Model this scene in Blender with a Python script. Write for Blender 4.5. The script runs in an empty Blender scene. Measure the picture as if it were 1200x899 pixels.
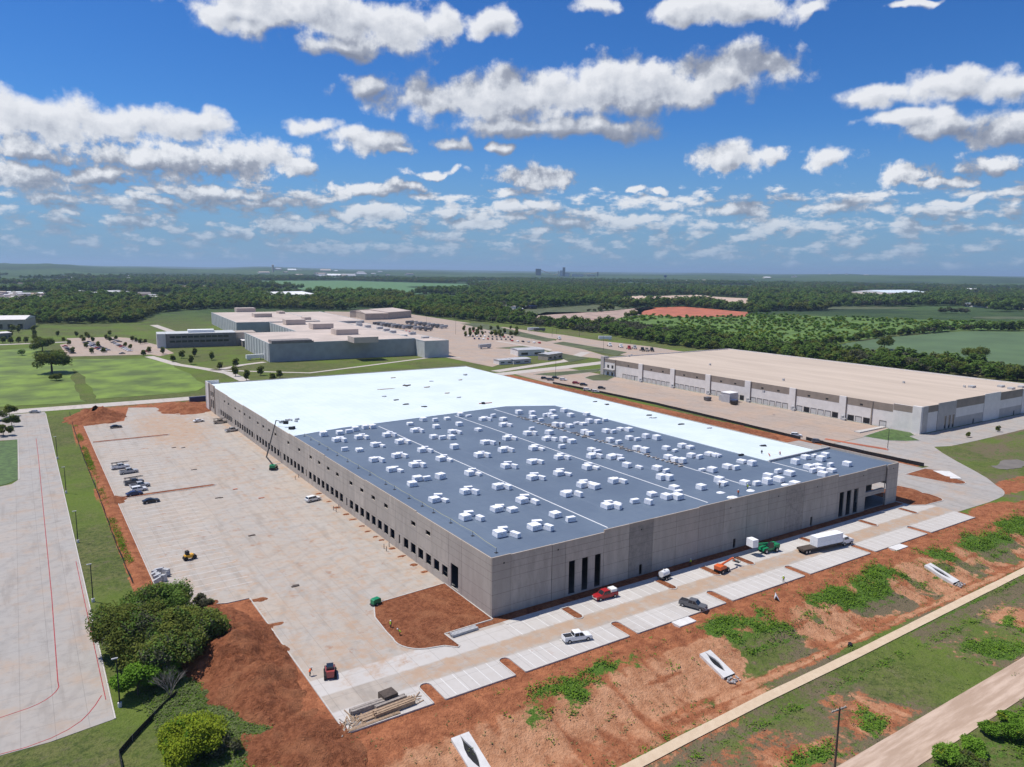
import bpy, bmesh, math, random
import numpy as np
from mathutils import Vector, Matrix, noise as mnoise
random.seed(11); np.random.seed(11)
R = math.radians
S = bpy.context.scene
COL = S.collection
# ------------------------------------------------------------------ camera, world, sun, exposure
W0, H0, F0 = 1200.0, 899.0, 877.15
PITCH, ROLL, YAW = 0.15078, 0.01196, 0.5853
CAM = Vector((-78.62, -125.36, 72.28))
FWD = Vector((math.sin(YAW)*math.cos(PITCH), math.cos(YAW)*math.cos(PITCH), -math.sin(PITCH)))
_rt = Vector((math.cos(YAW), -math.sin(YAW), 0)); _up = _rt.cross(FWD)
RT = _rt*math.cos(ROLL)+_up*math.sin(ROLL); UP = _up*math.cos(ROLL)-_rt*math.sin(ROLL)
cd = bpy.data.cameras.new('camera'); cam = bpy.data.objects.new('camera', cd); COL.objects.link(cam)
m = Matrix((RT, UP, -FWD)).transposed().to_4x4(); m.translation = CAM
cam.matrix_world = m
cd.sensor_width = 36.0; cd.lens = F0/W0*36.0; cd.clip_start = 1.0; cd.clip_end = 80000
S.camera = cam
S.view_settings.view_transform = 'Standard'; S.view_settings.look = 'None'
S.view_settings.exposure = 0.0; S.view_settings.gamma = 1.0
S.render.engine = 'CYCLES'
S.cycles.max_bounces = 6; S.cycles.diffuse_bounces = 3; S.cycles.glossy_bounces = 2
S.cycles.transmission_bounces = 3; S.cycles.volume_bounces = 0; S.cycles.use_adaptive_sampling = False; S.cycles.transparent_max_bounces = 8
S.cycles.use_denoising = True; S.cycles.denoiser = 'OPENIMAGEDENOISE'; S.cycles.denoising_input_passes = 'RGB_ALBEDO_NORMAL'; S.cycles.denoising_prefilter = 'ACCURATE'
HAZE = 5.5e-5
SUN_EL, SUN_AZ = R(64.5), R(-44.0)          # azimuth from +Y towards +X
SUN_DIR = Vector((math.sin(SUN_AZ)*math.cos(SUN_EL), math.cos(SUN_AZ)*math.cos(SUN_EL), math.sin(SUN_EL)))
sl = bpy.data.lights.new('sun', 'SUN'); sl.energy = 4.7; sl.angle = R(0.53); sl.color = (1.0, 0.955, 0.89)
so = bpy.data.objects.new('sun', sl); COL.objects.link(so)
so.rotation_euler = SUN_DIR.to_track_quat('Z', 'Y').to_euler()

def pxdir(px, py):
    return (FWD + RT*((px-600)/F0) + UP*((449.5-py)/F0)).normalized()
def azel(px, py):
    d = pxdir(px, py)
    return math.degrees(math.atan2(d.x, d.y)), math.degrees(math.asin(d.z))

# ---- node expression helper
class NT:
    def __init__(s, tree): s.t = tree; s.n = tree.nodes; s.l = tree.links
    def node(s, typ, **kw):
        x = s.n.new(typ)
        for k, v in kw.items(): setattr(x, k, v)
        return x
    def put(s, sock, v):
        if isinstance(v, bpy.types.NodeSocket): s.l.new(v, sock)
        elif v is not None: sock.default_value = v
    def math(s, op, a, b=None, c=None, clamp=False):
        x = s.node('ShaderNodeMath', operation=op, use_clamp=clamp)
        s.put(x.inputs[0], a); s.put(x.inputs[1], b); s.put(x.inputs[2], c)
        return x.outputs[0]
    def vmath(s, op, a, b=None, c=None):
        x = s.node('ShaderNodeVectorMath', operation=op)
        s.put(x.inputs[0], a); s.put(x.inputs[1], b)
        if c is not None: s.put(x.inputs[2], c)
        return x.outputs['Value'] if op in ('LENGTH', 'DOT_PRODUCT') else x.outputs[0]
    def ramp(s, v, a, b, lo=0.0, hi=1.0, smooth=True):
        x = s.node('ShaderNodeMapRange', interpolation_type='SMOOTHSTEP' if smooth else 'LINEAR')
        s.put(x.inputs[0], v); x.inputs[1].default_value = a; x.inputs[2].default_value = b
        x.inputs[3].default_value = lo; x.inputs[4].default_value = hi
        return x.outputs[0]
    def noise(s, vec, scale, detail=4.0, rough=0.55, dims='3D', out='Fac'):
        x = s.node('ShaderNodeTexNoise', noise_dimensions=dims)
        s.put(x.inputs['Vector'], vec); x.inputs['Scale'].default_value = scale
        x.inputs['Detail'].default_value = detail; x.inputs['Roughness'].default_value = rough
        return x.outputs[0] if out == 'Fac' else x.outputs[1]
    def mix(s, f, a, b):
        x = s.node('ShaderNodeMix', data_type='RGBA')
        s.put(x.inputs[0], f); s.put(x.inputs[6], c4(a)); s.put(x.inputs[7], c4(b))
        return x.outputs[2]
    def pos(s):
        if not hasattr(s, '_p'): s._p = s.node('ShaderNodeNewGeometry').outputs['Position']
        return s._p
    def xyz(s, v):
        x = s.node('ShaderNodeSeparateXYZ'); s.put(x.inputs[0], v); return x.outputs
    def comb(s, a, b, c):
        x = s.node('ShaderNodeCombineXYZ'); s.put(x.inputs[0], a); s.put(x.inputs[1], b); s.put(x.inputs[2], c)
        return x.outputs[0]
def c4(c):
    if isinstance(c, bpy.types.NodeSocket) or c is None: return c
    return (c[0], c[1], c[2], 1.0)

# ---- world: Nishita sky + cumulus field
world = bpy.data.worlds.new('World'); S.world = world; world.use_nodes = True
wt = world.node_tree; wt.nodes.clear(); N = NT(wt)
sky = N.node('ShaderNodeTexSky', sky_type='NISHITA', sun_disc=False)
sky.sun_elevation = SUN_EL; sky.sun_rotation = SUN_AZ; sky.altitude = 200
sky.air_density = 1.0; sky.dust_density = 0.05; sky.ozone_density = 1.6
hs = N.node('ShaderNodeHueSaturation'); hs.inputs['Saturation'].default_value = 1.24
hs.inputs['Value'].default_value = 1.0
wt.links.new(sky.outputs[0], hs.inputs['Color'])
bg = N.node('ShaderNodeBackground'); bg.inputs[1].default_value = 0.088
grd = N.node('ShaderNodeMix', data_type='RGBA', blend_type='MULTIPLY'); grd.inputs[0].default_value = 1.0; wt.links.new(hs.outputs[0], grd.inputs[6]); grd.inputs[7].default_value = (.44, .78, 1.22, 1)
wt.links.new(grd.outputs[2], bg.inputs[0])

CLOUDS = [  # centre px, py, half-width, half-height in the photograph
 (345,12,120,30),(430,28,95,32),(500,30,45,22),(400,52,60,16),(577,32,34,20),(280,18,60,16),
 (40,140,85,34),(150,142,100,24),(232,146,44,20),(30,172,40,14),(20,205,60,20),(190,186,130,20),(290,186,72,24),(345,192,30,10),(120,205,70,10),
 (440,102,36,15),(520,118,95,22),(625,112,110,34),(745,102,120,34),(850,78,84,30),(900,72,40,18),(690,152,80,14),(620,148,90,14),
 (365,148,34,13),(430,165,55,15),(470,176,25,8),(530,170,20,9),(585,176,16,7),
 (700,8,34,12),(790,14,50,16),(880,8,80,22),(945,14,18,10),(1075,2,30,5),
 (1050,112,58,16),(1110,98,66,24),(1185,98,60,22),(1110,150,62,16),(1060,138,52,9),(1185,152,56,17),(1040,120,18,12),
 (855,184,48,17),(905,183,25,8),(970,186,32,13),(1065,205,34,15),(1160,192,44,13),(1090,214,50,5),
 (622,208,46,16),(640,214,26,9),(425,222,54,10),(470,215,24,9),(180,235,48,6),(250,222,76,9),(300,236,60,6),(510,200,32,5),
 (602,245,34,7),(635,240,22,6),(862,245,34,9),(905,262,34,10),(985,240,36,9),(780,241,24,7),(770,221,18,5),(748,219,8,4),(1130,232,50,6),
 (335,262,40,9),(440,250,56,9),(560,262,44,9),(660,262,40,9),(735,258,36,9),(160,262,38,9),(60,230,40,7),(70,250,30,5),
]
g = bpy.data.node_groups.new('cloud_density', 'ShaderNodeTree')
g.interface.new_socket('P', in_out='INPUT', socket_type='NodeSocketVector')
g.interface.new_socket('D', in_out='OUTPUT', socket_type='NodeSocketFloat')
G_ = NT(g); gi = G_.node('NodeGroupInput'); go = G_.node('NodeGroupOutput')
P = gi.outputs[0]
wv = G_.vmath('SUBTRACT', G_.noise(P, 0.42, 2, 0.5, out='Color'), (0.5, 0.5, 0.5))
Pw = G_.vmath('MULTIPLY_ADD', wv, (3.4, 2.2, 0), P)
acc = None
for (px, py, rx, ry) in CLOUDS:
    a0, e0 = azel(px, py); a1, _ = azel(px+rx, py); _, e1 = azel(px, py-ry)
    sx, sy = 1/max(.2, abs(a1-a0)), 1/max(.12, abs(e1-e0))
    q = G_.vmath('LENGTH', G_.vmath('MULTIPLY_ADD', Pw, (sx, sy, 0), (-a0*sx, -e0*sy, 0)))
    acc = q if acc is None else G_.math('SMOOTH_MIN', acc, q, 0.35)
blob = G_.math('SUBTRACT', 1.0, acc)
PX = G_.xyz(P)
va = PX[1]
nbig = G_.noise(P, 0.36, 9, 0.59)
nmid = G_.noise(P, 0.95, 8, 0.61)
nlow = G_.noise(G_.vmath('MULTIPLY', P, (1.0, 1.6, 1.0)), 1.7, 7, 0.64)
k1 = G_.ramp(va, 6.0, 12.0); k0 = G_.ramp(va, 2.0, 5.5)
nn = G_.math('ADD', G_.math('MULTIPLY', nbig, k1), G_.math('MULTIPLY', nmid, G_.math('SUBTRACT', 1.0, k1)))
nn = G_.math('ADD', G_.math('MULTIPLY', nn, k0), G_.math('MULTIPLY', nlow, G_.math('SUBTRACT', 1.0, k0)))
amp = G_.ramp(va, 4.0, 12.0, 2.3, 2.6)
placed = G_.math('ADD', G_.math('MAXIMUM', G_.math('MULTIPLY_ADD', blob, 0.95, 0.16), -1.1), G_.math('MULTIPLY', G_.math('SUBTRACT', nn, 0.5), amp))
# generic cumulus field: rows low over the horizon everywhere, and the same broken cover outside the frame
el0 = G_.math('MAXIMUM', va, 0.4)
lowc = G_.noise(G_.vmath('MULTIPLY', P, (1.0, 2.2, 1.0)), 0.50, 8, 0.57)
lowc = G_.math('MULTIPLY', G_.math('SUBTRACT', lowc, 0.445), 3.4)
lowm = G_.math('MULTIPLY', G_.ramp(va, 5.2, 8.2, 0.0, -2.0), 1.0)
lowf = G_.math('ADD', lowc, lowm)
lowf = G_.math('ADD', lowf, G_.ramp(va, 0.3, 1.3, -0.25, 0.0))
far_ = G_.math('SUBTRACT', G_.noise(G_.vmath('MULTIPLY', P, (1.0, 1.9, 1.0)), 0.085, 8, 0.6), 0.53)
far_ = G_.math('MULTIPLY', far_, 5.0)
offx = G_.math('ABSOLUTE', G_.math('SUBTRACT', PX[0], math.degrees(YAW)))
outm = G_.math('MAXIMUM', G_.ramp(offx, 38, 44, -3.0, 0.0), G_.ramp(va, 24, 30, -3.0, 0.0))
far_ = G_.math('ADD', far_, outm)
G_.l.new(G_.math('MAXIMUM', G_.math('MAXIMUM', placed, lowf), far_), go.inputs[0])

tc = N.node('ShaderNodeTexCoord')
dx, dy, dz = N.xyz(tc.outputs['Generated'])[:3]
az = N.math('MULTIPLY', N.math('ARCTAN2', dx, dy), 57.29578)
el = N.math('MULTIPLY', N.math('ARCSINE', N.math('MINIMUM', N.math('MAXIMUM', dz, -1.0), 1.0)), 57.29578)
P0 = N.comb(az, el, 0.0)
def dens(off):
    x = N.node('ShaderNodeGroup'); x.node_tree = g
    N.put(x.inputs[0], N.vmath('ADD', P0, off) if off else P0)
    return x.outputs[0]
d0 = dens(None); d1 = dens((-0.36, 0.5, 0)); d2 = dens((-1.6, 3.1, 0))
alpha = N.ramp(d0, -0.05, 0.55)
dif1 = N.math('SUBTRACT', d0, d1); dif2 = N.math('SUBTRACT', d0, d2)
light = N.math('ADD', 0.40, N.math('MULTIPLY', dif1, 0.58))
light = N.math('ADD', light, N.math('MULTIPLY', N.math('MAXIMUM', N.math('MINIMUM', dif2, 0.8), -1.1), 0.52))
thin = N.ramp(d0, 0.2, 1.3, 0.10, -0.20)
light = N.math('ADD', light, thin, clamp=True)
cr = N.node('ShaderNodeValToRGB'); cre = cr.color_ramp
cre.elements[0].position = 0.0; cre.elements[0].color = (0.235, 0.265, 0.345, 1)
cre.elements[1].position = 1.0; cre.elements[1].color = (0.86, 0.875, 0.91, 1)
e = cre.elements.new(0.42); e.color = (0.37, 0.40, 0.475, 1)
e = cre.elements.new(0.66); e.color = (0.61, 0.64, 0.70, 1)
N.l.new(light, cr.inputs[0])
# distance veil over clouds close to the horizon
veil = N.ramp(el, 0.2, 6.5, 0.72, 0.0)
ccol = N.mix(veil, cr.outputs[0], (0.22, 0.37, 0.56))
alpha = N.math('MULTIPLY', alpha, N.ramp(el, -0.2, 0.9, 0.0, 0.96))
bgc = N.node('ShaderNodeBackground'); bgc.inputs[1].default_value = 1.0; N.l.new(ccol, bgc.inputs[0])
lowsky = N.mix(N.math('MULTIPLY', N.ramp(el, -1.0, 11.0, .9, 0.0), 1.0), grd.outputs[2], (2.25, 3.85, 6.15)); wt.links.new(lowsky, bg.inputs[0])
ms = N.node('ShaderNodeMixShader'); N.l.new(alpha, ms.inputs[0]); N.l.new(bg.outputs[0], ms.inputs[1]); N.l.new(bgc.outputs[0], ms.inputs[2])
wo = N.node('ShaderNodeOutputWorld'); N.l.new(ms.outputs[0], wo.inputs[0])
world.cycles.sampling_method = 'MANUAL'; world.cycles.sample_map_resolution = 512

# ------------------------------------------------------------------ helpers
def fbm(x, y, sc, oct=4, seed=0.0, rough=0.5):
    """value-noise fbm on numpy arrays, about -1..1"""
    x = np.asarray(x, float)*sc + seed*17.3; y = np.asarray(y, float)*sc - seed*9.1
    out = np.zeros(np.broadcast(x, y).shape); a = 1.0; tot = 0
    for o in range(oct):
        xi = np.floor(x); yi = np.floor(y); fx = x-xi; fy = y-yi
        fx = fx*fx*(3-2*fx); fy = fy*fy*(3-2*fy)
        def h(i, j):
            v = np.sin(i*127.1+j*311.7+seed*3.3)*43758.5453
            return v-np.floor(v)
        v = (h(xi,yi)*(1-fx)+h(xi+1,yi)*fx)*(1-fy)+(h(xi,yi+1)*(1-fx)+h(xi+1,yi+1)*fx)*fy
        out += a*(v*2-1); tot += a; a *= rough; x = x*2.03+5.1; y = y*2.03+2.7
    return out/tot
def sm(t): t = np.clip(t, 0, 1); return t*t*(3-2*t)

def tag(o, label=None, cat=None, group=None, kind=None):
    if label: o['label'] = label
    if cat: o['category'] = cat
    if group: o['group'] = group
    if kind: o['kind'] = kind
    return o
def empty(name, loc, rz=0.0):
    o = bpy.data.objects.new(name, None); COL.objects.link(o)
    o.location = loc; o.rotation_euler = (0, 0, rz); o.empty_display_size = 0.5
    return o
class MB:
    def __init__(s): s.v = []; s.f = []; s.m = []
    def add(s, vs, fs, mi=0):
        o = len(s.v); s.v += [tuple(p) for p in vs]; s.f += [tuple(i+o for i in q) for q in fs]; s.m += [mi]*len(fs); return s
    def box(s, x0, y0, z0, x1, y1, z1, mi=0):
        return s.add([(x0,y0,z0),(x1,y0,z0),(x1,y1,z0),(x0,y1,z0),(x0,y0,z1),(x1,y0,z1),(x1,y1,z1),(x0,y1,z1)],
            [(0,3,2,1),(4,5,6,7),(0,1,5,4),(1,2,6,5),(2,3,7,6),(3,0,4,7)], mi)
    def obox(s, c, sz, rz=0.0, mi=0, rx=0.0, ry=0.0):
        M = Matrix.Translation(c) @ Matrix.Rotation(rz, 4, 'Z') @ Matrix.Rotation(ry, 4, 'Y') @ Matrix.Rotation(rx, 4, 'X')
        hx, hy, hz = sz[0]/2, sz[1]/2, sz[2]/2
        vs = [M @ Vector(p) for p in [(-hx,-hy,-hz),(hx,-hy,-hz),(hx,hy,-hz),(-hx,hy,-hz),(-hx,-hy,hz),(hx,-hy,hz),(hx,hy,hz),(-hx,hy,hz)]]
        return s.add(vs, [(0,3,2,1),(4,5,6,7),(0,1,5,4),(1,2,6,5),(2,3,7,6),(3,0,4,7)], mi)
    def cyl(s, p0, p1, r0, r1=None, n=8, mi=0, cap=True):
        r1 = r0 if r1 is None else r1
        p0, p1 = Vector(p0), Vector(p1); d = (p1-p0).normalized()
        a = d.orthogonal().normalized(); b = d.cross(a)
        vs = []
        for p, r in ((p0, r0), (p1, r1)):
            for k in range(n):
                t = 2*math.pi*k/n; vs.append(p + a*(r*math.cos(t)) + b*(r*math.sin(t)))
        fs = [(k, (k+1) % n, n+(k+1) % n, n+k) for k in range(n)]
        if cap: fs += [tuple(range(n-1, -1, -1)), tuple(range(n, 2*n))]
        return s.add(vs, fs, mi)
    def prism(s, poly, z0, z1, mi=0):
        n = len(poly)
        vs = [(p[0], p[1], z0) for p in poly] + [(p[0], p[1], z1) for p in poly]
        area = sum(poly[i][0]*poly[(i+1) % n][1]-poly[(i+1) % n][0]*poly[i][1] for i in range(n))
        fs = [(i, (i+1) % n, n+(i+1) % n, n+i) for i in range(n)] + [tuple(range(n, 2*n)), tuple(range(n-1, -1, -1))]
        if area < 0: fs = [q[::-1] for q in fs]
        return s.add(vs, fs, mi)
    def side(s, prof, y0, y1, mi=0, taper=None):
        """extrude an x,z profile across y; taper(z) shrinks the half width"""
        n = len(prof); c = (y0+y1)/2; h = (y1-y0)/2
        t = taper or (lambda z: 1.0)
        vs = [(x, c-h*t(z), z) for x, z in prof] + [(x, c+h*t(z), z) for x, z in prof]
        fs = [(i, (i+1) % n, n+(i+1) % n, n+i) for i in range(n)] + [tuple(range(n-1, -1, -1)), tuple(range(n, 2*n))]
        return s.add(vs, fs, mi)
    def mesh(s, name, mats):
        me = bpy.data.meshes.new(name); me.from_pydata(s.v, [], s.f)
        for mm in (mats if isinstance(mats, (list, tuple)) else [mats]): me.materials.append(mm)
        if any(s.m): me.polygons.foreach_set('material_index', s.m)
        return me
    def build(s, name, mats, parent=None, smooth=False, fix=True):
        me = s.mesh(name, mats)
        if fix:
            b = bmesh.new(); b.from_mesh(me); bmesh.ops.recalc_face_normals(b, faces=b.faces); b.to_mesh(me); b.free()
        if smooth: me.polygons.foreach_set('use_smooth', [True]*len(me.polygons))
        return link(name, me, parent)
def link(name, me, parent=None, loc=None, rz=None):
    o = bpy.data.objects.new(name, me); COL.objects.link(o)
    if parent is not None: o.parent = parent
    if loc is not None: o.location = loc
    if rz is not None: o.rotation_euler = (0, 0, rz)
    return o
KIDS = {}
def copy_tree(o, parent=None):
    c = o.copy(); COL.objects.link(c)
    if parent is not None: c.parent = parent
    for ch in list(o.children): copy_tree(ch, c)
    return c
def place(o, loc, rz, label=None, group=None):
    o.location = loc; o.rotation_euler = (0, 0, rz)
    if label: o['label'] = label
    if group: o['group'] = group
    return o

# ---- terrain height (ground level 0 is the pavement top)
def hgt(x, y):
    x = np.asarray(x, float); y = np.asarray(y, float)
    h = np.full(np.broadcast(x, y).shape, -0.07)
    t = -21.4-y
    wx = sm((x+66)/9.0)*(1-sm((x-330)/60))
    drop = -0.40*sm(t/0.8) - 2.9*sm((t-7)/13.0) - 0.5*sm((t-22)/8.0)
    berm = 0.55*np.exp(-((t-4.2)/2.0)**2)
    h = h + wx*np.where(t > 0, drop+berm, 0.0)
    # dug soil strip along the left edge of the court
    st = np.exp(-((x+58.9)/1.7)**4)*sm((y-38)/6)*sm((262-y)/6)
    h = h + st*(0.55+0.35*fbm(x, y, .25, 3, 3))
    dist = np.hypot(x+78.6, y+125.4)
    rill = .22*fbm(x*9, y, .055, 3, 71)*sm((t-5)/3)*(1-sm((t-20)/4))*wx*(dist < 420)
    h = h + rill-.10*wx*(x > 8)*(np.exp(-((t-20.4)/.5)**2)+np.exp(-((t-22.6)/.5)**2))
    rough = (0.16*fbm(x, y, .5, 3, 1)+.10*fbm(x, y, .13, 3, 7))*np.where((t > 0.6) & (dist < 420), wx, 0)
    rough = rough*(1-.95*np.exp(-((y+68.3)/4.6)**4))*(1-.95*np.exp(-((t-28.0)/3.6)**4))
    h = h + rough
    az = np.degrees(np.arctan2(x+78.6, y+125.4))-33.5
    hill = sm((dist-5200)/3500)*(26+30*fbm(az*8, dist*.002, .05, 4, 5)+ 26*sm((az-6)/24)+ 44*np.exp(-((az+33)/5.5)**2)+40*np.exp(-((az+17.5)/3.0)**2))
    return h + hill
def hz(x, y): return float(hgt(x, y))
def ray(px, py, z=0.0):
    d = pxdir(px, py); t = (z-CAM.z)/d.z
    return CAM + d*t
def G(px, py, z=None):
    """the place in the scene seen at a photograph pixel, on level z or on the terrain"""
    if z is not None:
        p = ray(px, py, z); return (p.x, p.y)
    zz = 0.0
    for _ in range(12):
        p = ray(px, py, zz); zz = hz(p.x, p.y)*.7+zz*.3
    return (p.x, p.y)
# ------------------------------------------------------------------ materials
def material(name, fn, rough=0.85, metal=0.0, spec=0.3):
    mt = bpy.data.materials.new(name); mt.use_nodes = True
    t = mt.node_tree; t.nodes.clear(); n = NT(t)
    b = n.node('ShaderNodeBsdfPrincipled'); o = n.node('ShaderNodeOutputMaterial')
    b.inputs['Roughness'].default_value = rough; b.inputs['Metallic'].default_value = metal
    b.inputs['Specular IOR Level'].default_value = spec
    t.links.new(b.outputs[0], o.inputs[0])
    r = fn(n) if callable(fn) else fn
    bump = None
    if isinstance(r, tuple) and len(r) == 2 and isinstance(r[1], tuple): r, bump = r
    n.put(b.inputs['Base Color'], c4(r))
    if bump:
        bp = n.node('ShaderNodeBump'); bp.inputs['Strength'].default_value = bump[1]; bp.inputs['Distance'].default_value = bump[2]
        t.links.new(bump[0], bp.inputs['Height']); t.links.new(bp.outputs[0], b.inputs['Normal'])
    return mt
def vary(c, amt=0.15, scale=0.6, detail=4):
    """a flat colour with mottling"""
    def fn(n):
        k = n.noise(n.pos(), scale, detail, .6)
        a = tuple(x*(1-amt) for x in c); b = tuple(min(.92, x*(1+amt)) for x in c)
        return n.mix(n.ramp(k, .3, .7), a, b)
    return fn
def attr(n, name): return n.node('ShaderNodeAttribute', attribute_name=name).outputs['Fac']

def f_ground(n):
    p = n.pos()
    n1 = n.noise(p, 0.9, 5, .65); n2 = n.noise(p, .12, 4, .6); n3 = n.noise(p, 3.2, 3, .6); n4 = n.noise(p, .018, 5, .6); n5 = n.noise(p, .38, 8, .78)
    grass = n.mix(n.ramp(n2, .35, .65), (.105, .135, .032), (.155, .160, .055))
    grass = n.mix(n.ramp(n1, .42, .7), grass, (.052, .070, .022))
    grass = n.mix(n.ramp(n3, .52, .72, 0, .6), grass, (.16, .15, .085))
    grass = n.mix(n.ramp(n3, .48, .28, 0, .6), grass, (.034, .052, .014))
    grass = n.mix(n.ramp(n5, .52, .64, 0, .65), grass, (.155, .135, .082))
    grass = n.mix(n.ramp(n5, .46, .36, 0, .75), grass, (.045, .075, .018))
    grass = n.mix(n.ramp(n4, .42, .62, 0, .8), grass, (.120, .175, .027))
    dry = n.mix(n1, (.125, .105, .06), (.195, .150, .095))
    lush = n.mix(n.ramp(n3, .35, .65), (.055, .11, .016), (.11, .19, .03))
    dirt = n.mix(n.ramp(n5, .32, .68), (.215, .073, .034), (.44, .172, .080))
    dirt = n.mix(n.ramp(n3, .5, .72, 0, .55), dirt, (.13, .045, .024))
    pale = n.mix(n.ramp(n5, .32, .68), (.37, .165, .082), (.56, .30, .17))
    dirt = n.mix(n.ramp(n.math('ADD', attr(n, 'pale'), n.math('MULTIPLY', n.math('SUBTRACT', n1, .5), .7)), .35, .7), dirt, pale)
    wn = n.math('ADD', n.math('SUBTRACT', n1, .5), n.math('MULTIPLY', n.math('SUBTRACT', n5, .5), 1.3))
    c = n.mix(n.ramp(n.math('ADD', attr(n, 'dry'), n.math('MULTIPLY', wn, .9)), .35, .65), grass, dry)
    c = n.mix(n.ramp(n.math('ADD', attr(n, 'dirt'), n.math('MULTIPLY', wn, 1.0)), .38, .62), c, dirt)
    c = n.mix(n.ramp(n.math('ADD', attr(n, 'lush'), n.math('MULTIPLY', wn, 1.2)), .42, .62), c, lush)
    # far country: woods and clearings too far away to tell apart
    fo = n.noise(p, .0042, 8, .68); fo2 = n.noise(p, .03, 5, .7)
    wood = n.mix(n.ramp(fo2, .35, .65), (.040, .075, .026), (.085, .13, .042))
    wood = n.mix(n.ramp(fo, .60, .68), wood, (.085, .12, .04))
    wood = n.mix(n.ramp(n.noise(p, .0009, 6, .65), .42, .62, .0, .75), wood, (.022, .038, .022))
    wood = n.mix(n.ramp(n.noise(p, .0075, 6, .7), .665, .71), wood, (.26, .18, .12))
    c = n.mix(attr(n, 'far'), c, wood)
    hgt_ = n.math('ADD', n.math('MULTIPLY', n3, .6), n1)
    return c, (hgt_, 1.0, .45)
M = {}
M['ground'] = material('ground', f_ground, .95, spec=.12)
def f_dirt(n):
    p = n.pos(); n1 = n.noise(p, 1.1, 6, .7); n3 = n.noise(p, 4.5, 4, .65); n2 = n.noise(p, .22, 3, .5)
    d = n.mix(n.ramp(n1, .3, .72), (.205, .070, .033), (.44, .168, .080))
    d = n.mix(n.ramp(n2, .48, .66, 0, .6), d, (.46, .195, .095))
    d = n.mix(n.ramp(n3, .52, .74, 0, .6), d, (.12, .042, .022))
    return d, (n.math('ADD', n1, n.math('MULTIPLY', n3, .7)), 1.0, .8)
M['dirt'] = material('red_dirt', f_dirt, .95, spec=.1)
def joints(n, xyz, sx, sy, w):
    def line(v, s):
        fr = n.math('FRACT', n.math('DIVIDE', v, s))
        return n.math('LESS_THAN', n.math('MINIMUM', fr, n.math('SUBTRACT', 1.0, fr)), w/s)
    return n.math('MAXIMUM', line(xyz[0], sx), line(xyz[1], sy))
def concrete(base, warm, stain, jx=4.6, jy=4.6, dirtmask=None, jw=.05, tint=(.42, .285, .19), fresh=None, rust=None):
    def fn(n):
        p = n.pos(); q = n.xyz(p)
        n1 = n.noise(p, .06, 5, .6); n2 = n.noise(p, .5, 5, .65); n3 = n.noise(n.vmath('MULTIPLY', p, (1, .14, 1)), .35, 5, .65)
        c = n.mix(n.ramp(n1, .35, .65), base, warm)
        c = n.mix(n.ramp(n2, .45, .75, 0, .5), c, tuple(x*.62 for x in base))
        c = n.mix(n.ramp(n2, .42, .2, 0, .4), c, tuple(min(.8, x*1.25) for x in base))
        sw = n.node('ShaderNodeTexWave', wave_type='RINGS', rings_direction='Z'); n.put(sw.inputs['Vector'], p); sw.inputs['Scale'].default_value = .035; sw.inputs['Distortion'].default_value = 14; sw.inputs['Detail'].default_value = 4; sw.inputs['Detail Scale'].default_value = .6
        c = n.mix(n.ramp(sw.outputs['Fac'], .86, .99, 0, .16), c, tuple(x*.55 for x in base))
        c = n.mix(n.ramp(n3, .5, .7, 0, .5), c, tuple(x*.62 for x in warm))
        if fresh: c = n.mix(n.math('MULTIPLY', fresh(n, q), n.ramp(n2, .2, .6, .6, 1)), c, (.53, .50, .465))
        # slab-to-slab tone
        cell = n.node('ShaderNodeTexWhiteNoise', noise_dimensions='2D')
        n.put(cell.inputs['Vector'], n.vmath('FLOOR', n.vmath('DIVIDE', p, (jx*2, jy*5, 1e6))))
        c = n.mix(n.math('MULTIPLY', cell.outputs['Value'], .20), c, tuple(x*.70 for x in base))
        c = n.mix(n.math('MULTIPLY', joints(n, q, jx, jy, jw), .38), c, tuple(x*.45 for x in base))
        if dirtmask:
            dm = dirtmask(n, p, q)
            d = n.mix(n2, tuple(x*.82 for x in tint), tuple(min(.9, x*1.18) for x in tint))
            c = n.mix(dm, c, d)
        if rust: c = n.mix(n.math('MULTIPLY', n.ramp(n.noise(p, .21, 7, .72), .58, .68), rust(n, p, q)), c, (.31, .145, .075))
        if stain:
            c = n.mix(n.ramp(n.noise(p, .17, 6, .72), .62, .76, 0, stain), c, (.15, .13, .12))
        return c, (n2, .15, .05)
    return fn
def band(n, v, c, h, soft):
    return n.ramp(n.math('ABSOLUTE', n.math('SUBTRACT', v, c)), h, h+soft, 1.0, 0.0)
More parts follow.
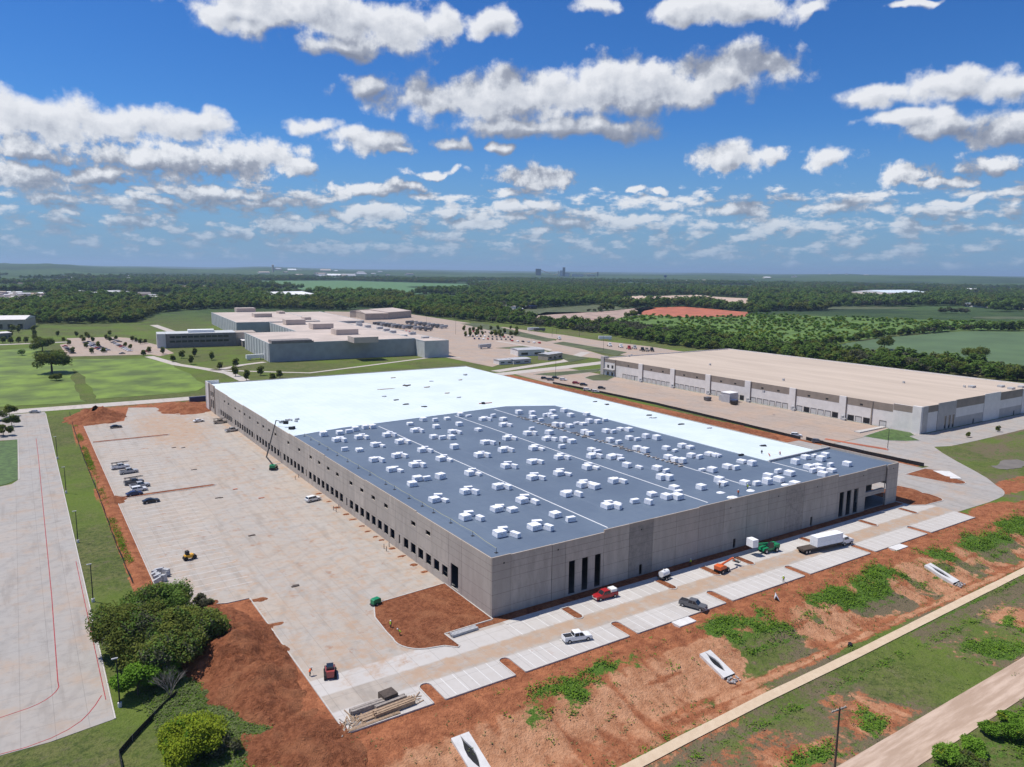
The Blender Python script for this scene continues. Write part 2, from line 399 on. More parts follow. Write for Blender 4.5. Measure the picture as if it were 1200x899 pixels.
def dm_court(n, p, q):
    k = n.noise(p, .33, 6, .7); k2 = n.noise(p, .07, 4, .6)
    lane = n.math('MULTIPLY', band(n, q[1], -12.0, 1.6, 2.4), n.ramp(q[0], -34, -22))
    bowl = n.ramp(n.vmath('LENGTH', n.vmath('MULTIPLY_ADD', p, (.055, .055, 0), (.055*27, -.055*3, 0))), .35, 1.1, 1.0, 0.0)
    nw = n.ramp(n.vmath('LENGTH', n.vmath('MULTIPLY_ADD', p, (.035, .012, 0), (.035*24, -.012*235, 0))), .2, 1.0, 1.0, 0.0)
    trk = n.math('MULTIPLY', band(n, n.math('ADD', q[0], n.math('MULTIPLY', n.math('SUBTRACT', k2, .5), 30.0)), -17.0, 2.0, 7.0), n.ramp(q[1], 20, 60))
    dock = n.math('MULTIPLY', band(n, q[0], 0.0, 1.5, 4.0), n.math('MULTIPLY', n.ramp(q[1], 20, 30), .7))
    base = n.math('MULTIPLY', n.ramp(q[1], -2, 8), n.ramp(q[1], 20, 120, .50, .36))
    s = n.math('MAXIMUM', n.math('MAXIMUM', n.math('MULTIPLY', lane, .82), n.math('MULTIPLY', bowl, .62)), n.math('MAXIMUM', n.math('MULTIPLY', nw, .85), n.math('MULTIPLY', trk, .5)))
    s = n.math('MAXIMUM', s, n.math('MAXIMUM', dock, base))
    return n.math('MULTIPLY', n.ramp(n.math('ADD', s, n.math('MULTIPLY', n.math('SUBTRACT', k, .5), 2.4)), .35, 1.05), .85)
M['court'] = material('court_concrete', concrete((.42, .383, .34), (.44, .375, .31), .8, 4.3, 5.5, dm_court, fresh=lambda n, q: n.math('MAXIMUM', band(n, q[1], -18.2, 2.9, .6), band(n, q[1], -6.6, 2.6, .5)), rust=lambda n, p, q: n.math('MAXIMUM', n.ramp(n.vmath('LENGTH', n.vmath('MULTIPLY_ADD', p, (.05, .05, 0), (.05*24, -.05*2, 0))), .4, 1.2, .75, 0.0), n.math('MAXIMUM', n.ramp(n.vmath('LENGTH', n.vmath('MULTIPLY_ADD', p, (.04, .02, 0), (.04*22, -.02*250, 0))), .2, 1.1, .7, 0), n.math('MAXIMUM', n.math('MULTIPLY', band(n, q[0], -3.0, 3, 6), .55), n.ramp(q[1], -2, 20, 0, .6))))), .9, spec=.25)
M['drive'] = material('drive_concrete', concrete((.375, .352, .325), (.395, .352, .31), .5, 4.6, 6.0, lambda n, p, q: n.math('MULTIPLY', n.ramp(n.noise(p, .12, 6, .7), .48, .72), .5)), .9, spec=.25)
M['court2'] = material('pinkish_concrete', concrete((.40, .325, .268), (.45, .345, .27), .3, 4.6, 6.0, lambda n, p, q: n.math('MULTIPLY', n.ramp(n.noise(p, .06, 6, .7), .45, .7), .4)), .9, spec=.25)
M['kerb'] = material('kerb_concrete', vary((.50, .47, .43), .1, 1.5), .9)
M['stripe'] = material('stripe_paint', vary((.66, .65, .62), .12, 3.0), .8)
M['redline'] = material('red_paint', vary((.33, .05, .055), .3, 2.0), .8)
M['gravel'] = material('gravel_road', lambda n: (n.mix(n.ramp(n.noise(n.vmath('MULTIPLY', n.pos(), (.12, 1, 1)), .9, 6, .6), .35, .7), (.40, .285, .205), (.56, .425, .325)), (n.noise(n.pos(), 3, 4, .6), .4, .1)), .95)
M['trail'] = material('trail', lambda n: (n.mix(n.noise(n.pos(), .8, 6, .7), (.46, .33, .21), (.70, .57, .41)), (n.noise(n.pos(), 3, 4, .6), .3, .1)), .95)
M['road'] = material('pale_road', concrete((.50, .455, .405), (.53, .46, .395), .2, 6, 6), .9)

def f_tilt(dark=0.0, blotch=False):
    def fn(n):
        p = n.pos(); q = n.xyz(p)
        oi = n.node('ShaderNodeObjectInfo').outputs['Random']
        s = n.vmath('MULTIPLY', p, (1, 1, .22)); n1 = n.noise(s, .55, 6, .68); n2 = n.noise(p, 1.8, 5, .7)
        c = n.mix(n.ramp(n1, .32, .7), (.385, .342, .295), (.52, .465, .405))
        c = n.mix(n.math('MULTIPLY', oi, .5), c, (.27, .25, .23))
        c = n.mix(n.math('MULTIPLY', n.math('FRACT', n.math('MULTIPLY', oi, 7.3)), .3), c, (.48, .42, .355))
        c = n.mix(n.ramp(n2, .5, .78, 0, .35), c, (.22, .205, .19))
        # cast reveal lines
        z = q[2]
        ln = None
        for zz in (1.75, 4.9, 8.05, 9.9, 11.4):
            l = n.math('LESS_THAN', n.math('ABSOLUTE', n.math('SUBTRACT', z, zz)), .05)
            ln = l if ln is None else n.math('MAXIMUM', ln, l)
        c = n.mix(n.math('MULTIPLY', ln, .5), c, (.13, .12, .115))
        if blotch:
            c = n.mix(n.ramp(n.noise(p, .7, 8, .8), .42, .66, 0, .6), c, (.17, .16, .15))
            c = n.mix(.22, c, (.16, .15, .14))
        c = n.mix(n.ramp(z, 12.3, 13.0, 0, .35), c, (.47, .375, .285))
        return c, (n2, .25, .05)
    return fn
M['tilt'] = material('tilt_up_concrete', f_tilt(), .9, spec=.25)
M['tilt_b'] = material('blotched_concrete', f_tilt(blotch=True), .9, spec=.25)
M['white_roof'] = material('white_membrane', lambda n: n.mix(n.math('MULTIPLY', joints(n, n.xyz(n.pos()), 3.05, 30.0, .09), .38), n.mix(n.ramp(n.noise(n.pos(), .06, 7, .7), .35, .65), (.62, .70, .72), (.69, .765, .78)), (.45, .56, .60)), .55)
def f_blue(n):
    p = n.pos(); n1 = n.noise(p, .05, 5, .6); n2 = n.noise(p, .6, 5, .7)
    c = n.mix(n.ramp(n1, .3, .7), (.105, .140, .192), (.130, .170, .224))
    c = n.mix(n.ramp(n2, .5, .75, 0, .4), c, (.085, .122, .18))
    c = n.mix(n.ramp(n.noise(n.vmath('MULTIPLY', p, (1, .12, 1)), .35, 6, .7), .55, .72, 0, .35), c, (.175, .215, .27))
    c = n.mix(n.math('MULTIPLY', joints(n, n.xyz(p), 3.0, 3.66, .05), .32), c, (.05, .085, .14))
    return c
M['blue_roof'] = material('blue_membrane', f_blue, .6, spec=.35)
M['tan_roof'] = material('tan_roof', lambda n: n.mix(n.ramp(n.noise(n.vmath('MULTIPLY', n.pos(), (1, .1, 1)), .12, 6, .65), .3, .75), (.46, .375, .295), (.56, .46, .365)), .85)
M['plant_roof'] = material('plant_roof', lambda n: n.mix(n.ramp(n.noise(n.pos(), .05, 6, .65), .3, .75), (.46, .385, .33), (.60, .50, .43)), .85)
def simple(name, c, amt=.12, sc=1.0, rough=.7, metal=0.0, spec=.4):
    M[name] = material(name, vary(c, amt, sc), rough, metal, spec); return M[name]
for a in [('dark_frame', (.11, .10, .09), .1, 1), ('door_grey', (.52, .51, .49), .05, 1), ('white_wall', (.70, .665, .625), .06, .3), ('brown_band', (.26, .215, .175), .1, .3), ('grey_wall', (.42, .395, .37), .08, .3),
          ('white_steel', (.78, .78, .77), .05, 2), ('steel', (.42, .42, .42), .15, 2), ('dark', (.022, .022, .025), .2, 2), ('black', (.012, .012, .014), .2, 3),
          ('wood', (.34, .235, .15), .25, 3), ('grey_wood', (.30, .26, .225), .25, 3), ('dark_wood', (.075, .055, .042), .3, 2), ('wrap', (.83, .84, .86), .05, 2.5),
          ('plant_wall', (.335, .345, .35), .08, .2), ('plant_wall_light', (.50, .51, .50), .08, .2), ('office_wall', (.20, .18, .165), .15, .5), ('tan_wall', (.42, .35, .285), .1, .3),
          ('slab', (.66, .64, .61), .08, .6), ('bark', (.085, .062, .045), .3, 3), ('dead_bark', (.26, .23, .205), .25, 3),
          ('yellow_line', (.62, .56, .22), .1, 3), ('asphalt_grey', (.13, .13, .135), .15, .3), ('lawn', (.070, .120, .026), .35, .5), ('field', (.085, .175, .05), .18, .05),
          ('scrub_grass', (.10, .17, .018), .35, .05), ('teal_field', (.088, .14, .052), .14, .02), ('dull_grass', (.085, .098, .033), .3, .05), ('bright_grass', (.125, .185, .014), .42, .045), ('pale_soil', (.52, .385, .29), .25, .06), ('red_soil', (.42, .125, .06), .25, .05),
          ('tan_soil', (.38, .27, .21), .25, .05), ('puddle', (.17, .15, .125), .12, .2), ('rip_rap', (.40, .375, .36), .45, 4), ('hut_grey', (.44, .44, .45), .12, .5)]:
    simple(*a)
for nm, c in {'white_paint': (.78, .78, .77), 'silver_paint': (.42, .42, .42), 'black_paint': (.014, .014, .016), 'grey_paint': (.12, .12, .125), 'red_paint_car': (.36, .015, .02),
              'blue_paint': (.04, .07, .17), 'green_machine': (.01, .22, .09), 'orange_machine': (.70, .13, .03), 'yellow_machine': (.72, .38, .02), 'tan_paint': (.36, .31, .25), 'red_machine': (.33, .06, .055), 'navy': (.02, .03, .10)}.items():
    M[nm] = material(nm, vary(c, .06, 2), .32, spec=.5)
M['glass'] = material('dark_glass', (.02, .025, .03), .08, spec=.7)
M['tyre'] = material('tyre', (.018, .018, .018), .9)
M['rim'] = material('rim', (.45, .45, .46), .4, .6)
M['lamp'] = material('lamp_lens', (.7, .68, .62), .2, spec=.6)
M['vest'] = material('hi_vis', (.62, .80, .05), .8)
M['vest_o'] = material('hi_vis_orange', (.85, .16, .04), .8)
M['cloth'] = material('dark_cloth', (.04, .045, .06), .9)
M['skin'] = material('skin', (.42, .25, .17), .6)
M['hat'] = material('hard_hat', (.80, .80, .76), .4)
def f_leaf(c0, c1, c2):
    def fn(mt):
        t = mt.node_tree; t.nodes.clear(); n = NT(t)
        oi = n.node('ShaderNodeObjectInfo').outputs['Random']
        k = n.noise(n.pos(), .55, 4, .65); k2 = n.noise(n.pos(), 4.0, 2, .5)
        c = n.mix(n.ramp(k, .35, .65), c0, c1)
        c = n.mix(n.ramp(k2, .45, .75, 0, .7), c, c2)
        c = n.mix(n.math('MULTIPLY', oi, .45), c, tuple(x*.62 for x in c0))
        d = n.node('ShaderNodeBsdfDiffuse'); tr = n.node('ShaderNodeBsdfTranslucent'); mx = n.node('ShaderNodeMixShader')
        mx.inputs[0].default_value = .28
        t.links.new(c, d.inputs[0]); t.links.new(c, tr.inputs[0]); t.links.new(d.outputs[0], mx.inputs[1]); t.links.new(tr.outputs[0], mx.inputs[2])
        o = n.node('ShaderNodeOutputMaterial'); t.links.new(mx.outputs[0], o.inputs[0])
    return fn
for nm, cs in {'leaf_dark': ((.105, .135, .030), (.19, .22, .045), (.29, .30, .09)), 'leaf_mid': ((.095, .175, .036), (.17, .265, .055), (.25, .335, .09)),
               'leaf_bright': ((.115, .235, .026), (.19, .35, .038), (.25, .40, .065)), 'leaf_lime': ((.22, .29, .026), (.32, .39, .034), (.40, .45, .055)),
               'leaf_grey': ((.095, .105, .06), (.145, .15, .09), (.20, .195, .13)), 'weed': ((.125, .22, .022), (.18, .31, .032), (.24, .37, .05)),
               'vine': ((.16, .21, .075), (.23, .27, .11), (.30, .31, .15))}.items():
    mt = bpy.data.materials.new(nm); mt.use_nodes = True; f_leaf(*cs)(mt); M[nm] = mt
# ------------------------------------------------------------------ ground sheet
def graded(lo, hi, flo, fhi, step, grow=1.16, mx=900):
    a = list(np.arange(flo, fhi+1e-6, step)); s = step
    while a[-1] < hi: s = min(mx, s*grow); a.append(a[-1]+s)
    s = step
    while a[0] > lo: s = min(mx, s*grow); a.insert(0, a[0]-s)
    return np.array(a)
gx = graded(-26000, 33000, -112, 236, .8); gy = graded(-3000, 33000, -112, 62, .8)
GX, GY = np.meshgrid(gx, gy); Z = hgt(GX, GY)
nx, ny = len(gx), len(gy)
verts = np.stack([GX.ravel(), GY.ravel(), Z.ravel()], 1)
ii = (np.arange(ny-1)[:, None]*nx + np.arange(nx-1)[None]).ravel()
faces = np.stack([ii, ii+1, ii+nx+1, ii+nx], 1)
gme = bpy.data.meshes.new('ground')
gme.vertices.add(len(verts)); gme.vertices.foreach_set('co', verts.ravel())
gme.loops.add(faces.size); gme.loops.foreach_set('vertex_index', faces.ravel())
gme.polygons.add(len(faces)); gme.polygons.foreach_set('loop_start', np.arange(0, faces.size, 4)); gme.polygons.foreach_set('loop_total', np.full(len(faces), 4))
gme.update(); gme.validate(); gme.polygons.foreach_set('use_smooth', [True]*len(gme.polygons))
X, Y = GX.ravel(), GY.ravel(); T = -21.4-Y
nA = fbm(X, Y, .11, 4, 2); nB = fbm(X, Y, .045, 4, 4); nC = fbm(X, Y, .3, 4, 6)
inx = sm((X+56)/4)*(1-sm((X-230)/30))
dirt = np.zeros_like(X)
# slope below the front kerb: dark berm, bare slope, then grass taking over
bare = inx*sm((T+1)/1)*(1-sm((T-19-6*nB)/7))
dirt = np.maximum(dirt, bare)
dirt = np.maximum(dirt, sm((-X+34)/22+nB*.5)*sm((T+1)/1)*(1-sm((X+54)/-3))*(1-sm((T-23)/9))*inx)
dirt = np.maximum(dirt, sm(.9-np.hypot((X+48)/10.5, (Y-6)/37)**4+nA*.2))
dirt = np.where((X > -61.2+.8*nA) & (X < -55) & (Y > 36) & (Y < 262), 1, dirt)
dirt = np.where((X > -56) & (X < 4) & (Y > 255) & (Y < 301), .75+.4*nA, dirt)
bare2 = .85*sm((nA+.12)*3)*sm((T-9)/4)*sm((X-18)/20)*inx
dirt = dirt*(1-np.clip(bare2, 0, 1))
dirt = np.where((X > -58) & (X < -39) & (Y > -26) & (Y < 41), 1, dirt)
dirt = np.where((X > -41) & (X < 160) & (Y > -22.4) & (Y < 40), 1, dirt)
trk = np.exp(-((T-21.5-nB)/1.5)**2)*inx*sm((X-14)/12)
dirt = np.maximum(dirt, trk*.9)
dirt = np.maximum(dirt, inx*(.5*sm((nB+.1)*3)+.35*sm((nA+.05)*4))*np.exp(-((T-37)/9)**4))
apron = np.exp(-((X-105)/5)**2)*sm((T)/2)*(1-sm((T-24)/3))+np.exp(-((X-25)/8)**2)*sm(T/2)*(1-sm((T-24)/3))
dirt = np.maximum(dirt, apron)
# right of the site: ditch banks and a strip between the two buildings
dirt = np.where((X > 150) & (X < 206) & (Y > 20) & (Y < 318), .9, dirt)
dirt = np.maximum(dirt, sm(1.3-np.hypot((X-212)/22, (Y+12)/6)**2+.4*nA))
dirt = np.maximum(dirt, sm(1.2-np.hypot((X-172)/16, (Y+20)/5)**2+.4*nA))
nR = fbm(X*9, Y, .055, 3, 71)
ruts = (np.exp(-((T-20.4-.4*nC)/.55)**2)+np.exp(-((T-22.6-.4*nC)/.55)**2)+.7*np.exp(-((T-13.2-1.2*nB)/.5)**2))*inx*sm((X-6)/8)
pale = np.clip(-.75*ruts+.12+.45*nR*(T > 6)+.30*nA+.45*np.exp(-((T-14)/5)**2)+.45*trk+.5*apron+.25*(T > 8)-.7*np.exp(-((T-3.5)/3.5)**2), 0, 1)
lush = inx*np.exp(-((T-9.5-3*nB)/4.6)**4)*(sm((X+20)/10)*(nA*1.1+.42+.25*sm((X-30)/30)+.35*nC))
lush = np.where((np.abs(X-27) < 6) | (np.abs(X-106) < 6), lush*.3, lush)
lush = np.maximum(lush, inx*np.exp(-((T-25.6)/1.3)**2)*(.62+.5*nA))
lush = np.maximum(lush, inx*sm((X-20)/15)*np.exp(-((T-15.5-1.5*nB)/1.1)**2)*(.40+.7*nA))
lush = np.maximum(lush, inx*np.exp(-((T-30.2)/1.3)**2)*.58)
lush = np.maximum(lush, inx*np.exp(-((T-46.0)/1.6)**2)*.62)
lush = np.maximum(lush, .8*sm((nA-.2)*4)*sm((T-31)/3)*(1-sm((T-48)/3))*inx)
lush = np.maximum(lush, .75*sm((X-205)/10)*(Y < 30)*sm((Y+60)/20)*(.5+.8*nB))
vine = np.where((X > -67) & (X < -46) & (Y < 8), 1.0, 0)*sm(1.25-np.hypot((X+57.0+.25*(Y+12))/6.3, (Y+12)/26)**3+.3*nA)
lush = np.maximum(lush, .5*vine)
lush = np.where((X > -60.6) & (X < -59.4) & (Y > 120) & (Y < 240), .2+.6*nC, lush)
lush = np.where((Y < -73.4+.8*nA) & (X > 26) & (X < 130), np.clip(.62+.5*nA, 0, 1), lush)
onroad = (np.abs(Y+68.3) < 4.0) | (np.abs(T-28.1) < 1.5)
lush = np.where(onroad, 0, lush)
dist = np.hypot(X-CAM.x, Y-CAM.y)
dry = np.clip(.55+.6*nB+.4*nA, 0, 1)*((T > 10) & (X < 260)) + .55*np.clip(nA+.1, 0, 1)*(X < -55)
dry = np.where(dist > 360, np.clip(.25+.5*nB, 0, .6), dry)
dry = np.where((X < -70) | ((Y > 320) & (X < 30)), .15*np.clip(nB+.6, 0, 1), dry)
dry = np.where((X > 160) & (Y > -25) & (Y < 50), np.clip(.45+.7*nB+.5*nA, 0, 1), dry)
far = sm((dist-900)/500)
for nm, a in (('dirt', dirt), ('pale', pale), ('lush', lush-.08), ('dry', dry), ('far', far)):
    at = gme.attributes.new(nm, 'FLOAT', 'POINT'); at.data.foreach_set('value', np.clip(a, 0, 1.2).astype(np.float32))
gme.materials.append(M['ground'])
ground = link('ground', gme); tag(ground, kind='structure')

# ------------------------------------------------------------------ pavements
def sheet(name, poly, z0, z1, mt, kind='structure', parent=None):
    b = MB(); b.prism(poly, z0, z1); o = b.build(name, mt, parent)
    if parent is None: tag(o, kind=kind)
    return o
def arc(cx, cy, r, a0, a1, n=8):
    return [(cx+r*math.cos(R(a0+(a1-a0)*k/n)), cy+r*math.sin(R(a0+(a1-a0)*k/n))) for k in range(n+1)]
NOTCH = [-23.6, -7.1, 20.3, 48.8, 76.8, 104.6, 132.4]
def notch_path(xc, y0=-21.3, y1=-14.9, w=1.15):
    return [(xc-w, y0)] + [(xc-w, y1-w)] + arc(xc, y1-w, w, 180, 0, 6)[1:-1] + [(xc+w, y1-w), (xc+w, y0)]
front = [(-40, -21.3)]
for xc in NOTCH: front += notch_path(xc)
front += [(158.6, -21.3), (159.4, -15.9), (179, -16.2), (186, -15.8)] + arc(187, 3, 18.6, -80, -38, 7) + [(209.8, -1.5), (217, 6.5), (225.3, 16.4), (235, 27), (243, 34.5), (251, 31.5), (275, 31.0), (330, 31.5), (420, 33)]
west = front[:front.index((158.6, -21.3))+1] + [(159.4, -15.9), (160, -.2), (0, -.2), (0, 277), (-20, 277), (-22, 292), (-34, 298), (-40, 262), (-56.5, 258), (-56.5, 41), (-45, 36.5), (-40.4, 36.5)]
court = sheet('truck_court', west, -.32, 0.0, M['court'])
east = [(159.4, -15.9)] + front[front.index((159.4, -15.9))+1:] + [(420, 50.6), (263.2, 50.6), (263.2, 62), (207.2, 60), (207.6, 18), (203.2, 18.2), (203, 72), (160.2, 72), (160, -.2)]
sheet('site_driveway', east, -.33, -.004, M['drive'])
sheet('paved_yard', [(263.2, 62.3), (263.2, 277), (263, 322), (211, 313), (206, 262), (210, 225), (211.5, 168), (209.5, 133), (208.3, 110), (206, 73), (207, 60.3)], -.33, -.008, M['court2'])
# kerbs: a run along the outer edge of the slab (pieces butted end to end)
kb = MB()
def kerb_run(pts, w=.2, h=.14, z0=-.3):
    for (a, b) in zip(pts[:-1], pts[1:]):
        d = Vector((b[0]-a[0], b[1]-a[1])); L = d.length
        if L < .05: continue
        kb.obox(((a[0]+b[0])/2, (a[1]+b[1])/2, (z0+h)/2), (L, w, h-z0), math.atan2(d.y, d.x))
kerb_run([(-40.2, 36.2), (-40.2, -21.5)] + [(p[0], p[1]-.15) for p in front[1:front.index((158.6, -21.3))+1]])
kerb_run([(-56.7, 41), (-56.7, 258)]); kerb_run([(-56.4, 40.8), (-45, 36.3), (-40.4, 36.3)])
ko = kb.build('kerb', M['kerb'], court)
# dirt islands inside the paving, each with its kerb
def island(name, poly, label, mt='dirt', rise=.12, cat='dirt island', kerb=True):
    b = MB(); n = len(poly); cx = sum(p[0] for p in poly)/n; cy = sum(p[1] for p in poly)/n
    vs = [(p[0], p[1], .06) for p in poly]; fs = []; rings = 5
    o_ = [vs]
    for k in range(1, rings):
        t = k/rings; o_.append([(p[0]+(cx-p[0])*t, p[1]+(cy-p[1])*t, .06+rise*math.sin(t*1.57)+.06*random.random()) for p in poly])
    allv = [q for r_ in o_ for q in r_] + [(cx, cy, .06+rise)]
    for k in range(rings-1):
        for i in range(n): fs.append((k*n+i, k*n+(i+1) % n, (k+1)*n+(i+1) % n, (k+1)*n+i))
    for i in range(n): fs.append(((rings-1)*n+i, (rings-1)*n+(i+1) % n, rings*n))
    b.add(allv, fs); o = b.build(name, M[mt]); tag(o, label, cat)
    if kerb:
        kk = MB()
        for a, c in zip(poly, poly[1:]+poly[:1]):
            d = Vector((c[0]-a[0], c[1]-a[1]))
            kk.obox(((a[0]+c[0])/2, (a[1]+c[1])/2, .06), (d.length, .25, .16), math.atan2(d.y, d.x))
        kk.build('kerb', M['kerb'], o)
    return o
bowl = [(0.0, 20.6), (-17.6, 19.2)] + [(-18.6, 18.2), (-20.6, 13.0), (-21.2, 5.7)] + arc(-15.5, 1.2, 5.9, 165, 262, 8) + [(-14, -5.2), (-12.0, -7.2), (-11.4, -6.6), (-11.7, -1.0), (-.1, -.7)]
island('dirt_island', bowl, 'large red dirt island by the near corner of the grey warehouse', rise=.4)
b_ = [(153.3, -4.6), (158, -7.1), (161, -7.2)] + arc(166.5, -4.2, 3.4, -80, 70, 6) + [(172, 6), (171.6, 9.8), (153.4, 10.0)]
island('dirt_island', b_, 'rounded red dirt island past the open right corner of the warehouse', rise=1.3)
island('dirt_island', [(188.3, 16.6), (190.6, 2.0)] + arc(194.6, 2.2, 3.4, 190, 340, 6) + [(199.5, 8), (206.3, 9.6), (203, 17.2)], 'triangular red dirt island with a pale slab in the curving driveway', rise=.25)
o = sheet('concrete_pad', [(196.2, 4.6), (199.5, 2.2), (206.2, 9.8), (202.0, 13.6)], .1, .33, M['slab'], None); tag(o, 'pale concrete pad on the triangular dirt island', 'pad')
for x in (15.8, 43.5, 58.5, 70.9, 97.6, 125.4, 147.0):
    island('planting_island', [(x-1.1, -4.4), (x-1.1, -9.0)] + arc(x, -9.2, 1.1, 180, 360, 4) + [(x+1.1, -9.0), (x+1.1, -4.4)], f'narrow dirt planting island between stalls along the shaded wall', rise=.05, cat='planting island')
    bpy.data.objects[[o.name for o in COL.objects if o.name.startswith('planting_island')][-1]]['group'] = 'planting islands along the wall'
sheet('soil_strip', [(-.4, -.25), (153, -.25), (153, -2.7), (-11, -2.7), (-11, -1.0), (-.4, -1.0)], -.02, .03, M['dirt'])
sheet('walkway', [(1.0, -2.75), (153, -2.75), (153, -4.25), (1.0, -4.25)], -.02, .05, M['kerb'])
for y in (131.2, 220.5):
    island('planting_island', [(-56.2, y-1.1), (-28, y-1.1), (-26.9, y), (-28, y+1.1), (-56.2, y+1.1)], 'long narrow dirt island across the truck court ' + ('by the parked pickups' if y < 200 else 'near the far dirt piles'), rise=.05, cat='planting island')
def rough_edge(poly, amp, step):
    out = []
    for a, b in zip(poly, poly[1:]+poly[:1]):
        L = math.dist(a, b); n = max(1, int(L/step)); nx_, ny_ = (b[1]-a[1])/max(L, .01), -(b[0]-a[0])/max(L, .01)
        for k in range(n):
            t = k/n; x, y = a[0]+(b[0]-a[0])*t, a[1]+(b[1]-a[1])*t; w = float(fbm(x, y, 1/(step*3), 3, 61))*amp
            out.append((x+nx_*w, y+ny_*w))
    return out
# painted stalls: one shared mesh per stripe length
def stripe_mesh(L, w=.13):
    b = MB(); b.box(-w/2, 0, .004, w/2, L, .010); return b.mesh('parking_stripe', M['stripe'])
sm6, sm5, smx = stripe_mesh(6.0), stripe_mesh(5.0), stripe_mesh(17.5, .12)
gaps = [(-40, -24.7), (-22.5, -8.2), (-6.0, 19.2), (21.4, 47.7), (49.9, 75.7), (77.9, 103.5), (105.7, 131.3), (133.5, 158.6)]
for a, c in gaps:
    n = int((c-a)//2.75)
    for k in range(1, n+1):
        x = a+k*(c-a)/(n+1)
        if -40 < x < -25: continue
        link('parking_stripe', sm6, court, (x, -21.0, 0))
for a, c in [(1.5, 14.5), (17.2, 42.2), (44.9, 57.2), (59.8, 69.6), (72.2, 96.3), (99, 124), (126.8, 145.7)]:
    n = int((c-a)//2.75)
    for k in range(0, n+1): link('parking_stripe', sm5, court, (a+k*(c-a)/n, -9.4, 0))
for k in range(22): link('parking_stripe', smx, court, (-37.5, 45.0+k*3.75, 0), R(90))
for k in range(24): link('parking_stripe', smx, court, (-37.5, 134.5+k*3.6, 0), R(90))

# left property: access drive, its red fire lane line, lawn island
drive_poly = [(-70.2, 301), (-70.2, 2.2), (-79, .8), (-86, 1.0), (-112, 1.4), (-112, 164), (-90, 163.9), (-84, 166.5), (-82.2, 171), (-81.9, 242), (-88, 243), (-120, 243.5), (-120, 262), (-92, 262), (-90, 306), (-70.2, 306)]
drv = sheet('access_drive', drive_poly, -.32, -.002, M['drive'])
kb = MB(); kerb_run([(-70.05, 300), (-70.05, 2.1)], .25, .13); kerb_run([(-81.8, 172), (-81.8, 241)], .25, .13); kb.build('kerb', M['kerb'], drv)
def fine(pts, step=3.0):
    out = []
    for a, b in zip(pts[:-1], pts[1:]):
        n = max(1, int(math.dist(a, b)/step))
        out += [(a[0]+(b[0]-a[0])*k/n, a[1]+(b[1]-a[1])*k/n) for k in range(n)]
    return out+[pts[-1]]
def ribbon(name, pts, w, z, mt, parent=None, kind='structure', follow=False, th=.02):
    """a strip of constant width along a polyline"""
    P_ = [Vector(p) for p in pts]; L, Rr = [], []
    for i, p in enumerate(P_):
        d = (P_[min(i+1, len(P_)-1)]-P_[max(i-1, 0)]).normalized(); nrm = Vector((-d.y, d.x))
        L.append(p+nrm*w/2); Rr.append(p-nrm*w/2)
    zz = (lambda q: hz(q.x, q.y)+z) if follow else (lambda q: z)
    b = MB(); vs = []; n = len(P_)
    for q in L+Rr: vs.append((q.x, q.y, zz(q)))
    for q in L+Rr: vs.append((q.x, q.y, zz(q)-th))
    fs = []
    for i in range(n-1):
        fs += [(i, i+1, n+i+1, n+i), (2*n+i, 3*n+i, 3*n+i+1, 2*n+i+1), (i, 2*n+i, 2*n+i+1, i+1), (n+i, n+i+1, 3*n+i+1, 3*n+i)]
    b.add(vs, fs); o = b.build(name, mt, parent)
    if parent is None and kind: tag(o, kind=kind)
    return o
ribbon('fire_lane_line', [(-75.4, 240), (-75.5, 204), (-76.1, 128), (-76.6, 60), (-77.2, 20)] + arc(-83.2, 19, 6.2, 0, -75, 6)[1:] + [(-86, 12.2), (-105, 12)], .17, .012, M['redline'], drv)
ribbon('fire_lane_line', [G(*q, 0) for q in [(119, 815), (112, 826), (104, 836), (95, 845), (80, 855), (60, 865), (30, 876), (0, 884), (-40, 893)]], .17, .012, M['redline'], drv)
ribbon('fire_lane_line', [(-70.75, 80), (-70.75, 9)], .14, .012, M['redline'], drv)
isl = sheet('lawn', [(-86.5, 26), (-91, 24), (-100, 24), (-100, 40), (-88, 40), (-86, 36)], -.1, .10, M['lawn'])

# roads
ribbon('road', [(-300, 306), (-90, 314), (-20, 312), (40, 312), (130, 312), (206, 312), (262, 320), (310, 329), (400, 338)], 12, .02, M['road'])
ribbon('dirt_road', fine([(-60, -68.2), (21, -68.3), (72, -68.4), (150, -68.4), (330, -68.6)], 3), 6.8, .10, M['gravel'], follow=True)
trail_pts = fine([G(735, 902), G(800, 868), G(900, 817), G(1000, 769), G(1100, 719), G(1215, 662)], 4)
trail_pts = [(trail_pts[0][0]-30, trail_pts[0][1])] + trail_pts + [(trail_pts[-1][0]+120, trail_pts[-1][1]+1)]
ribbon('trail', fine(trail_pts, 2.5), 1.9, .15, M['trail'], follow=True)
for nm, pts, w in [('road', [(8, 534), (18, 470), (30, 438), (40, 405), (41, 345), (40, 318)], 7), ('road', [(-300, 690), (-90, 690), (-40, 692)], 8),
                   ('path', [(33, 428), (60, 403), (88, 380), (130, 395), (206, 424), (226, 412)], 4), ('road', [(40, 428), (60, 446), (78, 455)], 6),
                   ('road', [(330, 520), (330, 430), (300, 400)], 6),
                   ('path', [G(180, 381), G(205, 390), G(222, 398)], 9), ('road', [(205, 325), (290, 352), (345, 395)], 9)]:
    ribbon(nm, fine(pts, 25), w, .05, M['road'])
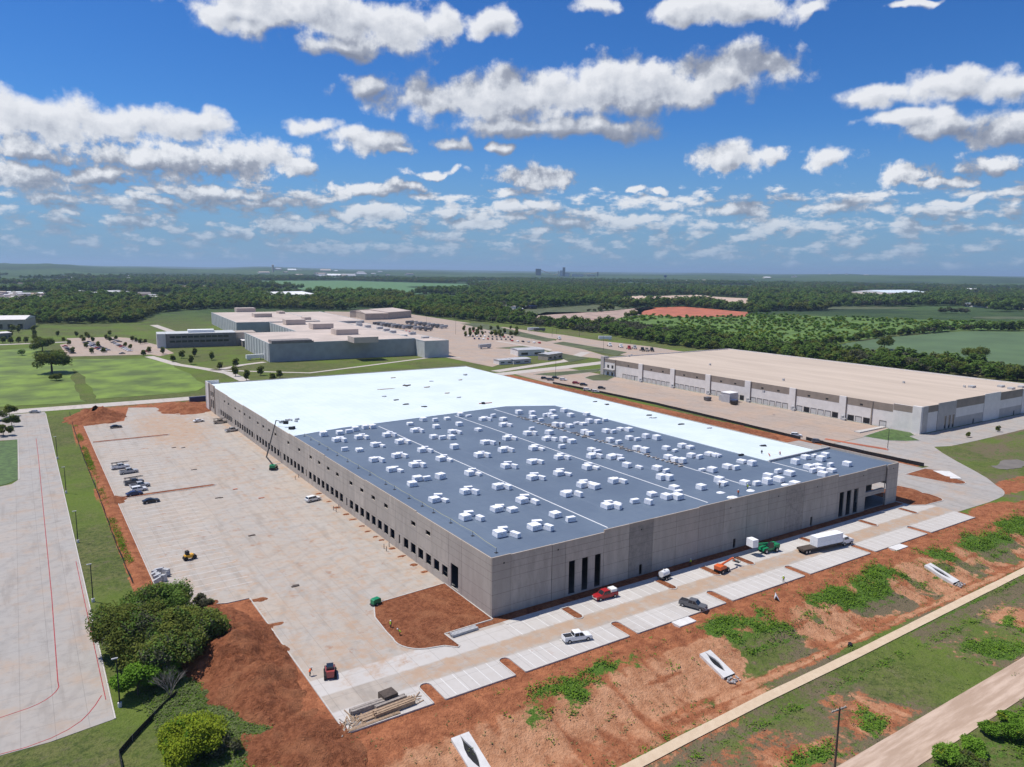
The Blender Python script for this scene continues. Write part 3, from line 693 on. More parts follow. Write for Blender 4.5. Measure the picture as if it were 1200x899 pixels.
# ------------------------------------------------------------------ buildings
def wall_panel(u0, u1, z0, z1, holes, t, axis, at, sgn):
    """a cast panel with real openings. axis 'x': runs along Y at X=at (outer face), 'y': runs along X at Y=at; sgn = direction of thickness"""
    us = sorted({u0, u1, *[h[0] for h in holes], *[h[1] for h in holes]}); zs = sorted({z0, z1, *[h[2] for h in holes], *[h[3] for h in holes]})
    us = [u for u in us if u0 <= u <= u1]; zs = [z for z in zs if z0 <= z <= z1]
    solid = lambda i, j: 0 <= i < len(us)-1 and 0 <= j < len(zs)-1 and not any(h[0] < (us[i]+us[i+1])/2 < h[1] and h[2] < (zs[j]+zs[j+1])/2 < h[3] for h in holes)
    P = (lambda u, d, z: (at+sgn*d, u, z)) if axis == 'x' else (lambda u, d, z: (u, at+sgn*d, z))
    b = MB()
    for i in range(len(us)-1):
        for j in range(len(zs)-1):
            if not solid(i, j): continue
            a, c, e, f = us[i], us[i+1], zs[j], zs[j+1]
            b.add([P(a,0,e),P(c,0,e),P(c,0,f),P(a,0,f)], [(0,1,2,3)]); b.add([P(a,t,e),P(a,t,f),P(c,t,f),P(c,t,e)], [(0,1,2,3)])
            if not solid(i-1, j): b.add([P(a,0,e),P(a,0,f),P(a,t,f),P(a,t,e)], [(0,1,2,3)])
            if not solid(i+1, j): b.add([P(c,0,e),P(c,t,e),P(c,t,f),P(c,0,f)], [(0,1,2,3)])
            if not solid(i, j-1): b.add([P(a,0,e),P(a,t,e),P(c,t,e),P(c,0,e)], [(0,1,2,3)])
            if not solid(i, j+1): b.add([P(a,0,f),P(c,0,f),P(c,t,f),P(a,t,f)], [(0,1,2,3)])
    return b
BW, BL = 152.9, 275.8
wh = empty('grey_warehouse', (0, 0, 0)); tag(wh, 'long unfinished grey concrete warehouse with a half white and half blue roof', 'warehouse')
doors = [21.9, 26.05, 30.2, 34.35, 38.5, 42.65, 50.9, 55.0, 59.15, 63.3, 67.45, 71.6, 75.7, 79.8, 88.0, 91.95, 96, 100.2, 104.3, 108.4, 112.5, 116.8, 125, 129.1, 133.2, 137.3, 141.5, 145.6,
         153.5, 157.6, 161.7, 165.8, 170.0, 174.1, 178.3, 182.5, 190.6, 194.6, 198.5, 202.4, 206.3, 210.4, 214.4, 218.5, 227.2, 231.0, 234.8, 238.7, 242.6, 246.7]
holes = [(14.2, 17.7, .5, 6.1)] + [(d-2.75, d, 1.75, 4.35) for d in doors]
holes += [(y-.9, y, 1.75, 4.2) for y in (45.6, 82.6, 120.0, 149.4, 186.4, 222.8, 250.2)]
holes += [(y-2.4, y, 9.0, 10.15) for y in (30.2, 38.2, 54.7, 63.2, 71.4, 79.7, 90.9, 98.9, 107.4, 115.7, 127.9, 140.2, 156.3, 164.8, 172.9, 180.9, 193.2, 201.9, 210, 218, 230.6, 238.4)]
jl = [0.3, 12.7, 18.7, 27.0, 35.3, 43.5, 47.4, 51.5, 59.8, 68.0, 76.3, 80.9, 84.5, 92.6, 100.8, 109.0, 117.6, 121.6, 129.8, 138, 146.2, 150.2, 158.2, 166.5, 174.7, 183.2, 187.3, 195.2, 203.0, 211.0, 219.2, 223.6, 231.6, 239.4, 247.4, 251.2, 258, BL]
for a, c in zip(jl[:-1], jl[1:]):
    top = 13.0+(.22 if int(a/33) % 2 else 0)
    hs_ = [h for h in holes if a-.01 <= h[0] and h[1] <= c+.01 or (h[0] < c and h[1] > a)]
    if a >= 258: hs_ = [(260.5, 263, 2.0, 6.4), (264.5, 267, 2.0, 6.4), (260.5, 263, 8, 10.5), (264.5, 267, 8, 10.5)]; top = 14.0
    wall_panel(a+.04, c-.04, -.25, top, hs_, .28, 'x', 0.0, 1).build('wall_panel', M['tilt'], wh)
# far left corner tower: dark pilasters and a white return
for y in (257.6, 268.6): b = MB(); b.box(-.22, y, 0, -.003, y+1.7, 13.95); b.build('pilaster', M['brown_band'], wh)
b = MB(); b.box(-.55, BL-.3, 0, 6, BL+.4, 14.4); b.box(-.4, 270.3, 0, -.003, BL-.32, 14.2); b.build('corner_return', M['white_wall'], wh)
rh = [(20.3, 22.1, .25, 8.1), (24.05, 25.85, .25, 8.1), (27.8, 29.6, .25, 8.1), (41.7, 42.65, .1, 2.7), (75.2, 76.2, .1, 2.6), (108.3, 109.25, .1, 2.8), (121.9, 124.1, .25, 7.9), (125.5, 127.8, .25, 7.9), (129.2, 131.5, .25, 7.9), (136, 146.7, .0, 4.2), (136, 146.7, 5.5, 7.8)]
jr = [0, 4.8, 15.6, 19.3, 30.4, 38.2, 45.8, 53.7, 61.7, 71.0, 80.1, 88.9, 96.5, 104.5, 112.8, 120.7, 135.4, 146.75, BW]
for a, c in zip(jr[:-1], jr[1:]):
    top = 12.95 if a < 30 else (13.55 if a < 61 else (13.75 if a < 120 else 13.0)); top = 13.15 if a < 4 else top
    t = .28; off = 0.0
    if 4.5 < a < 15: off = .10
    if 135 < a < 146: off = .45
    mt = M['tilt_b'] if round(a, 1) in (38.2, 96.5) else M['tilt']
    wall_panel(a+.04, c-.04, -.25, top, [h for h in rh if h[0] < c and h[1] > a], t, 'y', off, 1).build('wall_panel', mt, wh)
for k, a in enumerate(np.arange(0, BL-1, 9.2)):
    y0, y1 = max(.3, a), min(BL-.3, a+9.2)
    wall_panel(y0+.02, y1-.02, -.25, 13.2 if y0 < 24 else 11.1+1.6*(y0/BL)**2, [(1.8, 8.3, 0, 5.2)] if k == 0 else [], .28, 'x', BW, -1).build('wall_panel', M['tilt'], wh)
for a in np.arange(.3, BW-1, 9.54): wall_panel(a+.02, a+9.52, -.25, 13.0, [], .28, 'y', BL, -1).build('wall_panel', M['tilt'], wh)
for x in (3.0, 17.2, 42.0, 73.5, 93, 110.5, 133.5, 150): b = MB(); b.box(x-.16, -.03 if not 4.8 < x < 15.6 else .05, 11.3, x+.16, -.002, 11.65); b.build('scupper', M['black'], wh)  # black boxes on the face stand in for the dark scupper holes
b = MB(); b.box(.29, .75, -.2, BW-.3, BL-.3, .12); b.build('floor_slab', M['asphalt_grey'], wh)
# two steel-grey columns and beams inside the open right corner
b = MB(); b.box(136, 1.0, 4.25, 146.7, 1.4, 5.45); b.box(140.9, 6, 0, 141.4, 6.5, 12); b.box(134.6, 6.0, 0, 135.0, 6.5, 12); b.build('steel_frame', M['steel'], wh)
RZ = 12.45
blue = [(.29, .75), (BW-.29, .75), (BW-.29, 24.5), (119.0, 23.2), (119.2, 138.0), (99, 147.4), (60, 143.8), (21, 140.5), (.29, 135.6)]
white = [(.29, 135.6), (21, 140.5), (60, 143.8), (99, 147.4), (119.2, 138.0), (119.2, BL-.29), (.29, BL-.29)]
b = MB(); b.prism(blue, RZ-.35, RZ); b.build('blue_roof', M['blue_roof'], wh)
b = MB(); b.prism(white, RZ-.35, RZ+.16); b.build('white_roof', M['white_roof'], wh)
xs_ = (119.2, BW-.29); ys_ = (24.3, 90, 150, 210, BL-.29); b = MB()
vs = [(x, y, RZ+.16-(0 if x < 120 else 1.75*(1-(y/BL)**2)+.1)) for y in ys_ for x in xs_]; vs += [(x, y, z-.35) for x, y, z in vs]
b.add(vs, [(2*k, 2*k+1, 2*k+3, 2*k+2) for k in range(4)]+[(10+2*k, 12+2*k, 13+2*k, 11+2*k) for k in range(4)]+[(2*k, 2*k+2, 12+2*k, 10+2*k) for k in range(4)]+[(2*k+1, 11+2*k, 13+2*k, 2*k+3) for k in range(4)]+[(0, 10, 11, 1), (8, 9, 19, 18)]); b.build('white_roof', M['white_roof'], wh)
b = MB(); b.prism([(119.2, 23.0), (BW-.29, 24.0), (BW-.29, 24.28), (119.2, 24.28)], 10.8, RZ); b.build('roof_step', M['steel'], wh)
b = MB(); b.obox((136, 24.0, RZ+.32), (33.5, .5, .66), R(2.1)); b.build('roof_curb', M['steel'], wh)
for i, (x, y0, y1) in enumerate([(34.0, 3.0, 136.5), (69.2, 4.0, 140.0), (91.0, 8.0, 144.0), (119.5, 9.5, 22.6)]):
    b = MB(); b.box(x-.13, y0, RZ, x+.13, y1, RZ+.10); b.build('roof_seam', M['white_steel'], wh)
# wh details: dock pads of loose soil left at the wall foot are built with the debris below

# ---- the finished white and brown warehouse
HX, HY0, HL, HW, HH = 263.6, 51.3, 225.8, 132.0, 12.4
w2 = empty('finished_warehouse', (HX, HY0, 0)); tag(w2, 'finished white and brown warehouse with a wide tan roof and rows of dock doors', 'warehouse')
L2 = lambda y: y-HY0
door_me = {}
def dock_door(x, y, z0, w, h, mt, opened=False):
    k = (w, h, opened)
    if k not in door_me:
        b = MB(); b.box(-.06, 0, 0, .10, w, h)
        door_me[k] = b.mesh('dock_door', mt)
        f = MB(); f.box(-.16, -.28, 0, -.01, -.02, h+.3); f.box(-.16, w+.02, 0, -.01, w+.28, h+.3); f.box(-.16, -.02, h+.02, -.01, w+.02, h+.3)
        door_me[('f',)+k] = f.mesh('dock_frame', M['dark_frame'])
    o = link('dock_door', door_me[k], w2, (x, y, z0)); link('frame', door_me[('f',)+k], o)
def bay(y0, y1, dl, wins, joints_=()):
    y0, y1 = L2(y0), L2(y1)
    hs_ = [(L2(d)-3.0, L2(d), .15, 2.75) for d in dl]
    wall_panel(y0+.02, y1-.02, -.2, 8.0, hs_, .3, 'x', .25, 1).build('wall_panel', M['white_wall'], w2)
    wall_panel(y0+.02, y1-.02, 8.0, 11.6, [(L2(w)-1.6, L2(w), 8.5, 9.5) for w in wins], .3, 'x', .2, 1).build('wall_band', M['brown_band'], w2)
    for w in wins:
        b = MB(); b.box(.32, L2(w)-1.6, 8.5, .4, L2(w), 9.5); b.build('window', M['glass'], w2)
    for d in dl:
        op = round(d, 1) in (112.9, 96.4, 87.8, 79.5, 154.9)  # opened doorways get a black panel in place of the dark interior
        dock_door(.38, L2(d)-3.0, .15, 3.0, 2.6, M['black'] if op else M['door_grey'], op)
    b = MB(); b.box(-.1, y1-.3, 0, .24, y1+.22, 11.55); b.build('downpipe', M['brown_band'], w2)
pil = [(235.2, 239.0), (206.3, 210.0), (177.1, 180.9), (147.7, 151.6), (118.3, 122.1), (89.1, 92.8)]
for a, c in pil:
    b = MB(); b.box(-.35, L2(a), 0, .5, L2(c), 11.8); p_ = b.build('pilaster', M['white_wall'], w2)
    b = MB(); b.box(-1.4, L2(a)+.6, 0, -.36, L2(a)+1.6, 2.1); b.box(-2.2, L2(a)-1.2, 0, -.4, L2(a)+.4, 1.1); b.build('dock_stair', M['steel'], w2)
for (a, c) in [(pil[i+1][1], pil[i][0]) for i in range(5)]:
    n = 6; dl = [c-.6-4.2*k for k in range(n)]
    if abs(c-118.3) < .1: dl = [117.2, 112.9, 108.8, 104.6, 100.5, 96.4]
    if abs(c-177.1) < .1: dl = [176.3, 172, 167.7, 163.4, 159.2, 154.9]
    bay(a, c, dl, [c-7, c-17.5])
bay(65.2, 75.6, [71.2], []); bay(75.8, 89.1, [87.8, 83.7, 79.5], [82.0])
bay(239, 262.4, [254.6, 250.4, 246.2, 242.6], [250])
b = MB(); b.box(-.1, L2(55.6), 0, .6, L2(65.0), 12.2); b.build('wall_panel', M['white_wall'], w2)
b = MB(); b.box(-.14, L2(55.7), 9.1, -.105, L2(64.9), 12.2); b.build('wall_band', M['brown_band'], w2)
b = MB(); b.box(-1.0, L2(51.3), 0, .6, L2(55.4), 12.6); b.build('corner_pier', M['white_wall'], w2)
hs_ = [(L2(y)-2.2, L2(y), z, z+2.3) for y in (266.5, 271) for z in (.4, 5.3)]
wall_panel(L2(262.6), L2(274), -.2, 11.6, hs_, .3, 'x', .1, 1).build('wall_panel', M['white_wall'], w2)
for h in hs_:
    b = MB(); b.box(.25, h[0], h[2], .32, h[1], h[3]); b.build('window', M['glass'], w2)
b = MB(); b.box(.02, L2(262.7), 9.3, .09, L2(273.9), 11.6); b.build('wall_band', M['brown_band'], w2)
b = MB(); b.box(-.2, L2(262.4), 0, .05, L2(262.68), 11.8); b.build('pilaster', M['brown_band'], w2)
b = MB(); b.box(-.6, L2(274), 0, 4, HL, 12.9); b.box(-1.5, L2(262.8), 4.2, -.01, L2(273.8), 4.7); b.build('corner_pier', M['grey_wall'], w2)
# end wall facing the driveway
def seg(x0, x1, z0, z1, mt, name='wall_panel', d=.25, holes=()):
    wall_panel(x0-HX+.02, x1-HX-.02, z0, z1, [(h[0]-HX, h[1]-HX, h[2], h[3]) for h in holes], .3, 'y', d, 1).build(name, M[mt], w2)
b = MB(); b.box(.62, -.2, 0, 4.6, .5, 12.7); b.build('corner_pier', M['grey_wall'], w2)
seg(268.2, 277.5, -.2, 9.4, 'white_wall'); seg(268.2, 277.5, 9.4, 12.5, 'brown_band', 'wall_band', .22)
sl_ = [(284, 285.6, .2, 6.4), (287.8, 289.5, .2, 6.4), (291.3, 293, .2, 6.4)]
seg(277.5, 294, -.2, 13.1, 'grey_wall', d=.0, holes=sl_)
for h in sl_:
    b = MB(); b.box(h[0]-HX, .12, .2, h[1]-HX, .2, 6.4); b.build('window', M['glass'], w2)
for x in (294.0, 338.2, 382):
    x1 = {294: 321.6, 338.2: 363, 382: 395.6}[x]
    seg(x, x1, -.2, 4.7, 'grey_wall', d=.27); seg(x, x1, 4.7, 9.2, 'white_wall', d=.24); seg(x, x1, 9.2, 13.3, 'brown_band', 'wall_band', .2)
    b = MB(); b.box((x+x1)/2+4-HX, .20, 0, (x+x1)/2+5-HX, .262, 2.3); b.build('door', M['dark'], w2)
seg(321.6, 338.2, -.2, 13.8, 'white_wall', d=.0); seg(363, 382, -.2, 13.4, 'white_wall', d=.0)
b = MB(); b.box(HW-.3, .6, 0, HW, HL, 12.0); b.box(.6, HL-.35, 0, HW-.32, HL-.05, 12.0); b.build('rear_wall', M['white_wall'], w2)
b = MB(); b.box(.56, .56, 10.9, HW-.32, HL-.37, 11.35); b.build('roof', M['tan_roof'], w2)
for (px, py) in [(1139, 454), (1173, 453.5), (1185, 456), (1197, 454)]:
    x, y = G(px, py, 11.4); b = MB(); b.box(x-HX-2, y-HY0-1.2, 11.35, x-HX+2, y-HY0+1.2, 12.4); b.build('roof_unit', M['steel'], w2)
for (px, py) in [(832, 428), (1059, 449), (895, 460), (918, 446), (1130, 454), (737, 418), (740, 417)]:
    x, y = G(px, py, 11.4); b = MB(); b.box(x-HX-.5, y-HY0-.5, 11.35, x-HX+.5, y-HY0+.5, 12.5); b.build('roof_vent', M['steel'], w2)
b = MB(); b.box(.3, .7, -.2, HW-.4, HL-.4, .1); b.build('floor_slab', M['kerb'], w2)
pl_ = [(235.3, 62.0), (262.6, 66.0), (262.4, 55), (258.6, 51.2), (254, 50.9), (249.8, 44.0), (243, 46.5), (237, 51.5)]
o = island('grass_island', pl_, 'triangular mown lawn at the near corner of the white and brown warehouse', 'lawn', .15, 'grass island')
for p_ in (pxs for pxs in [[(1000-315, 443), (690, 441), (738, 433), (712, 446), (695, 446)], [(625, 439), (640, 437), (708, 432), (702, 435), (650, 441)]]):
    island('grass_island', [G(*q, 0) for q in p_][::-1], 'narrow lawn strip beside the entrance of the finished warehouse' if p_[0][0] > 650 else 'long lawn sliver between the road and the paved yard', 'dull_grass', .1, 'grass island')
o = sheet('dock_ramp', [(240.5, 66.8), (263.0, 67.5), (263.0, 69.5), (240.5, 69.6)], -.02, .5, M['kerb']); tag(o, 'sloping pale concrete ramp wall by the last dock door', 'ramp')
puddle = sheet('puddle', rough_edge([G(*q, 0) for q in [(1162, 546), (1172, 550), (1183, 551), (1197, 548), (1202, 541), (1192, 538.5), (1178, 539), (1168, 542)]], 2.2, 1.5), -.05, .06, M['puddle'])

# ---- the large plant behind
PR = R(-4.5)
pt = empty('factory', (81, 452, 0), PR); tag(pt, 'sprawling blue grey factory with a pale flat roof and box penthouses', 'factory')
def pbox(name, x0, y0, x1, y1, z0, z1, mt, parent=None):
    b = MB(); b.box(x0, y0, z0, x1, y1, z1); return b.build(name, M[mt], parent or pt)
def block(x0, y0, x1, y1, h, mt='plant_wall', ribs=True):
    w = pbox('wall_block', x0, y0, x1, y1, -.2, h, mt)
    pbox('roof', x0+.4, y0+.4, x1-.4, y1-.4, h-.02, h+.12, 'plant_roof', w)
    b = MB()
    b.box(x0, y0-.12, h, x1, y0+.38, h+.55); b.box(x0-.12, y0+.4, h, x0+.38, y1, h+.55); b.box(x1-.38, y0+.4, h, x1+.12, y1, h+.55)
    b.build('parapet', M['plant_wall_light'], w)
    if ribs:
        for y in np.arange(y0+4, y1-2, 12): 
            b = MB(); b.box(x0-.25, y, 0, x0-.005, y+5.5, h-.4); b.build('wall_rib', M['plant_wall_light'], w)
    return w
block(0, 0, 119, 108, 14.0); block(46, 108.3, 119, 232, 13.6); block(13, 232.3, 100, 425, 14.2); block(100.4, 232.3, 150, 425, 13.2, ribs=False)
block(119.3, -20, 141, 6, 13.4, 'plant_wall_light', False); block(119.3, 6.3, 150, 232, 11.0, ribs=False)
for (px, py, w, h) in [(288, 366, 26, 7), (308, 372, 22, 6), (346, 380, 22, 6.5), (378, 385, 22, 6.5), (406, 392, 22, 6.5), (428, 401, 22, 6), (360, 375, 8, 4), (330, 368, 8, 4)]:
    x, y = G(px, py-1, 15); l = Matrix.Rotation(-PR, 3, 'Z') @ Vector((x-81, y-452, 0))
    pbox('roof_penthouse', l.x-w*.45, l.y-3, l.x+w*.45, l.y+14, 14.1, 14.1+h*.75, 'plant_roof')
for k in range(9):
    l = (122+random.random()*20, 20+k*24); pbox('roof_unit', l[0], l[1], l[0]+6, l[1]+4, 11, 13.5, 'steel')
b = MB(); b.box(2, -.35, 14, 34, -.13, 15.5); b.box(2.2, 1, 14.1, 33, 14, 16.2); b.build('roof_screen', M['office_wall'], pt)
b = MB(); b.box(139, -18, 1.2, 141.4, -10, 3.6); b.build('dock_canopy', M['plant_wall_light'], pt)
# two storey office with dark window bands
of = empty('office_building', (27.5, 596, 0), R(-7)); tag(of, 'low brown two storey office with dark window bands before the factory', 'office')
def obx(name, *a, mt='office_wall', parent=None):
    b = MB(); b.box(*a); return b.build(name, M[mt], parent or of)
w_ = obx('wall', 3, 0, 0, 62, 28, 12.2); obx('end_wall', -4, -1.0, 0, 2.95, 24, 12.6, mt='plant_wall_light'); obx('roof', 3.2, .3, 12.1, 61.8, 27.8, 12.45, mt='plant_wall_light')
for z in (4.6, 8.6):
    for k in range(10): obx('window', 6.2+k*5.0, -.12, z, 10.4+k*5.0, -.004, z+1.7, mt='glass')
obx('tan_wing', 62.1, 3, 0, 80, 26, 12.0, mt='tan_wall'); obx('low_wing', 66, -14, 0, 104, 2.9, 5.4, mt='office_wall'); obx('low_roof', 65.6, -14.4, 5.41, 104.4, 2.8, 5.8, mt='white_wall')
for k in range(4): obx('window', 68+k*6, -14.1, .8, 72.5+k*6, -14.004, 4.2, mt='glass')
obx('roof_unit', 22, 8, 12.46, 44, 18, 14.8, mt='white_steel')

def far_building(name, px0, py0, px1, py1, h, wall, roof, label, dep=40, cat='building', rz=None, wins=0):
    a = Vector(G(px0, py0, 0)); c = Vector(G(px1, py1, 0)); d = c-a; L = d.length
    t = empty(name, (a.x, a.y, 0), math.atan2(d.y, d.x) if rz is None else rz); tag(t, label, cat)
    b = MB(); b.box(0, 0, -.2, L, dep, h); b.build('wall', M[wall], t)
    b = MB(); b.add([(-.4,-.4,h+.01),(L+.4,-.4,h+.01),(L+.4,dep+.4,h+.01),(-.4,dep+.4,h+.01),(-.4,dep/2,h+dep*.05),(L+.4,dep/2,h+dep*.05)], [(0,1,5,4),(2,3,4,5),(0,4,3),(1,2,5),(0,3,2,1)]); b.build('roof', M[roof], t)
    for k in range(wins):
        b = MB(); u = (k+.25)*L/wins; b.box(u, -.1, 1, u+L/wins*.5, -.004, h*.55); b.build('window', M['glass'], t)
    return t
far_building('metal_building', -30, 387, 30, 386, 11, 'tan_wall', 'white_wall', 'tan metal building with a bright white roof at the left edge beyond the meadow', 60, wins=5)
far_building('warehouse_annex', 428, 375, 455, 374.5, 9, 'tan_wall', 'plant_roof', 'beige shed with a flat roof behind the trailer yard', 60)
far_building('shed', 455, 374.3, 482, 372, 10, 'tan_wall', 'plant_roof', 'beige shed standing right of the flat roofed one behind the trailer yard', 70)
far_building('shed', 0, 398, 14, 397, 6, 'office_wall', 'white_wall', 'small dark fronted building with pale pillars at the left picture edge', 16, wins=3)
far_building('long_shed', 312, 350, 370, 348.5, 8, 'white_wall', 'white_steel', 'long white roofed shed among far trees behind the factory', 110)
far_building('long_shed', 1040, 346.5, 1088, 346, 10, 'white_wall', 'white_roof', 'gleaming white industrial roof among the far woods above the tan roof', 140)
far_building('long_shed', 1163, 361, 1205, 359.5, 9, 'white_wall', 'white_roof', 'white roofed sheds in the far woods near the right edge', 60)
far_building('barn', 600, 357.2, 612, 357.2, 7, 'white_wall', 'white_steel', 'small white barn far off before the quarry', 30)
far_building('dark_shed', 612, 362.5, 622, 362, 5, 'dark', 'asphalt_grey', 'dark low shed on the scrub clearing beyond the truck road', 14)
far_building('dark_shed', 622, 362.5, 629, 362.3, 6, 'dark', 'navy', 'black container shed right of the low shed on the scrub clearing', 14)
# guard huts and site offices left of the finished warehouse
def hut(px0, py0, px1, py1, h, dep, wall, roof, label, wins=2):
    t = far_building('site_office', px0, py0, px1, py1, h, wall, roof, label, dep, 'site office', wins=wins); return t
hut(585, 427.5, 601, 426.5, 3.4, 9, 'white_wall', 'hut_grey', 'low white site office with a flat grey roof, nearest the white roof')
hut(602, 427, 622, 425.5, 3.6, 12, 'hut_grey', 'hut_grey', 'grey flat roofed site hut between two white ones beside the yard')
hut(607, 417.5, 638, 416.5, 5.2, 18, 'white_wall', 'hut_grey', 'largest pale site building with a grey roof behind the row of huts')
hut(642, 422.5, 659, 420, 4.8, 10, 'tan_wall', 'hut_grey', 'tan box shaped site hut with a dark open front, rightmost of the huts', 3)
# ------------------------------------------------------------------ vehicles
RIM = {}
def wheel_mesh(r=.38, w=.26):
    b = MB(); b.cyl((0, -w/2, 0), (0, w/2, 0), r, n=14); me = b.mesh('wheel', M['tyre'])
    b = MB(); b.cyl((0, -w/2-.012, 0), (0, w/2+.012, 0), r*.58, n=10); RIM[me.name] = b.mesh('rim', M['rim']); return me
WH, WHT = wheel_mesh(), wheel_mesh(.52, .34)
def wheels(t, xs, hw, r=.38, me=None):
    for x in xs:
        for s in (-1, 1): o = link('wheel', me or WH, t, (x, s*hw, r)); link('rim', RIM[(me or WH).name], o)
PROF = {
 'pickup': ([(-2.95,.45),(-2.95,1.10),(-2.9,1.16),(.95,1.16),(2.55,1.08),(2.88,.98),(2.95,.70),(2.92,.42)], [(-.95,1.15),(-.86,1.86),(-.7,1.92),(.55,1.92),(.75,1.88),(1.42,1.15)], .99),
 'sedan': ([(-2.35,.38),(-2.40,.78),(-2.30,.98),(-1.5,1.02),(.9,1.0),(2.05,.88),(2.33,.70),(2.35,.36)], [(-1.75,1.0),(-1.05,1.42),(-.4,1.47),(.25,1.43),(1.15,1.0)], .91),
 'suv': ([(-2.35,.42),(-2.42,.95),(-2.35,1.10),(.95,1.10),(2.15,1.0),(2.38,.80),(2.40,.40)], [(-2.25,1.08),(-2.05,1.68),(-1.8,1.75),(.25,1.75),(.45,1.70),(1.2,1.08)], .95),
}
def make_vehicle(kind, paint, name, label, group=None, rack=False, lo=False):
    body, cab, hw = PROF[kind]
    t = empty(name, (0, 0, 0)); tag(t, label, {'pickup': 'pickup truck', 'sedan': 'car', 'suv': 'car'}[kind], group)
    b = MB(); b.side(body, -hw, hw); z0 = cab[0][1]; z1 = max(z for _, z in cab)
    tp = lambda z: .97-.16*max(0, (z-z0))/(z1-z0)
    b.side(cab, -hw, hw, taper=tp)
    b.build('body', M[paint], t)
    # glazing: side panes, windscreen, rear window
    g_ = MB(); e = .012
    for s in (-1, 1):
        def q(x, z): return (x, s*(hw*tp(z)+e), z)
        zt, zb = z1-.10, z0+.07
        f = lambda z: [np.interp(z, [cab[0][1], cab[1][1]], [cab[0][0], cab[1][0]]), np.interp(z, [cab[-1][1], cab[-2][1]], [cab[-1][0], cab[-2][0]])]
        (a0, a1), (b0, b1) = f(zb), f(zt)
        mid = (a0+a1)/2-.05
        for (p, r_, u, v) in ((a0+.12, mid-.06, b0+.10, mid-.06), (mid+.06, a1-.14, mid+.06, b1-.10)):
            g_.add([q(p, zb), q(r_, zb), q(v, zt), q(u, zt)], [(0, 1, 2, 3)])
    def pane(xa, za, xb, zb, off):
        ya, yb = hw*tp(za)*.88, hw*tp(zb)*.88
        g_.add([(xa+off, -ya, za+e), (xa+off, ya, za+e), (xb+off, yb, zb+e), (xb+off, -yb, zb+e)], [(0, 1, 2, 3)])
    pane(cab[-1][0]-.04, z0+.04, cab[-2][0]+.02, cab[-2][1]-.04, .02); pane(cab[0][0], z0+.08, cab[1][0], cab[1][1]-.04, -.02)
    g_.build('window', M['glass'], t)
    if kind == 'pickup':
        d_ = MB(); d_.box(-2.78, -hw+.16, 1.165, -1.02, hw-.16, 1.175); d_.build('bed', M['dark'], t)
        r_ = MB()
        for s in (-1, 1): r_.box(-2.9, s*(hw-.14)-.07, 1.165, -.98, s*(hw-.14)+.07, 1.30)
        r_.box(-2.95, -hw+.08, 1.165, -2.83, hw-.08, 1.28); r_.build('bed_rail', M[paint], t)
    l_ = MB()
    for s in (-1, 1): l_.box(body[-2][0]-.05, s*(hw-.30)-.18, .68, body[-2][0]+.03, s*(hw-.30)+.18, .84)
    l_.build('headlight', M['lamp'], t)
    bl_ = MB(); bl_.box(body[-1][0]-.02, -hw+.06, .40, body[-1][0]+.09, hw-.06, .60); bl_.box(body[0][0]-.09, -hw+.06, .42, body[0][0]+.02, hw-.06, .62); bl_.build('bumper', M['steel'], t)
    if rack:
        k_ = MB()
        for x in (-2.6, -1.1, 1.0):
            for s in (-1, 1): k_.box(x-.04, s*.8-.04, 1.2, x+.04, s*.8+.04, 2.15)
            k_.box(x-.04, -.8, 2.15, x+.04, .8, 2.22)
        for s in (-1, 1): k_.box(-2.9, s*.8-.04, 2.22, 2.6, s*.8+.04, 2.30)
        k_.box(-2.7, -.3, 2.31, 2.9, .1, 2.40); k_.build('ladder_rack', M['dark'], t)
    wheels(t, (body[0][0]+.95, body[-2][0]-.98), hw-.06)
    return t
def car_at(kind, paint, name, label, px, py, head, group=None, rack=False):
    x, y = G(px, py, 0.0); t = make_vehicle(kind, paint, name, label, group, rack); place(t, (x, y, 0.012), head); return t
car_at('pickup', 'white_paint', 'white_pickup', 'white crew cab pickup parked in a stall by the front kerb', 676, 750, R(-14))
car_at('pickup', 'grey_paint', 'grey_pickup', 'dark grey pickup nosing over the front kerb toward the slope', 812, 712, R(-68))
rp = car_at('pickup', 'red_paint_car', 'red_pickup', 'dark red work pickup with a white loaded bed by the grey wall', 709, 700.5, R(176))
b = MB(); b.box(-2.75, -.8, 1.2, -1.2, .8, 1.95); b.build('bed_load', M['white_steel'], rp)
car_at('suv', 'white_paint', 'white_suv', 'white suv alone on the truck court beside the dock doors', 367, 587, R(12))
car_at('sedan', 'white_paint', 'white_car', 'white car near the far dirt pile, left of two pickups', 233, 494.5, R(12))
car_at('pickup', 'tan_paint', 'tan_pickup', 'tan pickup with a rack by the far end of the dock wall', 258, 496, R(4), rack=True)
car_at('pickup', 'silver_paint', 'silver_pickup', 'silver pickup closest to the far dock doors on the court', 272, 505.5, R(14))
car_at('sedan', 'black_paint', 'black_car', 'black car alone below the far left dirt mound', 136, 501.5, R(2))
car_at('sedan', 'black_paint', 'black_car', 'black car just below the long dirt island', 177, 589, R(6))
for (px, py, k, p, l, rk) in [(141, 549, 'pickup', 'white_paint', 'white pickup with a ladder rack, farthest in the parked row', True), (151, 554.5, 'pickup', 'silver_paint', 'silver pickup second from the far end of the parked row', False),
        (157, 567, 'pickup', 'grey_paint', 'dark pickup with a rack in the middle of the parked row', True), (164, 571, 'pickup', 'silver_paint', 'grey pickup showing behind the white suv in the parked row', False),
        (163, 575.5, 'suv', 'white_paint', 'white suv between the grey pickup and the dark blue car', False), (157.5, 580.5, 'sedan', 'navy', 'dark blue car nearest the long dirt island in the parked row', False)]:
    car_at(k, p, 'parked_pickup' if k == 'pickup' else 'parked_car', l, px, py, R(8), 'vehicles parked in a row on the truck court', rk)
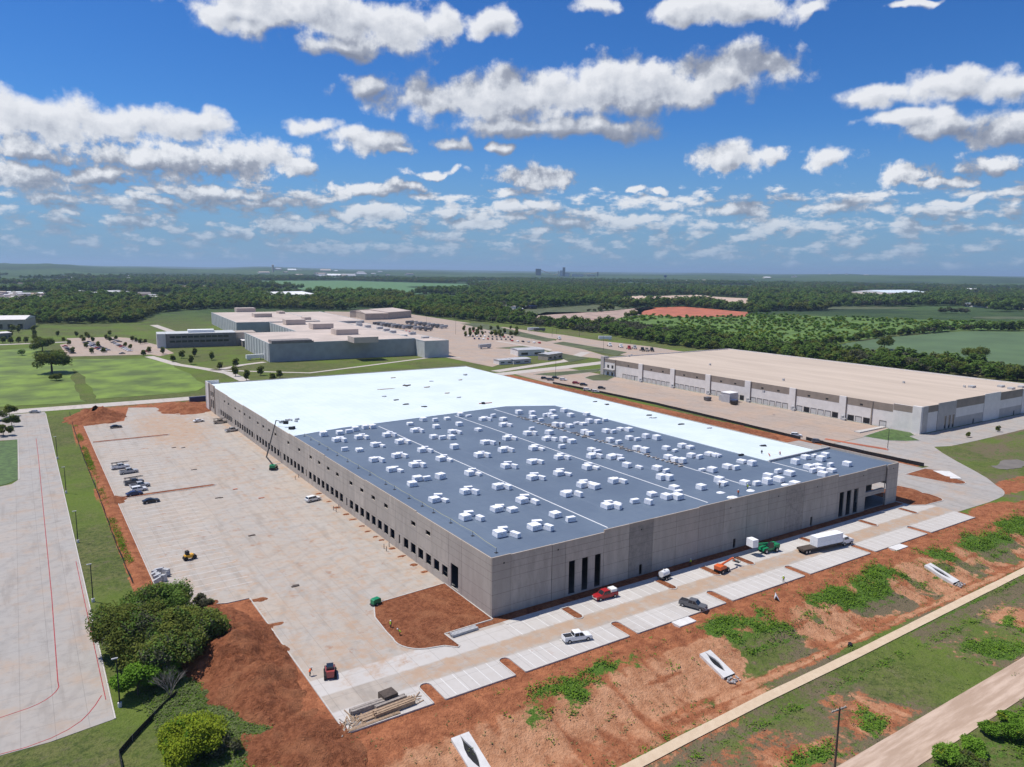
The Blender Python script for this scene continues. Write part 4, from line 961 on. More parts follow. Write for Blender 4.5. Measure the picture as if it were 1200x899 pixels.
car_at('sedan', 'silver_paint', 'silver_car', 'small silver car turning where the access drive meets the road', 41, 484, R(-20))
car_at('suv', 'white_paint', 'white_suv', 'white car on the paved yard left of the dark suv', 933, 511.5, R(-52))
car_at('suv', 'grey_paint', 'dark_suv', 'dark grey suv by the black silt strip behind the blue roof corner', 958, 519, R(-56))
for (px, py, p, l) in [(638, 444.5, 'black_paint', 'black car at the left end of the row by the far dirt strip'), (645, 446, 'grey_paint', 'dark grey car second in the row by the far dirt strip'), (651, 444, 'black_paint', 'black car standing behind the row at the yard entrance'),
                       (660, 446, 'white_paint', 'white car right of the black ones at the yard entrance'), (675, 450, 'red_paint_car', 'dark red car in the middle of the yard entrance'), (684, 452, 'black_paint', 'black car just right of the red one'),
                       (705, 456, 'black_paint', 'large black car alone on the paved yard'), (688, 458, 'white_paint', 'white car by the ditch left of the lone black car'), (698, 460, 'white_paint', 'white car by the ditch below the lone black car')]:
    car_at('suv', p, 'parked_car', l, px, py, R(-50), 'cars at the entrance of the finished warehouse')

def small_car(paint):
    b = MB(); b.side([(-2.3,.3),(-2.35,.95),(-1.6,1.0),(-1.1,1.5),(.4,1.5),(1.1,1.0),(2.2,.85),(2.3,.3)], -.9, .9, taper=lambda z: 1-.15*max(0, z-1)); return b.mesh('car', M[paint])
SC = [small_car(p) for p in ('black_paint', 'white_paint', 'silver_paint', 'grey_paint', 'navy', 'red_paint_car')]
CN = ['black', 'white', 'silver', 'grey', 'dark blue', 'red']
def tiny_cars(pts, rz, where, group):
    for (px, py) in pts:
        k = random.choice([0, 0, 1, 1, 2, 3, 3, 4, 5]); x, y = G(px, py, 0.06)
        o = link('distant_car', SC[k], None, (x, y, .08), rz+random.choice([0, math.pi])); tag(o, f'{CN[k]} car {where}', 'car', group)
row = lambda x0, y0, x1, y1, n: [(x0+(x1-x0)*k/(n-1), y0+(y1-y0)*k/(n-1)) for k in range(n)]
lot = sheet('car_park', [G(*q, 0) for q in [(79, 418), (176, 415.5), (187, 417.5), (204, 414), (187, 405), (150, 396), (130, 395), (78, 396.5), (82, 402), (70, 404)][::-1]], -.05, .06, M['court2'])
tiny_cars(row(76, 406.5, 85, 414.5, 6), R(5), 'in the left row of the far car park', 'cars in the far car park')
tiny_cars(row(100, 402.5, 122, 412.5, 9)+row(104, 401.5, 126, 411, 7), R(5), 'in the middle rows of the far car park', 'cars in the far car park')
tiny_cars(row(133, 402, 152, 412, 9)+row(128, 398, 140, 401, 4), R(5), 'in the right rows of the far car park', 'cars in the far car park')
tiny_cars([(174, 411.5), (173, 412.5), (167, 402), (160, 400.5), (143, 415)], R(5), 'near the office end of the far car park', 'cars in the far car park')
park2 = sheet('truck_parking', [G(*q, 0) for q in [(556, 384.5), (590, 383.3), (640, 390.5), (660, 392.5), (700, 399), (760, 406), (805, 413), (780, 420), (735, 417), (720, 414.5), (690, 408), (665, 402.5), (650, 400.5), (653, 397.5), (640, 396), (600, 388.5), (575, 387)]][::-1], -.05, .07, M['court2'])
yard = sheet('truck_yard', [G(*q, 0) for q in [(523, 419), (577, 430), (586, 427), (622, 412), (700, 420), (745, 428), (640, 396), (590, 390), (566, 381), (470, 366.5), (380, 365), (395, 385), (523, 402)]][::-1], -.05, .04, M['court2'])
for p_, l in [([(540, 379.5), (561, 378.5), (588, 384), (652, 398.5), (640, 400.5), (590, 391)], 'long dull grass wedge between the truck roads'), ([(581, 408), (612, 405.5), (690, 420), (668, 424.5), (640, 412)], 'dull grass patch behind the site huts'), ([(648, 402.5), (660, 400.5), (735, 413), (722, 417)], 'grass verge along the truck parking')]:
    o = sheet('grass_patch', [G(*q, 0) for q in p_][::-1], -.05, .14, M['dull_grass']); tag(o, l, 'grass patch', kind='structure')
tiny_cars(row(545, 394, 600, 396, 13)+row(550, 389, 606, 391.5, 13)+row(556, 397.5, 598, 398.5, 9), R(60), 'among dark trees in the truck yard lot', 'cars in the truck yard lot')
tiny_cars(row(600, 400, 632, 402.5, 6), R(80), 'in the strip lot beside the grass wedge', 'cars in the truck yard lot')
tiny_cars([(468, 388), (472, 388.5), (476, 389), (480, 389.5), (484, 390), (440, 366), (446, 366), (436, 367)], R(60), 'behind the factory roof', 'cars behind the factory')
# semi trailers and tractors
def trailer_mesh(c):
    b = MB(); b.box(-7, -1.3, 1.2, 7, 1.3, 4.1); b.box(-6.2, -1.1, .3, -3.8, 1.1, 1.15); b.box(4.2, -.9, .2, 4.6, .9, 1.19); return b.mesh('trailer', M[c])
TM = [trailer_mesh(c) for c in ('grey_paint', 'silver_paint', 'white_paint')]
for k, (px, py) in enumerate(row(442, 381, 476, 385.5, 9)+row(480, 379.5, 520, 385, 9)+row(477, 384.5, 502, 388, 5)):
    x, y = G(px, py, 0); o = link('semi_trailer', TM[[0, 0, 1][k % 3]], None, (x, y, .05), R(25)); tag(o, 'grey ' + ('semi trailer in the left bank behind the factory' if k < 9 else ('semi trailer in the right bank behind the factory' if k < 18 else 'semi trailer in the short front bank behind the factory')), 'trailer', 'semi trailers parked behind the factory')
for k, (px, py) in enumerate(row(510, 369.5, 535, 371.5, 7)):
    x, y = G(px, py, 0); o = link('semi_trailer', TM[2], None, (x, y, .05), R(20)); tag(o, 'white semi trailer in the far line before the tree belt', 'trailer', 'white trailers in the far line')
def tractor(paint):
    t = empty('truck_tractor', (0, 0, 0))
    b = MB(); b.side([(.4,.9),(.4,3.7),(1.6,3.7),(2.1,3.0),(2.3,2.2),(4.0,1.9),(4.2,.9)], -1.2, 1.2); b.build('cab', M[paint], t)
    b = MB(); b.box(-3.2, -.6, .8, .38, .6, 1.15); b.build('chassis', M['dark'], t)
    b = MB(); b.add([(2.13,-1.05,3.0),(2.13,1.05,3.0),(2.32,1.05,2.25),(2.32,-1.05,2.25)], [(0,1,2,3)]); b.build('windscreen', M['glass'], t)
    wheels(t, (-2.4, -1.3, 3.2), 1.0, .52, WHT); return t
for (px, py, p, l) in [(727, 407.5, 'white_paint', 'white tractor unit left of the red one on the truck parking'), (736.5, 409.5, 'red_paint_car', 'bright red tractor unit on the truck parking'), (743, 409, 'silver_paint', 'grey tractor unit just right of the red one'), (752, 411.5, 'black_paint', 'black tractor unit in the right group on the truck parking'),
                       (757, 411.8, 'tan_paint', 'pale tractor unit between two black ones'), (763, 411.8, 'black_paint', 'black tractor unit at the right end of the truck parking'), (714, 406, 'white_paint', 'white tractor unit below the white trailer'), (655, 398, 'white_paint', 'white tractor unit at the near end of the grass wedge')]:
    t = tractor(p); tag(t, l, 'truck', 'tractor units on the truck parking'); place(t, (*G(px, py, 0), .05), R(-110))
for (px, py, m_, rz, l) in [(709, 398.5, 2, 150, 'white semi trailer parked beside the tree belt'), (568, 408.5, 1, 190, 'silver trailer alone on the yard left of the site huts'), (632, 388.5, 0, 160, 'black trailer on the truck road beside the grass wedge'), (625, 388, 2, 160, 'white trailer ahead of the black one on the truck road'), (299, 421.5, 2, 5, 'white box trailer backed up to the factory corner')]:
    o = link('semi_trailer', TM[m_], None, (*G(px, py, 0), .05), R(rz)); tag(o, l, 'trailer')

# flatbed truck with stacked white bundles
x, y = G(955, 648, 0); ang = math.atan2(G(1000, 632, 0)[1]-G(935, 652, 0)[1], G(1000, 632, 0)[0]-G(935, 652, 0)[0])
ft = empty('flatbed_truck', (98.0, -13.0, 0.012), R(-7)); tag(ft, 'white cab truck with a dark flatbed trailer hauling a tall white load', 'truck')
b = MB(); b.box(-10.6, -1.25, 1.05, 3.9, 1.25, 1.35); b.box(-10.6, -1.25, .85, -10.4, 1.25, 1.04); b.build('flatbed', M['dark_wood'], ft)
b = MB(); b.side([(x_-2.3, z_) for x_, z_ in [(6.4,.6),(6.4,2.3),(6.7,2.5),(8.2,2.5),(8.9,1.75),(10.3,1.55),(10.5,.6)]], -1.1, 1.1, taper=lambda z: 1-.06*max(0, z-1.7)); b.build('cab', M['white_paint'], ft)
b = MB(); b.add([(5.97,-.92,2.46),(5.97,.92,2.46),(6.63,.98,1.8),(6.63,-.98,1.8)], [(0,1,2,3)])
for s in (-1, 1): b.add([(4.5,s*1.11,1.7),(6.2,s*1.11,1.7),(5.8,s*1.08,2.35),(4.5,s*1.08,2.35)], [(0,1,2,3)])
b.build('window', M['glass'], ft)
b = MB(); b.box(2.5, -.5, .6, 7.9, .5, 1.0); b.build('chassis', M['dark'], ft)
wheels(ft, (-9.5, -8.4, 4.6, 7.3), 1.02, .5, WHT)
ld = MB()
for i in range(4):
    for j in range(2):
        for k in range(2): ld.box(-5.9+i*2.4, -1.24+j*1.25, 1.36+k*1.28, -5.9+i*2.4+2.36, -1.24+j*1.25+1.21, 1.36+k*1.28+1.25)
lo_ = empty('white_load', (98.0, -13.0, 0.012), R(-7)); tag(lo_, 'tall white wrapped load stacked two high on the flatbed trailer', 'load'); ld.build('wrapped_bundles', M['wrap'], lo_)

# telehandler carrying a white crate
th = empty('telehandler', (81.5, -6.3, 0.012), R(172)); tag(th, 'green telehandler lifting a white crate beside the grey wall', 'telehandler')
b = MB(); b.side([(-2.9,.7),(-2.9,1.5),(-1.2,1.75),(2.3,1.35),(2.5,.7)], -1.0, 1.0); b.box(-2.95, -1.15, 1.0, -1.6, 1.15, 2.0); b.build('chassis', M['green_machine'], th)
b = MB(); b.obox((.7, -.25, 2.1), (6.6, .5, .55), 0, ry=R(-6)); b.obox((3.6, -.25, 2.35), (2.2, .36, .4), 0, ry=R(-10)); b.build('boom', M['green_machine'], th)
b = MB(); b.side([(-.9,1.3),(-.9,2.6),(.3,2.6),(.8,1.9),(.8,1.3)], .22, 1.05); b.build('cab', M['glass'], th)
b = MB(); b.box(4.5, -.9, 2.2, 4.65, .9, 3.2); b.box(4.66, -.6, 2.2, 6.0, -.4, 2.3); b.box(4.66, .4, 2.2, 6.0, .6, 2.3); b.build('fork', M['dark'], th)
wheels(th, (-1.9, 1.7), 1.12, .62, wheel_mesh(.62, .42))
cr_ = link('white_crate', (lambda b: b.box(-.9, -1.2, 0, .9, 1.2, 2.0).mesh('white_crate', M['wrap']))(MB())); tag(cr_, 'white wrapped crate held up on the forks of the green telehandler', 'crate')
p_ = Matrix.Rotation(R(172), 3, 'Z') @ Vector((5.6, 0, 2.33)); cr_.location = (81.5+p_.x, -6.3+p_.y, p_.z); cr_.rotation_euler = (0, 0, R(172))
# boom lifts
def boom_lift(name, label, loc, rz, paint, segs, basket, fat=.22):
    t = empty(name, (*loc, .012), rz); tag(t, label, 'boom lift')
    b = MB(); b.side([(-1.7,.35),(-1.7,.95),(1.7,.95),(1.7,.35)], -1.05, 1.05); b.build('chassis', M['dark'], t)
    b = MB(); b.side([(-2.0,1.0),(-2.1,1.9),(-.6,2.0),(.6,1.6),(.7,1.0)], -.95, .95); b.build('turret', M[paint], t)
    b = MB()
    for a, c in zip(segs[:-1], segs[1:]): b.cyl(a, c, fat, fat*.85, 6)
    b.build('boom', M[paint], t)
    x, y, z = basket; b = MB()
    b.box(x-.5, y-.9, z, x+.5, y+.9, z+.08)
    for px_ in (x-.48, x+.48):
        for py_ in (y-.88, y, y+.88): b.cyl((px_, py_, z), (px_, py_, z+1.1), .03, n=4)
        b.cyl((px_, y-.88, z+1.1), (px_, y+.88, z+1.1), .03, n=4); b.cyl((px_, y-.88, z+.6), (px_, y+.88, z+.6), .03, n=4)
    for py_ in (y-.88, y+.88): b.cyl((x-.48, py_, z+1.1), (x+.48, py_, z+1.1), .03, n=4)
    b.build('basket', M['dark'], t); wheels(t, (-1.2, 1.2), 1.0, .48, WHT); return t
boom_lift('boom_lift', 'orange boom lift with its arm stretched low over the front lane', (60.6, -9.0), R(8), 'orange_machine', [(-1.2, 0, 1.8), (4.6, 0, 2.35), (5.4, 0, 1.5)], (6.4, 0, .9), .26)
gl = boom_lift('boom_lift', 'green boom lift on the court reaching its arm over the parapet', (-5.2, 141.5), R(60), 'green_machine', [(-1, 0, 2.1), (2.2, .2, 5.0)], (2.9, .2, 4.2))
gl.location = (-5.0, 141.0, .012)
p0 = ray(325, 550, 1.9); b = MB()
elbow = Vector((-5.6, 147.6, 3.2)); tip = Vector((.6, 155.5, 14.9)); end = Vector((3.2, 152.0, 14.4))
inv = Matrix.Rotation(-R(60), 3, 'Z'); L_ = lambda v: inv @ (v-Vector((-5.0, 141.0, .012)))
b.cyl((-1, 0, 2.0), L_(elbow), .28, .25, 6); b.cyl(L_(elbow), L_(tip), .25, .18, 6); b.cyl(L_(tip), L_(end), .15, .12, 6); e_ = L_(end); b.obox(e_, (1.0, 1.8, 1.1)); b.build('long_boom', M['dark'], gl)
for ch in list(gl.children):
    if ch.name.startswith(('basket', 'boom')): bpy.data.objects.remove(ch)
# skid steer, roller, tank trailer, generator
sk = empty('skid_steer', (-36.3, -3.6, .012), R(72)); tag(sk, 'red and black tracked loader by the left kerb of the court', 'loader')
b = MB(); b.side([(-1.6,.35),(-1.6,1.1),(1.1,1.0),(1.2,.35)], -.65, .65); b.box(-1.65, -.7, 1.0, -1.1, .7, 1.5); b.build('body', M['red_machine'], sk)
b = MB(); b.side([(-1.0,1.05),(-.95,2.1),(.45,2.1),(.75,1.05)], -.6, .6); b.build('cab', M['glass'], sk)
b = MB()
for s in (-1, 1): b.side([(-1.7,.05),(-1.8,.4),(-1.5,.75),(1.2,.75),(1.5,.4),(1.3,.05)], s*.9-.22, s*.9+.22)
b.build('track', M['tyre'], sk)
b = MB()
for s in (-1, 1): b.cyl((-1.4, s*.75, 1.5), (1.6, s*.75, .9), .10, n=5); b.cyl((1.6, s*.75, .9), (2.1, s*.75, .3), .09, n=5)
b.build('lift_arm', M['red_machine'], sk)
b = MB(); b.side([(2.0,.05),(2.0,.75),(2.2,.75),(2.35,.2),(2.9,.12),(2.9,.05)], -.95, .95); b.build('bucket', M['dark'], sk)
rl = empty('roller', (-47.0, 66.9, .012), R(10)); tag(rl, 'small yellow compactor alone on the striped stalls of the court', 'compactor')
b = MB(); b.side([(-1.2,.5),(-1.2,1.3),(.9,1.35),(1.1,.5)], -.6, .6); b.build('body', M['yellow_machine'], rl)
b = MB(); b.cyl((1.1, -.65, .55), (1.1, .65, .55), .55, n=12); b.build('drum', M['dark'], rl); b = MB(); b.cyl((-1.0, -.65, .5), (-1.0, .65, .5), .5, n=12); b.build('drum', M['tyre'], rl)
b = MB(); b.box(-.9, -.5, 1.36, -.1, .5, 2.3); b.build('cab', M['dark'], rl)
tk = empty('tank_trailer', (45.6, -4.6, .012), R(8)); tag(tk, 'small trailer with a round white water tank by the wall', 'trailer')
b = MB(); b.box(-1.8, -.9, .55, 1.6, .9, .72); b.cyl((1.6, 0, .6), (2.8, 0, .55), .06, n=5); b.build('frame', M['dark'], tk)
b = MB(); b.cyl((-1.4, 0, 1.45), (1.1, 0, 1.45), .75, n=14); b.cyl((-.3, 0, 2.1), (-.3, 0, 2.4), .25, n=8); b.build('tank', M['white_steel'], tk, smooth=False); wheels(tk, (-.6, .3), .98, .38)
gn = empty('generator', (-18.0, 18.6, 0.05), R(15)); tag(gn, 'small dark green generator at the corner of the large dirt island', 'generator')
b = MB(); b.side([(-1,.4),(-1,1.3),(-.7,1.45),(.8,1.45),(1,1.2),(1,.4)], -.6, .6); b.build('housing', M['green_machine'], gn); b = MB(); b.box(-1.2, -.65, .2, 1.2, .65, .39); b.cyl((1.2, 0, .3), (2.2, 0, .3), .05, n=4); b.build('frame', M['dark'], gn); wheels(gn, (-.2,), .7, .3, wheel_mesh(.3, .2))
# ------------------------------------------------------------------ people
def person_mesh(bend=0.0, arm=0.0):
    me = bpy.data.meshes.new('person')
    V, E, Rr = [], [], []
    def v(p, r, par=None):
        V.append(p); Rr.append(r)
        if par is not None: E.append((par, len(V)-1))
        return len(V)-1
    B = lambda x, z: (x+math.sin(bend)*(z-.95) if z > .95 else x, z if z <= .95 else .95+(z-.95)*math.cos(bend))
    def u(x, y, z): q = B(x, z); return (q[0], y, q[1])
    pel = v(u(0, 0, .95), .15); ch = v(u(0, 0, 1.28), .17, pel); nk = v(u(.01, 0, 1.50), .065, ch); hd = v(u(.02, 0, 1.64), .105, nk); tp = v(u(.02, 0, 1.74), .085, hd); v(u(.12, 0, 1.64), .02, hd)
    for s in (-1, 1):
        sh = v(u(0, s*.19, 1.42), .075, ch); el = v(u(.04+arm*.1, s*.27, 1.15+arm*.1), .052, sh); wr = v(u(.16+arm*.25, s*.26, .92+arm*.3), .036, el); pm = v(u(.20+arm*.25, s*.26, .85+arm*.3), .038, wr)
        for k in range(4): a = v(u(.22+arm*.25, s*.26+(k-1.5)*.02, .80+arm*.3), .010, pm); v(u(.22+arm*.25, s*.26+(k-1.5)*.021, .76+arm*.3+.004*k), .009, a)
        a = v(u(.24+arm*.25, s*.235, .85+arm*.3), .011, pm)
        hp = v((0, s*.10, .88), .105, pel); kn = v((.06+bend*.1, s*.12, .50), .07, hp); an = v((-.02, s*.12, .09), .048, kn); v((.14, s*.13, .045), .042, an)
    me.from_pydata(V, E, []); me.materials.append(M['cloth'])
    o = bpy.data.objects.new('tmp', me); COL.objects.link(o)
    md = o.modifiers.new('s', 'SKIN')
    for i, r in enumerate(Rr): me.skin_vertices[0].data[i].radius = (r, r)
    me.skin_vertices[0].data[0].use_root = True
    o.modifiers.new('d', 'SUBSURF').levels = 1
    dg = bpy.context.evaluated_depsgraph_get(); out = bpy.data.meshes.new_from_object(o.evaluated_get(dg))
    bpy.data.objects.remove(o); out.name = 'person'
    out.materials.clear()
    for k in ('cloth', 'skin'): out.materials.append(M[k])
    lim = B(0, 1.53)[1]
    for p in out.polygons:
        c = p.center; p.use_smooth = True
        hand = c.z < .95 and abs(c.y) > .2 and c.z > .7
        p.material_index = 1 if (c.z > lim or hand) else 0
    return out
PM = {(0, 0): person_mesh(), (1, 0): person_mesh(R(38), .6), (0, 1): person_mesh(R(6), 1.0)}
def person(px, py, z, rz, pose, vest, label, hat='hat'):
    x, y = G(px, py, z) if z else G(px, py)
    zz = z if z else (max(hz(x, y), .02))
    o = link('person', PM[pose], None, (x, y, zz), rz); tag(o, label, 'person')
    bend = {(0, 0): 0, (1, 0): R(38), (0, 1): R(6)}[pose]
    def u(xx, z_): return xx+math.sin(bend)*(z_-.95), .95+(z_-.95)*math.cos(bend)
    b = MB(); n = 10; vs = []
    for (z_, rx, ry) in ((.92, .19, .21), (1.15, .20, .22), (1.40, .19, .25), (1.50, .11, .14)):
        a, c = u(0, z_); vs += [(a+rx*math.cos(6.283*k/n), ry*math.sin(6.283*k/n), c) for k in range(n)]
    fs = [(r*n+k, r*n+(k+1) % n, (r+1)*n+(k+1) % n, (r+1)*n+k) for r in range(3) for k in range(n)]
    b.add(vs, fs); b.build('safety_vest', M[vest], o, True)
    b = MB(); a, c = u(.03, 1.70); b.cyl((a, 0, c), (a+.01, 0, c+.14), .135, .07, 10); b.cyl((a+.03, 0, c-.01), (a+.03, 0, c+.015), .17, .16, 10); b.build('hard_hat', M[hat], o)
    return o
person(458, 737, None, R(200), (0, 0), 'vest', 'worker in a lime vest, left one of two on the large dirt island')
person(469, 746, None, R(150), (1, 0), 'vest', 'worker in a lime vest bending, right one of two on the large dirt island')
person(809, 663, None, R(250), (0, 1), 'vest', 'worker in a lime vest walking on the shaded pavement by the wall')
person(791.5, 661, None, R(90), (0, 0), 'vest', 'worker in a lime vest close against the grey wall in its shade')
person(918, 683, None, R(200), (0, 1), 'vest', 'worker in a yellow vest between the telehandler and the flatbed')
person(363, 793, None, R(20), (1, 0), 'vest_o', 'worker with an orange vest bent over at the left kerb')
person(876, 574, RZ, R(120), (0, 0), 'vest', 'roofer in a yellow vest beside white bundles near the parapet')
person(865, 581, RZ, R(210), (0, 1), 'vest_o', 'roofer in an orange vest closest to the front parapet')
person(892.5, 533, RZ-.62, R(40), (0, 0), 'cloth', 'roofer in dark clothes, left one on the white roof strip')
person(902, 537, RZ-.85, R(100), (1, 0), 'vest_o', 'roofer bending over, middle one on the white roof strip', 'vest_o')
person(914, 535, RZ-1.1, R(180), (0, 1), 'red_paint_car', 'roofer in a red top, right one on the white roof strip', 'vest_o')
person(585.5, 523, RZ, R(30), (0, 0), 'cloth', 'lone roofer in dark clothes in the middle of the blue roof')
person(843, 572, RZ, R(30), (1, 0), 'cloth', 'roofer in dark clothes stooping by opened bundles near the front parapet')
# ------------------------------------------------------------------ roof bundles
def bundle_mesh(lx, ly, lz, n):
    b = MB(); w = lx/n
    for k in range(n): 
        x0, x1 = -lx/2+k*w+.045, -lx/2+(k+1)*w-.045
        for j in range(2): b.box(x0+.03*j, -ly/2, .12+j*lz/2+.04, x1, ly/2-.05*j, .12+(j+1)*lz/2-.02)
    b.box(-lx/2+.1, -ly/2+.15, 0, lx/2-.1, ly/2-.15, .13)
    me = b.mesh('bundle', M['wrap']); return me
BD = {'A': bundle_mesh(2.55, 2.45, 1.35, 2), 'C': bundle_mesh(2.5, 1.25, 1.2, 1), 'D': bundle_mesh(1.3, 2.45, 1.25, 1), 'E': bundle_mesh(2.45, 2.4, 1.55, 2)}
def zone(x, y):
    a = 'left of the first seam' if x < 34 else ('between first and second seams' if x < 69.2 else ('between second and third seams' if x < 91 else ('just right of the third seam' if x < 107 else 'far right of the third seam')))
    c = 'near the front parapet' if y < 30 else ('in the front half' if y < 70 else ('in the back half' if y < 108 else 'near the white roof'))
    return f'{a}, {c}'
def bundle(kind, x, y, rz, what):
    o = link('insulation_bundle', BD[kind], None, (x, y, RZ+.004), rz)
    o.scale = (random.uniform(.86, 1.06), random.uniform(.86, 1.06), random.choice([.62, .85, .95, 1.0]) if kind != 'A' else random.uniform(.85, 1)); tag(o, f'{what} {zone(x, y)}', 'bundle', 'white wrapped bundles on the blue roof'); return o
TRIO = [(586.3,627),(627,619),(582.8,597.5),(612.5,587.5),(547.4,607.5),(511.2,586.5),(547,577.2),(584,571.5),(624.2,560.5),(593,547),(552,555.5),(664,580),(655.2,555.5),(682.6,569.5),
 (439.3,539.5),(460.3,551),(487,545.5),(518.4,538.5),(466,535),(440.5,522),(421.8,513),(395.5,516),(454.5,510.3),(496,528.3),(561.6,534.2),(568.6,519),(589.6,528.3),(623.8,542),(655.3,536.6),(688.6,548.6),(625.5,526),
 (693.3,535.5),(719.3,564.5),(712,594),(716.6,536.4),(594.3,514.2),(618.5,508.4),(640.7,514.8),(487,505),(589.6,498.4),(566,491.4),(531,506.5),(469.7,518.5)]
SING = [(379,509.5),(398,507.5),(409,506),(416.5,503.5),(428,501),(436,500.3),(404,527),(421,527.5),(480.4,496.7),(496,492),(510,492.5),(524,490.5),(511,500.5),(508,512.5),(518.4,513.5),(529,513),(538,497.5),(539.4,486),(549,487),(560.5,503.5),
 (516,559.5),(483,568),(500,561.5),(489,562),(532.4,524.5),(589.6,491.5),(578,487.5),(608,483.5),(623.8,484.8),(624.4,489),(633.7,492),(644.2,487),(647.7,481.5),(649.5,489),(639.6,486.8),(660.6,481.6),(668.7,486.8),(687.4,485.5),(675.8,495.5),(683.3,496.7),(690.3,494),(700.3,494.5),(709,492.3),(651,498.5),(658.2,498.7),(667.6,499.5),(623.2,502.5),(643.6,507.6),(660.6,516),(670,517.7),(658.2,524),(685,507),(691,508.5),(710.2,505.5),(718.7,506.2),(727,502.8),(736.8,504),(737.4,513.8),(746.7,515),(756.6,512),(769.5,513.8),(715,516),(725,518.5),(746.7,526),(755.5,528.5),(780.6,525.6),(791,527.8),(799.3,523),(808.6,524.3),(783,536),(789.3,537),(791.7,540),(799.3,541),(809.8,534.5),(819.7,536),(830.8,532),(838.4,533.5),(718,535.5),(727.5,538),(734.5,546),(749,547.5),(770,549.5),(780.6,552.5),(774.7,560.5),(783,561),(731,564),(822.6,550.7),(834.3,551.4),(821.5,572),(790,573),(794.6,577.6),(764,579.6),(780.6,583.3),(793.4,583.3),(743.6,588),(760,589.5),(723,595),(696.6,571),(678,580.3),(627,589),(600.3,598),(650.5,604.3),(668.6,609.8),(643,620),(603.8,627.8),(562.6,608.4),
 (841.7,534),(869,541),(881,544),(852.5,547.5),(862.5,549),(842.5,564),(846.7,566.8),(872.5,566.7),(886.7,567.3),(899,565.6),(900,559),(912.5,563),(911.7,553),(925,555.7),(931.7,542.5),(944,536.5),(954,533.8),(961.7,538.6),(966.7,534.6),(947.5,548),(952.5,552.4),(958,548),(961.7,551.6),(964,556.6),(973,545.6),(974,551.6),(992.5,544.6),(931,568),(700.3,528.6),(693.3,527)]
rv = Vector((math.cos(YAW), -math.sin(YAW))); fv = Vector((math.sin(YAW), math.cos(YAW)))
for (px, py) in TRIO:
    p = Vector(G(px, py+1.5, RZ)); j = lambda s: random.uniform(-s, s)
    q = p - rv*(.5 if px < 560 else .2); bundle('A', q.x, q.y, R(2+j(4)), 'double white roof bundle')
    q2 = q + rv*2.75 + fv*j(.6); 
    if (px, py) not in ((586.3,627),(627,619),(582.8,597.5),(612.5,587.5),(547.4,607.5),(664,580)): bundle('D', q2.x, q2.y, R(12+j(8)), 'lengthwise white bundle')
    q3 = q + rv*.7 + fv*2.75; bundle('C', q3.x, q3.y, R(-22+j(6)), 'thin white roof bundle')
for i, (px, py) in enumerate(SING):
    x, y = G(px, py+1.5, RZ); k = 'D' if (px, py) in ((603.8,627.8),(643,620),(562.6,608.4),(627,589),(678,580.3),(723,595),(731,564),(749,547.5),(760,589.5)) else 'EACE'[i % 4]
    bundle(k, x, y, R(random.uniform(-8, 12)), {'E': 'tall white roof bundle', 'A': 'double white roof bundle', 'C': 'thin white roof bundle', 'D': 'lengthwise white bundle'}[k])
# warning line of stands and yellow rope along the left parapet
wl = empty('warning_line', (0, 0, RZ)); tag(wl, 'yellow warning line on small stands along the left edge of the blue roof', 'warning line')
sp = [(3.3, 3.5), (4.2, 15), (4.2, 25.3), (4.2, 34.1), (4.2, 40.3), (4.2, 48), (4.3, 57.3), (4.3, 63.1), (4.3, 74.3), (4.3, 83.2), (4.3, 92), (4.3, 101), (4.4, 110), (4.5, 118.7), (4.4, 127), (4.4, 134)]
WS = lambda x, y: RZ+.165 if x < 119.2 else RZ+.165-(x-119.2)/33.4*(1.75*(1-(y/BL)**2)+.1)
sb = MB(); sb.box(-.35, -.35, 0, .35, .35, .06); sb.cyl((0, 0, .06), (0, 0, 1.1), .045, n=5); sme = sb.mesh('stand', M['dark'])
rb = MB()
for a, c in zip(sp[:-1], sp[1:]):
    m_ = ((a[0]+c[0])/2, (a[1]+c[1])/2, .88); rb.cyl((*a, 1.05), m_, .03, n=4); rb.cyl(m_, (*c, 1.05), .03, n=4)
for q in sp: link('stand', sme, wl, (q[0], q[1], .003))
rb.build('rope', M['yellow_line'], wl)
WZ = RZ+.165
# odds and ends on the roofs
def junk(name, label, cat, pts, z, mt, n=1, sz=(1.2, .5, .3), spread=1.0, rzr=(0, 3.1)):
    x, y = G(*pts, z)
    if abs(z-WZ) < .001:
        for _ in range(4): z = WS(x, y); x, y = G(*pts, z)
    b = MB()
    for k in range(n): b.obox((random.uniform(-spread, spread), random.uniform(-spread, spread)*.6, sz[2]/2+.01+k*.004), (sz[0]*random.uniform(.7, 1.2), sz[1]*random.uniform(.7, 1.3), sz[2]), random.uniform(*rzr))
    o = b.build(name, M[mt]); o.location = (x, y, z); tag(o, label, cat); return o
WZ = RZ+.165
junk('roll_stack', 'cluster of grey membrane rolls on the white roof above the left wall', 'rolls', (338, 494), WZ, 'steel', 7, (1.6, .6, .6), 4.0)
junk('tool_cart', 'dark roofing cart at the edge of the white roof by the boom lift', 'cart', (344, 503), WZ, 'dark', 4, (1.3, .8, .9), 1.0)
junk('debris', 'dark heap of scraps left of centre on the white roof', 'debris', (478, 452), WZ, 'dark_wood', 5, (2.4, .8, .4), 2.0)
junk('debris', 'brown boards lying near the dark heap on the white roof', 'boards', (452, 456), WZ, 'wood', 3, (7, .35, .12), 1.5, (-.4, .1))
junk('debris', 'tool pile near the far right corner of the white roof', 'debris', (544, 440), WZ, 'steel', 5, (1.6, .9, .8), 1.6)
junk('debris', 'pair of reddish beams lying near the blue roof boundary', 'beams', (568, 473), WZ, 'red_soil', 2, (6, .3, .3), .8, (-.3, .1))
junk('debris', 'dark crate by the reddish beams on the white roof', 'crate', (566, 473.5), WZ, 'dark', 1, (1.5, 1.2, .8), .1)
